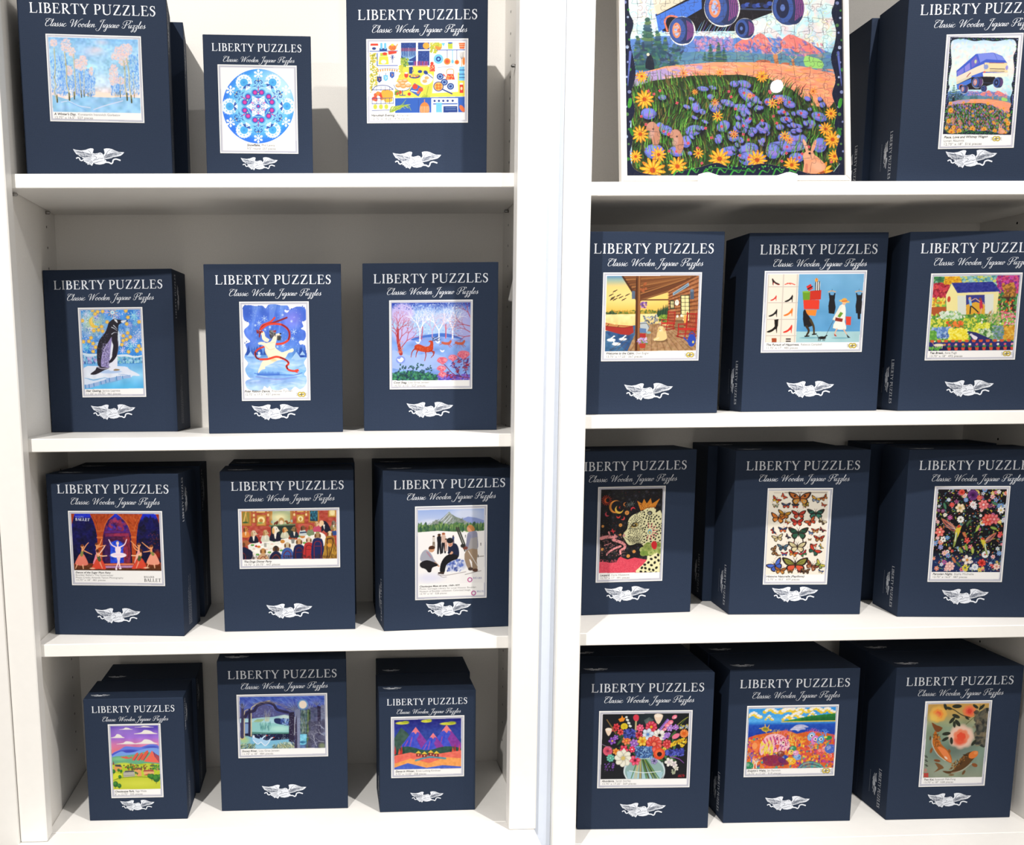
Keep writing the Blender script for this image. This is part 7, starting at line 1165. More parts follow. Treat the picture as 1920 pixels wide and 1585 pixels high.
    fl = [(228, 810, 76), (208, 625, 48), (545, 600, 40), (840, 595, 34), (1180, 625, 50), (1592, 745, 36), (190, 1090, 70), (1735, 925, 50), (1690, 1050, 56), (1745, 1135, 72), (1760, 1270, 54), (150, 1270, 52), (335, 1255, 62), (285, 1380, 104), (485, 1350, 78), (825, 1290, 88), (1130, 1300, 82), (1410, 1340, 66), (1655, 1400, 92), (635, 750, 26), (795, 835, 34), (815, 945, 44), (1080, 780, 28), (1260, 840, 42), (1322, 815, 32), (945, 1090, 36), (1355, 1105, 42), (1395, 1140, 34), (655, 1245, 44)]
    for x, y, r in fl:
        n_ = 12 if r > 45 else 9
        for k in range(n_): a = k*2*math.pi/n_+x; c.ell(x+.6*r*math.cos(a), y+.6*r*math.sin(a), r*.42, r*.13, ['f8a828', 'f08c20'][k % 2] if r > 40 else 'f08038', 1, a); c.ell(x+.55*r*math.cos(a), y+.55*r*math.sin(a), r*.25, r*.05, 'fcc84c', .8, a)
        c.ell(x, y, r*.22, r*.2, 'b84c1c')
    # rabbit and prairie dogs
    c.poly([(1500, 1140), (1530, 1190), (1545, 1230), (1600, 1260), (1660, 1310), (1690, 1360), (1640, 1400), (1560, 1420), (1500, 1420), (1510, 1330), (1505, 1270), (1525, 1230)], 'e09a74', sm=3); c.ell(1548, 1262, 46, 36, 'e8a480', 1, -.3); c.ell(1590, 1190, 14, 56, 'e09a78', 1, .35); c.ell(1524, 1180, 13, 52, 'e8ac8c', 1, -.35); c.ell(1556, 1246, 9, 9, '141420'); c.line([(1530, 1340), (1525, 1415)], 22, 'c87c64'); c.ell(1620, 1350, 50, 34, 'eab090', .7, .5, .4)
    for x, y, s in ((300, 1080, 1), (490, 1140, 1)): c.poly([(x-56, y-60), (x-20, y-90), (x+20, y-70), (x+50, y+20), (x+30, y+100), (x-10, y+90), (x-30, y-10), (x-60, y-20)], 'b88068', sm=3); c.ell(x-20, y-60, 34, 26, 'c08a74'); c.ell(x-6, y-30, 8, 7, '2a1c1c'); c.ell(x-20, y+10, 22, 40, 'c89a8c', .8, .3, .3)
    # flying van
    def L(*p): return [LU(*q) for q in p]
    c.poly(L((675, 590), (835, 450), (975, 437), (1050, 465), (1090, 520), (1096, 630), (900, 640), (880, 700), (680, 735)), '3f5cc8', sm=0)
    c.poly(L((672, 640), (840, 555), (900, 530), (905, 590), (800, 630), (675, 700)), 'e8dcc8'); c.poly(L((675, 700), (800, 630), (880, 600), (880, 690), (690, 745)), '4468d0')
    c.poly(L((680, 600), (735, 560), (735, 600), (685, 635)), '7a7ad8'); c.poly(L((742, 555), (785, 520), (788, 575), (745, 598)), '8a84dc'); c.poly(L((795, 510), (835, 465), (860, 520), (800, 565)), '6a64c8'); c.ell(*LU(832, 512), 30, 50, 'c8d0a0')
    c.poly(L((850, 450), (975, 440), (1050, 470), (1075, 500), (920, 492), (870, 520)), '7a8ae4'); c.line(L((985, 442), (1010, 495)), 8, '3a48a8', sm=0); c.poly(L((905, 520), (1090, 520), (1096, 600), (905, 595)), 'f0d8a8'); c.poly(L((890, 605), (1096, 600), (1094, 632), (895, 640)), 'f8ecd8')
    c.line(L((950, 570), (1070, 572)), 16, '2a2430', sm=0); c.line(L((950, 588), (1068, 590)), 10, '2a2430', sm=0); c.line(L((945, 522), (1065, 522)), 12, '8a2c34', sm=0); c.ell(*LU(918, 555), 60, 64, '8a9ad0'); c.ell(*LU(1088, 560), 36, 60, '9a94d8'); c.ell(*LU(905, 597), 30, 20, 'e8604c'); c.line(L((760, 640), (775, 620), (790, 605)), 22, 'a84c4c')
    c.poly([(330, 130), (700, -60), (1000, -80), (1300, -80), (1400, 60), (1110, 170), (1020, 260), (640, 262), (420, 270), (360, 250)], '17141c', sm=0); c.poly([(330, 140), (560, 30), (700, -30), (700, 80), (560, 160), (480, 150), (420, 140), (400, 240), (350, 270)], '4474d4'); c.line([(420, 260), (400, 180), (440, 140), (500, 150), (545, 185)], 14, 'e87a5c'); c.poly([(320, 60), (700, -120), (700, -60), (340, 130)], 'd8d0b8')
    c.line([(1000, 80), (1380, 90)], 12, '3c4a6c', sm=0)
    if big:
        for k in range(12): c.line([(660+k*22, 262), (700+k*22, 230-R.rand()*60)], 5, ['5aa8e8', 'b8e8f8', '7a6ac8'][k % 3], .9, 2, 0)
        for k in range(8): c.ell(1040+k*30, 30+R.rand()*30, 24, 18, ['2a3c7c', '3c54a8', '1c2440'][k % 3])
    for x, y, rx, ry in ((1045, 238, 78, 80), (1400, 70, 130, 140), (535, 255, 100, 110), (860, 70, 138, 145)):
        c.ell(x+4, y+4, rx+7, ry+7, 'f4f4ec'); c.ell(x, y, rx, ry, '2f4478'); c.ell(x+rx*.35, y, rx*.64, ry*.96, '27335c')
        for k in range(5): c.line([(x+rx*(.42+.11*k), y-ry*.72+k*ry*.07), (x+rx*(.5+.11*k), y), (x+rx*(.42+.11*k), y+ry*.72-k*ry*.07)], rx*.05, 'a04c94')
        c.ell(x-rx*.3, y, rx*.62, ry*.85, '3a569c'); 
        if x in (535, 860): c.ell(x-rx*.4, y, rx*.34, ry*.56, 'e88c64'); c.ell(x-rx*.4, y, rx*.2, ry*.4, 'a8b8e0'); c.dabs(10, x-rx*.6, y-ry*.4, x-rx*.2, y+ry*.4, 12, 9, ['e8a080', '7a94d8', 'c86a5c'])
        else: c.ell(x-rx*.35, y, rx*.4, ry*.6, '1c2444'); c.ell(x-rx*.35, y, rx*.15, ry*.2, '5a74b8')
    c.setclip(None) if old is None else None
    c.clip = old
    # border ornaments
    for i in range(40):
        y = -1050+i*60
        for x in (95, 1812): c.ell(x+18*math.sin(i*1.7), y, 9 if i % 3 else 14, 9 if i % 3 else 14, ['b8c8e8', '5a8a4c', '8a94c8', '3c8a34'][i % 4], .9)
    for x, s in ((120, 1), (1800, -1)): c.line([(x, 430), (x-8*s, 520), (x-20*s, 640), (x-24*s, 700)], 22, '5a68b4', 1, 4); c.ell(x-10*s, 840, 16, 42, '3f9a34', 1, .2); c.ell(x, 1070, 14, 36, '2f7a30', 1, -.3)
    for k in range(9):
        x = 450+k*115; c.line([(x, 1425), (x+30, 1385-15*(k % 2)), (x+70, 1400), (x+90, 1375)], 13, '3a9a3c', 1, 6)
    c.line([(700, 1380), (800, 1360), (950, 1380), (1100, 1390)], 8, '2c7a34'); c.dabs(40, 500, 1340, 1400, 1380, 6, 6, ['3a9a3c', '5ab84c'])
    for k in range(12): x = 300+k*120; c.line([(x, -1070), (x+40, -1040), (x+90, -1075)], 14, ['3a9a3c', '5a8ab8'][k % 2], 1, 6)
    if big:
        c.line([(1750, 1395), (1800, 1330)], 5, 'a8c8b0')
        # interlocking piece cuts
        K = '3a3440'
        for ax in (0, 1):
            for i in range(1, 23 if ax else 16):
                pos = (-1100+i*114) if ax else (68+i*115); lo, hi = (68, 1843) if ax else (-1100, 1437)
                s_ = lo; P = []
                while s_ < hi:
                    b = R.choice([-1, 1]); o = pos+R.uniform(-12, 12)
                    for a_, d_ in ((0, 0), (34, 4), (44, 8), (36, 30), (56, 42), (76, 30), (68, 8), (78, 4)): P.append((s_+a_, o+b*d_) if ax else (o+b*d_, s_+a_))
                    s_ += 112
                for q in range(0, len(P)-1, 8): c.line(P[q:q+10], 2.6, K, .62)
ART2 = {
 'dogs': ([(445.9, 954.8), (636.6, 952.4), (637.7, 1064.8), (449.6, 1067.2)], (440, 945, 9.366), [(120, 138), (1783, 122), (1792, 962), (145, 975)], a_dogs),
 'ski': ([(778.9, 949), (914.6, 948.7), (911.5, 1122.7), (777.6, 1124.8)], (640, 830, 3.867), [(558, 487), (1037, 485), (1036, 1020), (558, 1022)], a_ski),
 'chau': ([(201.8, 1358.8), (301, 1357.4), (306.6, 1495.6), (209.4, 1497)], (195, 1350, 9.908), [(122, 125), (1003, 115), (1048, 1285), (182, 1292)], a_chau),
 'geese': ([(442.8, 1303.8), (613.6, 1299.7), (615.3, 1418.3), (447.6, 1423)], (435, 1290, 10.105), [(140, 187), (1748, 150), (1765, 1132), (172, 1165)], a_geese),
 'davos': ([(733, 1344.5), (870.8, 1342.5), (869.8, 1456), (733.3, 1460)], (640, 1200, 4), [(398, 602), (898, 592), (897, 962), (398, 973)], a_davos),
 'cabin': ([(1131.9, 512.6), (1317.2, 513.4), (1308, 679.4), (1125.7, 678.9)], (1060, 400, 3.686), [(290, 440), (926, 442), (897, 958), (270, 958)], a_cabin),
 'happy': ([(1434.4, 509.9), (1627, 509.3), (1614, 662.3), (1425.4, 663.7)], (1060, 400, 3.686), [(1405, 430), (2067, 428), (2024, 897), (1378, 900)], a_happy),
 'tea': ([(1747.2, 513), (1918, 515.3), (1901.3, 677.3), (1731.8, 677.5)], (1480, 400, 3.686), [(1005, 440), (1592, 444), (1538, 955), (958, 955)], a_tea),
 'leo': ([(1121.3, 914.3), (1248.3, 910.7), (1241, 1088.4), (1116.4, 1094.4)], (1060, 800, 3.866), [(260, 462), (705, 450), (682, 1052), (244, 1066)], a_leo),
 'butt': ([(1441.5, 916.4), (1563.6, 915), (1548.5, 1095.7), (1428, 1097.5)], (1060, 800, 3.866), [(1484, 468), (1912, 464), (1872, 1070), (1446, 1076)], a_butt),
 'night': ([(1753.7, 912.5), (1896.5, 912), (1876.3, 1091.5), (1737.6, 1092.3)], (1480, 800, 3.866), [(1082, 458), (1582, 457), (1518, 1055), (1028, 1056)], a_night),
 'bouq': ([(1123.1, 1335), (1298.9, 1331.3), (1292.5, 1475.9), (1119.8, 1479.7)], (1060, 1180, 3.914), [(275, 630), (908, 615), (887, 1092), (260, 1105)], a_bouq),
 'dolph': ([(1401.6, 1324.4), (1574.5, 1321.8), (1562.3, 1454.7), (1393.4, 1458.5)], (1060, 1180, 3.914), [(1352, 588), (1990, 573), (1960, 1015), (1328, 1028)], a_dolph),
 'koi': ([(1738, 1315.4), (1863.2, 1313.9), (1842.8, 1473.8), (1718.9, 1476.4)], (1480, 1180, 3.914), [(1030, 552), (1475, 547), (1402, 1085), (972, 1090)], a_koi),
 'van': ([(1775, 66.5), (1918.8, 61), (1900.8, 276.7), (1758, 281.4)], None, None, a_van),
}
# name: (label quad in photo px TL TR BR BL, drawing zoom, art quad in drawing units TL TR BR BL, painter)
ZC = (1060, 400, 3.686); ZL = (1060, 800, 3.866); ZB = (1060, 1180, 3.914)
ART = {
 'winter': ([(86, 62), (264.7, 70.5), (270.5, 233), (93.5, 226.2)], (80, 55, 8.57), [(100, 118), (1530, 185), (1570, 1362), (165, 1312)], a_winter),
 'snow': ([(408, 121), (556, 124), (559.6, 289.5), (412.5, 287.4)], (405, 115, 8.806), [(55, 90), (1310, 100), (1335, 1500), (85, 1490)], a_snow),
 'hanu': ([(686.9, 73.1), (878.8, 73.4), (876.6, 231.3), (687.8, 231)], (600, 0, 3.2), [(300, 258), (870, 258), (866, 678), (300, 678)], a_hanu),
 'peng': ([(147.1, 577), (268.1, 577), (273.3, 745.8), (153.7, 744.8)], (140, 570, 8.566), [(110, 103), (1060, 103), (1098, 1362), (155, 1362)], a_peng),
 'bear': ([(449, 566), (579.6, 566), (581.6, 751.7), (453, 752)], (442, 560, 7.926), [(85, 75), (1065, 75), (1085, 1495), (115, 1495)], a_bear),
 'stag': ([(730, 563.5), (886.8, 562.6), (885, 729.5), (730.2, 731)], (640, 400, 3.302), [(314, 557), (799, 555), (795, 1033), (316, 1035)], a_stag),
 'ballet': ([(127.9, 957.6), (304.6, 960), (309, 1100.6), (134.8, 1097)], (120, 950, 9.6), [(135, 128), (1715, 152), (1750, 1168), (185, 1138)], a_ballet),
}
ART.update(ART2)
LOGO = {'bear': (972, 1427, 7.926), 'cabin': (855, 988, 3.686), 'happy': (1978, 922, 3.686), 'tea': (1497, 978, 3.686), 'dolph': (1906, 1038, 3.914), 'van': (1003, 1143, 4.404)}
def make_art(n, k=1.35):
    quad, zoom, aq, fn = ART[n]
    c = Cv(quad, (0, 0, 1), k, seed=len(n)*7+ord(n[0]))
    def ins(d):
        q = np.array(quad, float); m = q.mean(0); return [tuple(p+(m-p)/np.abs(m-p)*d) for p in q]
    for d, col in ((2.6, '8f93a8'), (3.5, 'f1f0f4'), (4.3, '9c9fb4'), (5.1, 'eceaf0')): c.poly(ins(d), col)
    c.poly(ins(6.2), 'fbfaf9')
    if n == 'van':
        H0, k0 = c.H, c.k
        c.zoom = (1640, 0, 4.404); g = [(625, 315), (1185, 312), (1125, 1110), (562, 1112)]
        r = c.T(g); c.H = homog([(68, -1100), (1843, -1100), (1843, 1437), (68, 1437)], r); c.zoom = (0, 0, 1); c.k = k0/4.404*560/1775
        c.setclip([(68, -1100), (1843, -1100), (1843, 1437), (68, 1437)]); c.van_label = 1; fn(c); c.clip = None; c.H, c.k = H0, k0
        zoom = (1640, 0, 4.404)
    else:
        c.zoom = zoom; c.k = k/zoom[2]; c.cx = sum(p[0] for p in aq)/4; c.setclip(aq); fn(c); c.clip = None
    if n in LOGO:
        x, y, s = LOGO[n]; c.zoom = (0, 0, 1); c.k = k; x, y = x/s+(zoom[0]), y/s+zoom[1]
        for dx, cc in ((-2.9, 'e0c84a'), (2.9, 'd8bc3c')): c.ell(x+dx, y, 4.6, 4.9, '6a6440'); c.ell(x+dx, y, 4.1, 4.4, cc); c.ell(x+dx, y, 2.1, 2.6, 'fbfaf9')
        c.line([(x-4, y+.8), (x+4, y-.4)], 1.6, '55523c', 1, sm=0)
        for m in (-1, 1):
            for t in (-2.4, 0, 2.4): c.line([(x+m*7.6, y+t*.7), (x+m*10, y+t)], .8, '8a8a90', .9, sm=0)
    return c
def make_puzzle(w=560):
    g = [(68, -1100), (1843, -1100), (1843, 1437), (68, 1437)]
    c = Cv(g, (0, 0, 1), 1, seed=5, size=(w, int(w*2537/1775)))
    a_van(c, 1)
    return c
# ---------------------------------------------------------------- PUZZLE BOXES
BX = {
 'winter': ('L', 'l1', 0.0119, 0.0550, 0.0850, 0.2581, 0.3180, (0.0462, 0.2115, 0.0994, 0.2462), (0.0518, 0.2054, 0.1163, 0.2405)),
 'snow': ('S', 'l1', 0.3315, 0.0765, 0.0519, 0.1938, 0.2515, (0.0251, 0.1673, 0.0482, 0.2007), (0.0276, 0.1648, 0.0516, 0.1977)),
 'hanu': ('L', 'l1', 0.5901, 0.1077, -0.0317, 0.2582, 0.3234, (0.0358, 0.2227, 0.106, 0.2523), (0.0421, 0.2163, 0.1241, 0.2455)),
 'van': ('L', 'r1', 1.5910, 0.0265, -0.0862, 0.2615, 0.3259, (0.0701, 0.2041, 0.0582, 0.2537), (0.077, 0.1965, 0.0829, 0.2471)),
 'peng': ('L', 'l2', -0.0088, 0.2043, -0.0761, 0.2547, 0.3161, (0.0661, 0.1941, 0.0688, 0.2434), (0.0718, 0.1894, 0.0859, 0.2382)),
 'bear': ('L', 'l2', 0.3166, 0.0977, 0.0189, 0.2575, 0.3160, (0.0647, 0.1958, 0.0613, 0.2468), (0.0684, 0.1928, 0.0646, 0.2434)),
 'stag': ('L', 'l2', 0.6155, 0.1315, -0.0597, 0.2598, 0.3190, (0.0508, 0.2113, 0.0798, 0.2492), (0.0563, 0.2066, 0.0973, 0.2439)),
 'ballet': ('L', 'l3', 0.0071, 0.0768, -0.1315, 0.2572, 0.3138, (0.0399, 0.2235, 0.0984, 0.2432), (0.0462, 0.2174, 0.1283, 0.2373)),
 'dogs': ('L', 'l3', 0.3367, 0.0731, 0.0088, 0.2561, 0.3145, (0.0328, 0.2278, 0.1244, 0.2419), (0.0395, 0.2214, 0.1429, 0.2364)),
 'ski': ('L', 'l3', 0.6477, 0.0529, 0.0879, 0.2583, 0.3150, (0.062, 0.2042, 0.0597, 0.2436), (0.0684, 0.1988, 0.0913, 0.2365)),
 'chau': ('S', 'l4', 0.0596, 0.0519, -0.0100, 0.1940, 0.2511, (0.0453, 0.148, 0.0467, 0.1992), (0.0506, 0.1427, 0.0648, 0.1948)),
 'geese': ('L', 'l4', 0.3178, 0.0830, -0.0031, 0.2560, 0.3136, (0.0369, 0.2172, 0.1117, 0.2442), (0.0427, 0.2113, 0.1308, 0.2388)),
 'davos': ('S', 'l4', 0.6371, 0.0573, 0.0069, 0.1928, 0.2515, (0.0234, 0.17, 0.0721, 0.1997), (0.0302, 0.1636, 0.0902, 0.1934)),
 'cabin': ('L', 'r2', 1.0173, 0.0390, 0.0305, 0.2682, 0.3339, (0.0405, 0.2274, 0.0985, 0.2604), (0.0476, 0.2217, 0.1175, 0.254)),
 'happy': ('L', 'r2', 1.3466, 0.0857, -0.0125, 0.2669, 0.3356, (0.0324, 0.2293, 0.1123, 0.2654), (0.0399, 0.2232, 0.1317, 0.2587)),
 'tea': ('L', 'r2', 1.6402, 0.0554, -0.0627, 0.2653, 0.3327, (0.044, 0.2139, 0.0949, 0.2562), (0.0503, 0.2083, 0.1132, 0.2506)),
 'leo': ('L', 'r3', 1.0183, 0.1448, 0.0600, 0.2717, 0.3366, (0.0683, 0.2089, 0.0676, 0.2642), (0.0751, 0.2027, 0.087, 0.2583)),
 'butt': ('L', 'r3', 1.3582, 0.1306, -0.0680, 0.2660, 0.3357, (0.0663, 0.1955, 0.0625, 0.2597), (0.0704, 0.188, 0.0836, 0.2546)),
 'night': ('L', 'r3', 1.6864, 0.0855, -0.1001, 0.2601, 0.3368, (0.0539, 0.1982, 0.072, 0.2645), (0.0608, 0.192, 0.0925, 0.258)),
 'bouq': ('L', 'r4', 1.0406, 0.0658, -0.0326, 0.2679, 0.3298, (0.0387, 0.2265, 0.0887, 0.2518), (0.046, 0.2194, 0.1083, 0.2453)),
 'dolph': ('L', 'r4', 1.3473, 0.0785, -0.0161, 0.2659, 0.3278, (0.0383, 0.2262, 0.0993, 0.2514), (0.0434, 0.2216, 0.1173, 0.2455)),
 'koi': ('L', 'r4', 1.6876, 0.0733, -0.0087, 0.2628, 0.3268, (0.0639, 0.2026, 0.071, 0.2547), (0.0715, 0.196, 0.091, 0.2482)),
}
CAP = {
 'winter': [[("A Winter's Day,", 0, 1), ('Konstantin Ivanovich Gorbatov', 1, 0)], [('13.75" x 16.5"  527 pieces', 1, 0)]],
 'snow': [[('Snowflake,', 0, 1), ('Phil Lewis', 1, 0)], [('9.5" round  257 pieces', 1, 0)]],
 'hanu': [[('Hanukkah Evening,', 0, 1), ('Anna Ivanir', 1, 0)], [('12.75" x 18.25"  474 pieces', 1, 0)]],
 'van': [[('Piece, Love and Whimsy Wagon', 0, 1)], [('Lynsn Akunnit', 1, 0)], [('12.75" x 18"  516 pieces', 1, 0)]],
 'peng': [[('Star Gazing,', 0, 1), ('Janice Laprete', 1, 0)], [('11.25" x 14.75"  461 pieces', 1, 0)]],
 'bear': [[('Polar Ribbon Dance,', 0, 1), ('Frances Tyrrell', 1, 0)], [('12.75" x 17.5"  457 pieces', 1, 0)]],
 'stag': [[('Cool Stag,', 0, 1), ('Lisa Graa Jensen', 1, 0)], [('14.75" x 15"  527 pieces', 1, 0)]],
 'ballet': [[('Dance of the Sugar Plum Fairy', 0, 1)], [("Boulder Ballet's The Nutcracker", 1, 0)], [('Photo Credit: Amanda Tipton Photography', 1, 0)], [('13.75" x 18"  481 pieces', 1, 0)]],
 'dogs': [[('The Dogs Dinner Party', 0, 1)], [('10.75" x 20.75"  447 pieces', 1, 0)]],
 'ski': [[('Chautauqua Mesa ski area, 1949-1977.', 0, 1)], [('Photo: Carnegie Library for Local History, Boulder,', 1, 0)], [('Museum of Boulder collection. Colorized image.', 1, 0)], [('13.75" x 16"  528 pieces', 1, 0)]],
 'chau': [[('Chautauqua Park,', 0, 1), ('Sage Wade', 1, 0)], [('8" x 12.75"  255 pieces', 1, 0)]],
 'geese': [[('Snowy River,', 0, 1), ('Lisa Graa Jensen', 1, 0)], [('11.75" x 18"  484 pieces', 1, 0)]],
 'davos': [[('Davos in Winter,', 0, 1), ('Ernst Ludwig Kirchner', 1, 0)], [('9.75" x 12.25"  258 pieces', 1, 0)]],
 'cabin': [[('Welcome to the Cabin,', 0, 1), ('Don Engler', 1, 0)], [('13.75" x 17.25"  567 pieces', 1, 0)]],
 'happy': [[('The Pursuit of Happiness,', 0, 1), ('Rebecca Campbell', 1, 0)], [('11.75" x 17"  485 pieces', 1, 0)]],
 'tea': [[('Tea Break,', 0, 1), ('Anna Pugh', 1, 0)], [('13.75" x 18"  492 pieces', 1, 0)]],
 'leo': [[('Leopard,', 0, 1), ('Daria Hlazatova', 1, 0)], [('12.75" x 17"  491 pieces', 1, 0)]],
 'butt': [[('Histoire Naturelle (Papillons)', 0, 1)], [('12.75" x 18.5"  609 pieces', 1, 0)]],
 'night': [[('Peruvian Night,', 0, 1), ('Stella Michelle', 1, 0)], [('13.75" x 16.5"  487 pieces', 1, 0)]],
 'bouq': [[('Abundance,', 0, 1), ('Sarah Gorley', 1, 0)], [('13.75" x 17.25"  569 pieces', 1, 0)]],
 'dolph': [[("Dolphin's Wake,", 0, 1), ('Jan Renwick', 1, 0)], [('13.75" x 17.25"  519 pieces', 1, 0)]],
 'koi': [[('Two Koi,', 0, 1), ('Suzannah Mah-Fong', 1, 0)], [('13.75" x 18"  538 pieces', 1, 0)]],
}
LAB = {
 'winter': 'navy puzzle box with a snowy birch avenue picture', 'snow': 'small navy puzzle box with a round blue snowflake picture',
 'hanu': 'navy puzzle box with a bright kitchen and menorah picture', 'van': 'navy puzzle box with a flying van picture beside the framed puzzle',
 'peng': 'navy puzzle box with a penguin on ice picture', 'bear': 'navy puzzle box with a dancing polar bear and red ribbon picture',
 'stag': 'navy puzzle box with a red stag in a winter wood picture', 'ballet': 'navy puzzle box with a ballet stage picture',
 'dogs': 'navy puzzle box with a picture of dogs dining at a long table', 'ski': 'navy puzzle box with a picture of people on skis by a mountain',
 'chau': 'small navy puzzle box with a green park and red mountains picture', 'geese': 'navy puzzle box with two white geese by a moonlit river',
 'davos': 'small navy puzzle box with a colourful alpine village picture', 'cabin': 'navy puzzle box with a lakeside cabin porch and dog picture',
 'happy': 'navy puzzle box with a shoe rack and woman shopping picture', 'tea': 'navy puzzle box with a garden shed and flower pots picture',
 'leo': 'navy puzzle box with a crowned leopard picture', 'butt': 'navy puzzle box with rows of butterflies on cream',
 'night': 'navy puzzle box with hummingbirds among flowers on black', 'bouq': 'navy puzzle box with a flower bouquet in a glass bowl picture',
 'dolph': 'navy puzzle box with a coral reef and dolphins picture', 'koi': 'navy puzzle box with two orange koi and roses picture',
}
DIM = {'L': (.2600, .3226), 'S': (.1935, .2513)}; DEP = {'L': .125, 'S': .125}
TI = {'L': (.0206, .2414, .0381, .0172), 'S': (.0153, .1769, .0279, .0131)}
SCR = {'L': (.0444, .2220, .0598, .0056), 'S': (.0335, .1632, .0458, .0041)}
EM = {'L': (.0838, .1745, .0243), 'S': (.0620, .1290, .0187)}
def shift(polys, dx, dz): return [[(a+dx, b+dz) for a, b in p] for p in polys]
def rot_mesh(me, side, W, name):
    """carry a print drawn on the front plane (u right, v up) to a side or the top: u,v -> new axes"""
    me = me.copy(); me.name = name
    for v in me.vertices:
        u, d, h = v.co.x, v.co.y, v.co.z
        if side == 'left': v.co = (d, .045-(h-.0) if 0 else h, u)
        elif side == 'right': v.co = (W-d, h, u)
        else: v.co = (u, h, -d)
    return me
PR = {}
for sz in 'LS':
    W, H = DIM[sz]; k = 1 if sz == 'L' else .76
    x0, x1, zb, ch = TI[sz]
    PR[sz, 'title'] = flat_mesh('title', shift(lay('LIBERTY PUZZLES', x1-x0, ch), x0, H-zb), M['print'], .0004)
    a, b, zb, xh = SCR[sz]
    PR[sz, 'subtitle'] = flat_mesh('subtitle', shift(script('Classic Wooden Jigsaw Puzzles', b-a, xh), a, H-zb), M['print'], .0004)
    a, b, zb = EM[sz]
    me = eagle_mesh('emblem', b-a, .0004, M['ink'])
    for v in me.vertices: v.co.x += a; v.co.z += zb
    PR[sz, 'emblem'] = me
    # side wording: drawn flat with u along the side's height, v towards the front
    e1 = eagle_mesh('side_emblem', .050*k, .0003, M['ink'])
    PR[sz, 'side_title'] = flat_mesh('side_title', lay('LIBERTY PUZZLES', .085*k, .0105*k), M['print'], .0003)
    PR[sz, 'side_emblem'] = e1
    R = random.Random(4); rows = []
    for r in range(7):
        x = 0; L = R.uniform(.05, .10)*k
        while x < L:
            wd = R.uniform(.002, .006); rows += rect(x, .0034*r, x+wd, .0034*r+.0011); x += wd+.0012
    PR[sz, 'fine_print'] = flat_mesh('fine_print', rows, M['fine'], .0003)
    PR[sz, 'web_line'] = flat_mesh('web_line', sum([rect(i*.0033*k, 0, i*.0033*k+.0022*k, .0014) for i in range(15)], []), M['fine'], .0003)
def to_side(me, side, W, z, d, name):
    """u runs down the left side (top of the letters to the front) or up the right side"""
    m2 = me.copy(); m2.name = name
    for v in m2.vertices:
        u, e, h = v.co.x, -v.co.y, v.co.z
        if side == 'left': v.co = (-e, d-h, z-u)
        elif side == 'right': v.co = (W+e, d-h, z+u)
    m2.flip_normals() if side == 'right' else None
    return m2
def to_top(me, H, x, y, name, sy=1.):
    m2 = me.copy(); m2.name = name
    for v in m2.vertices: v.co = (x+v.co.x, y+v.co.z*sy, H-v.co.y)
    return m2
GROUP = 'navy jigsaw puzzle boxes on the shelves'
CACHE = {}
def puzzle_box(key, sz, shelf, x, y, yaw, W, H, front=True, label='', dep=None):
    t = empty('puzzle_box', (x, y, SH[shelf]+.0003), yaw, label, 'puzzle box', GROUP)
    dep = dep or DEP[sz]
    ck = (sz, round(W, 3), round(H, 3), dep)
    if ck not in CACHE:
        bm = bmesh.new(); bm_box(bm, 0, W, 0, dep, 0, H, .0016, 3); CACHE[ck] = fin(bm, 'box_body', M['navy'], t)
        body = CACHE[ck]
    else: body = link('box_body', CACHE[ck].data, t)
    sx, sz_ = W/DIM[sz][0], H/DIM[sz][1]; k = 1 if sz == 'L' else .76
    if front:
        for nm in ('title', 'subtitle', 'emblem'):
            o = link(nm, PR[sz, nm], t)
            o.scale = (sx, 1, sz_)
    ks = (sz, round(W, 3), round(H, 3), 'p', dep)
    if ks not in CACHE:
        CACHE[ks] = [
         ('side_title', to_side(PR[sz, 'side_title'], 'left', W, .098*k, .0385*k, 'side_title')),
         ('side_emblem', to_side(PR[sz, 'side_emblem'], 'left', W, .084*k, .063*k, 'side_emblem')),
         ('web_line', to_side(PR[sz, 'web_line'], 'left', W, .082*k, .074*k, 'web_line')),
         ('side_title', to_side(PR[sz, 'side_title'], 'right', W, H-.094*k, .030*k, 'side_title')),
         ('side_emblem', to_side(PR[sz, 'side_emblem'], 'right', W, H-.078*k, .058*k, 'side_emblem')),
         ('fine_print', to_side(PR[sz, 'fine_print'], 'right', W, .014, .060*k, 'fine_print')),
         ('top_emblem', to_top(PR[sz, 'side_emblem'], H, .012*k, .020*k, 'top_emblem', 1.))]
    cx_ = x+W/2
    for nm, me in CACHE[ks]:
        left = me.vertices[0].co.x < .001
        link(nm, me, t)
    return t
for key, (sz, shelf, x, y, yaw, W, H, lb, ar) in BX.items():
    t = puzzle_box(key, sz, shelf, x, y, yaw, W, H, True, LAB[key])
    cv = make_art(key)
    lbl = link('cover_picture', grid_art('cover_picture', cv, lb[0], lb[1], lb[2], lb[3], .0007, .0006, M['art']), t)
    size = .0054 if key not in ('ballet', 'ski') else .0044
    wch = .00262*(1 if sz == 'L' else .93)
    if key == 'ballet': wch = .00248
    if key == 'ski': wch = .00228
    if key == 'van': wch = .00285
    x_ = ar[0]+.0018 if key != 'snow' else .074
    z_ = ar[2]-.0060 if key not in ('bear', 'snow') else (lb[2]+(.0165 if key == 'bear' else .0128))
    link('caption', text_mesh('caption', CAP[key], x_, z_, wch, size, .0010), lbl)
    if key == 'van': pass
    if key == 'ballet':
        c2 = flat_mesh('maker_mark', shift(lay('BALLET', .033, .0062), lb[1]-.0405, lb[2]+.0085)+shift(lay('BOULDER', .020, .0030), lb[1]-.0405, lb[2]+.0163), M['title'], .0010); link('maker_mark', c2, lbl)
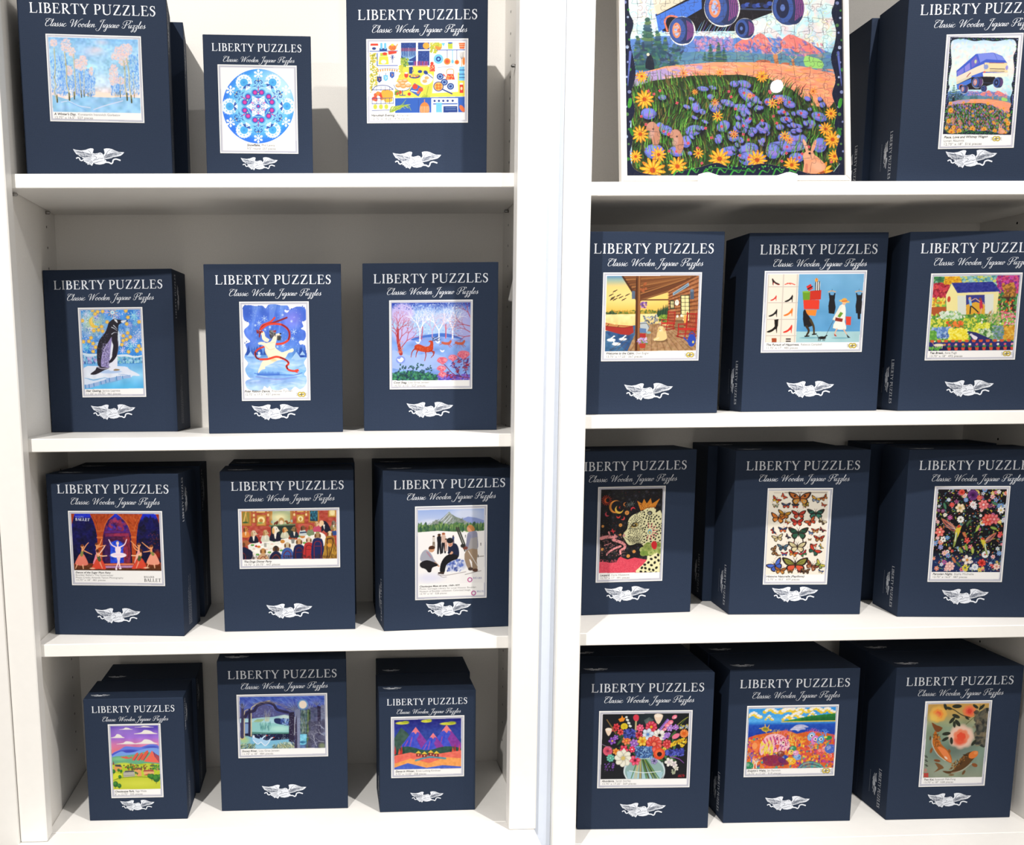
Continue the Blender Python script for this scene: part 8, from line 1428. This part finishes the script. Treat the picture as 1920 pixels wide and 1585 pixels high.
# boxes standing behind the front ones
for (sz, shelf, x, y, yaw, W, H, lab) in [
 ('L', 'l1', .0300, .1838, .0850, .2530, .3100, 'navy puzzle box standing behind the snowy birch picture box'),
 ('L', 'r1', 1.5900, .1560, -.050, .2600, .3226, 'navy puzzle box standing behind the flying van picture box'),
 ('L', 'l3', .0265, .2055, -.000, .2570, .3138, 'navy puzzle box standing behind the ballet picture box'),
 ('L', 'l3', .3420, .2040, .000, .2560, .3170, 'navy puzzle box standing behind the dining dogs picture box'),
 ('L', 'l3', .6380, .2055, .000, .2570, .3150, 'navy puzzle box standing behind the picture box with people on skis'),
 ('S', 'l4', .0685, .1800, .000, .1940, .2511, 'small navy puzzle box standing behind the park and red mountains box'),
 ('S', 'l4', .6420, .1855, .000, .1928, .2515, 'small navy puzzle box standing behind the alpine village box'),
 ('L', 'r3', 1.3480, .2600, -.068, .2660, .3357, 'navy puzzle box standing behind the butterfly picture box'),
 ('L', 'r3', 1.6890, .2420, -.080, .2600, .3368, 'navy puzzle box standing behind the hummingbird picture box'),
 ('L', 'r4', 1.0440, .1930, -.030, .2680, .3298, 'navy puzzle box standing behind the bouquet picture box'),
 ('L', 'r4', 1.3480, .2055, -.010, .2660, .3278, 'navy puzzle box standing behind the coral reef picture box'),
 ('L', 'r4', 1.6890, .2010, -.006, .2630, .3268, 'navy puzzle box standing behind the koi picture box'),
]:
    puzzle_box('', sz, shelf, x, y, yaw, W, H, False, lab, .122)

# ---------------------------------------------------------------- FRAMED PUZZLE ON ITS EASEL
fr = empty('framed_puzzle', (1.0915, .055, SH['r1']+.0015), 0, 'large white framed jigsaw of a flying van over a flower meadow', 'framed puzzle')
fr.rotation_euler = (-math.radians(9.5), 0, 0)
FW, FH, FB = .4300, .600, .0105
fr.location.z += .0085
bm = bmesh.new()
def bar(pts, y0, y1):
    v = [bm.verts.new((a, y, b)) for y in (y0, y1) for a, b in pts]
    n = len(pts); bm.faces.new(v[:n][::-1]); bm.faces.new(v[n:])
    for i in range(n): bm.faces.new((v[i], v[(i+1) % n], v[n+(i+1) % n], v[n+i]))
b_ = FB
bar([(0, 0), (FW, 0), (FW-b_, b_), (b_, b_)], 0, .018); bar([(FW, 0), (FW, FH), (FW-b_, FH-b_), (FW-b_, b_)], 0, .018)
bar([(FW, FH), (0, FH), (b_, FH-b_), (FW-b_, FH-b_)], 0, .018); bar([(0, FH), (0, 0), (b_, b_), (b_, FH-b_)], 0, .018)
bmesh.ops.recalc_face_normals(bm, faces=bm.faces)
bmesh.ops.bevel(bm, geom=[e for e in bm.edges if e.is_manifold and e.calc_face_angle(0) > 1.2 and abs(e.verts[0].co.y) < 1e-5 and abs(e.verts[1].co.y) < 1e-5], offset=.0012, segments=2, affect='EDGES')
fin(bm, 'frame', M['frame'], fr)
bm = bmesh.new(); bm_box(bm, b_*.5, FW-b_*.5, .0125, .0175, b_*.5, FH-b_*.5); fin(bm, 'backing_board', M['ink'], fr)
link('jigsaw', grid_art('jigsaw', make_puzzle(560), b_*.9, FW-b_*.9, b_*.9, FH-b_*.9, -.006, .005, M['puzzle']), fr)
# clear-white easel: a low lip in front, a ledge, two back legs
ez = empty('display_easel', (1.0915+.1385, .055, SH['r1']+.0003), 0, 'low white acrylic easel holding up the framed puzzle', 'easel')
bm = bmesh.new(); n = 26; Wd = .184
prof = [(Wd*i/n, .0170+.0065*(math.exp(-((i/n-.09)/.09)**2)+math.exp(-((i/n-.91)/.09)**2))-.0015*math.sin(math.pi*i/n)) for i in range(n+1)]
pts = [(0, 0)]+prof+[(Wd, 0)]
v = [bm.verts.new((a, y, b)) for y in (-.012, -.008) for a, b in pts]; m_ = len(pts); bm.faces.new(v[:m_]); bm.faces.new(v[m_:][::-1])
for i in range(m_): bm.faces.new((v[i], v[(i+1) % m_], v[m_+(i+1) % m_], v[m_+i]))
bmesh.ops.recalc_face_normals(bm, faces=bm.faces); fin(bm, 'front_lip', M['easel'], ez)
bm = bmesh.new(); bm_box(bm, 0, Wd, -.0079, .1, 0, .0040, .0008, 1); fin(bm, 'ledge', M['easel'], ez)
for xx in (.01, Wd-.014):
    bm = bmesh.new(); bm_box(bm, xx, xx+.004, .070, .100, .0042, .16, .0006, 1); fin(bm, 'back_support', M['easel'], ez)
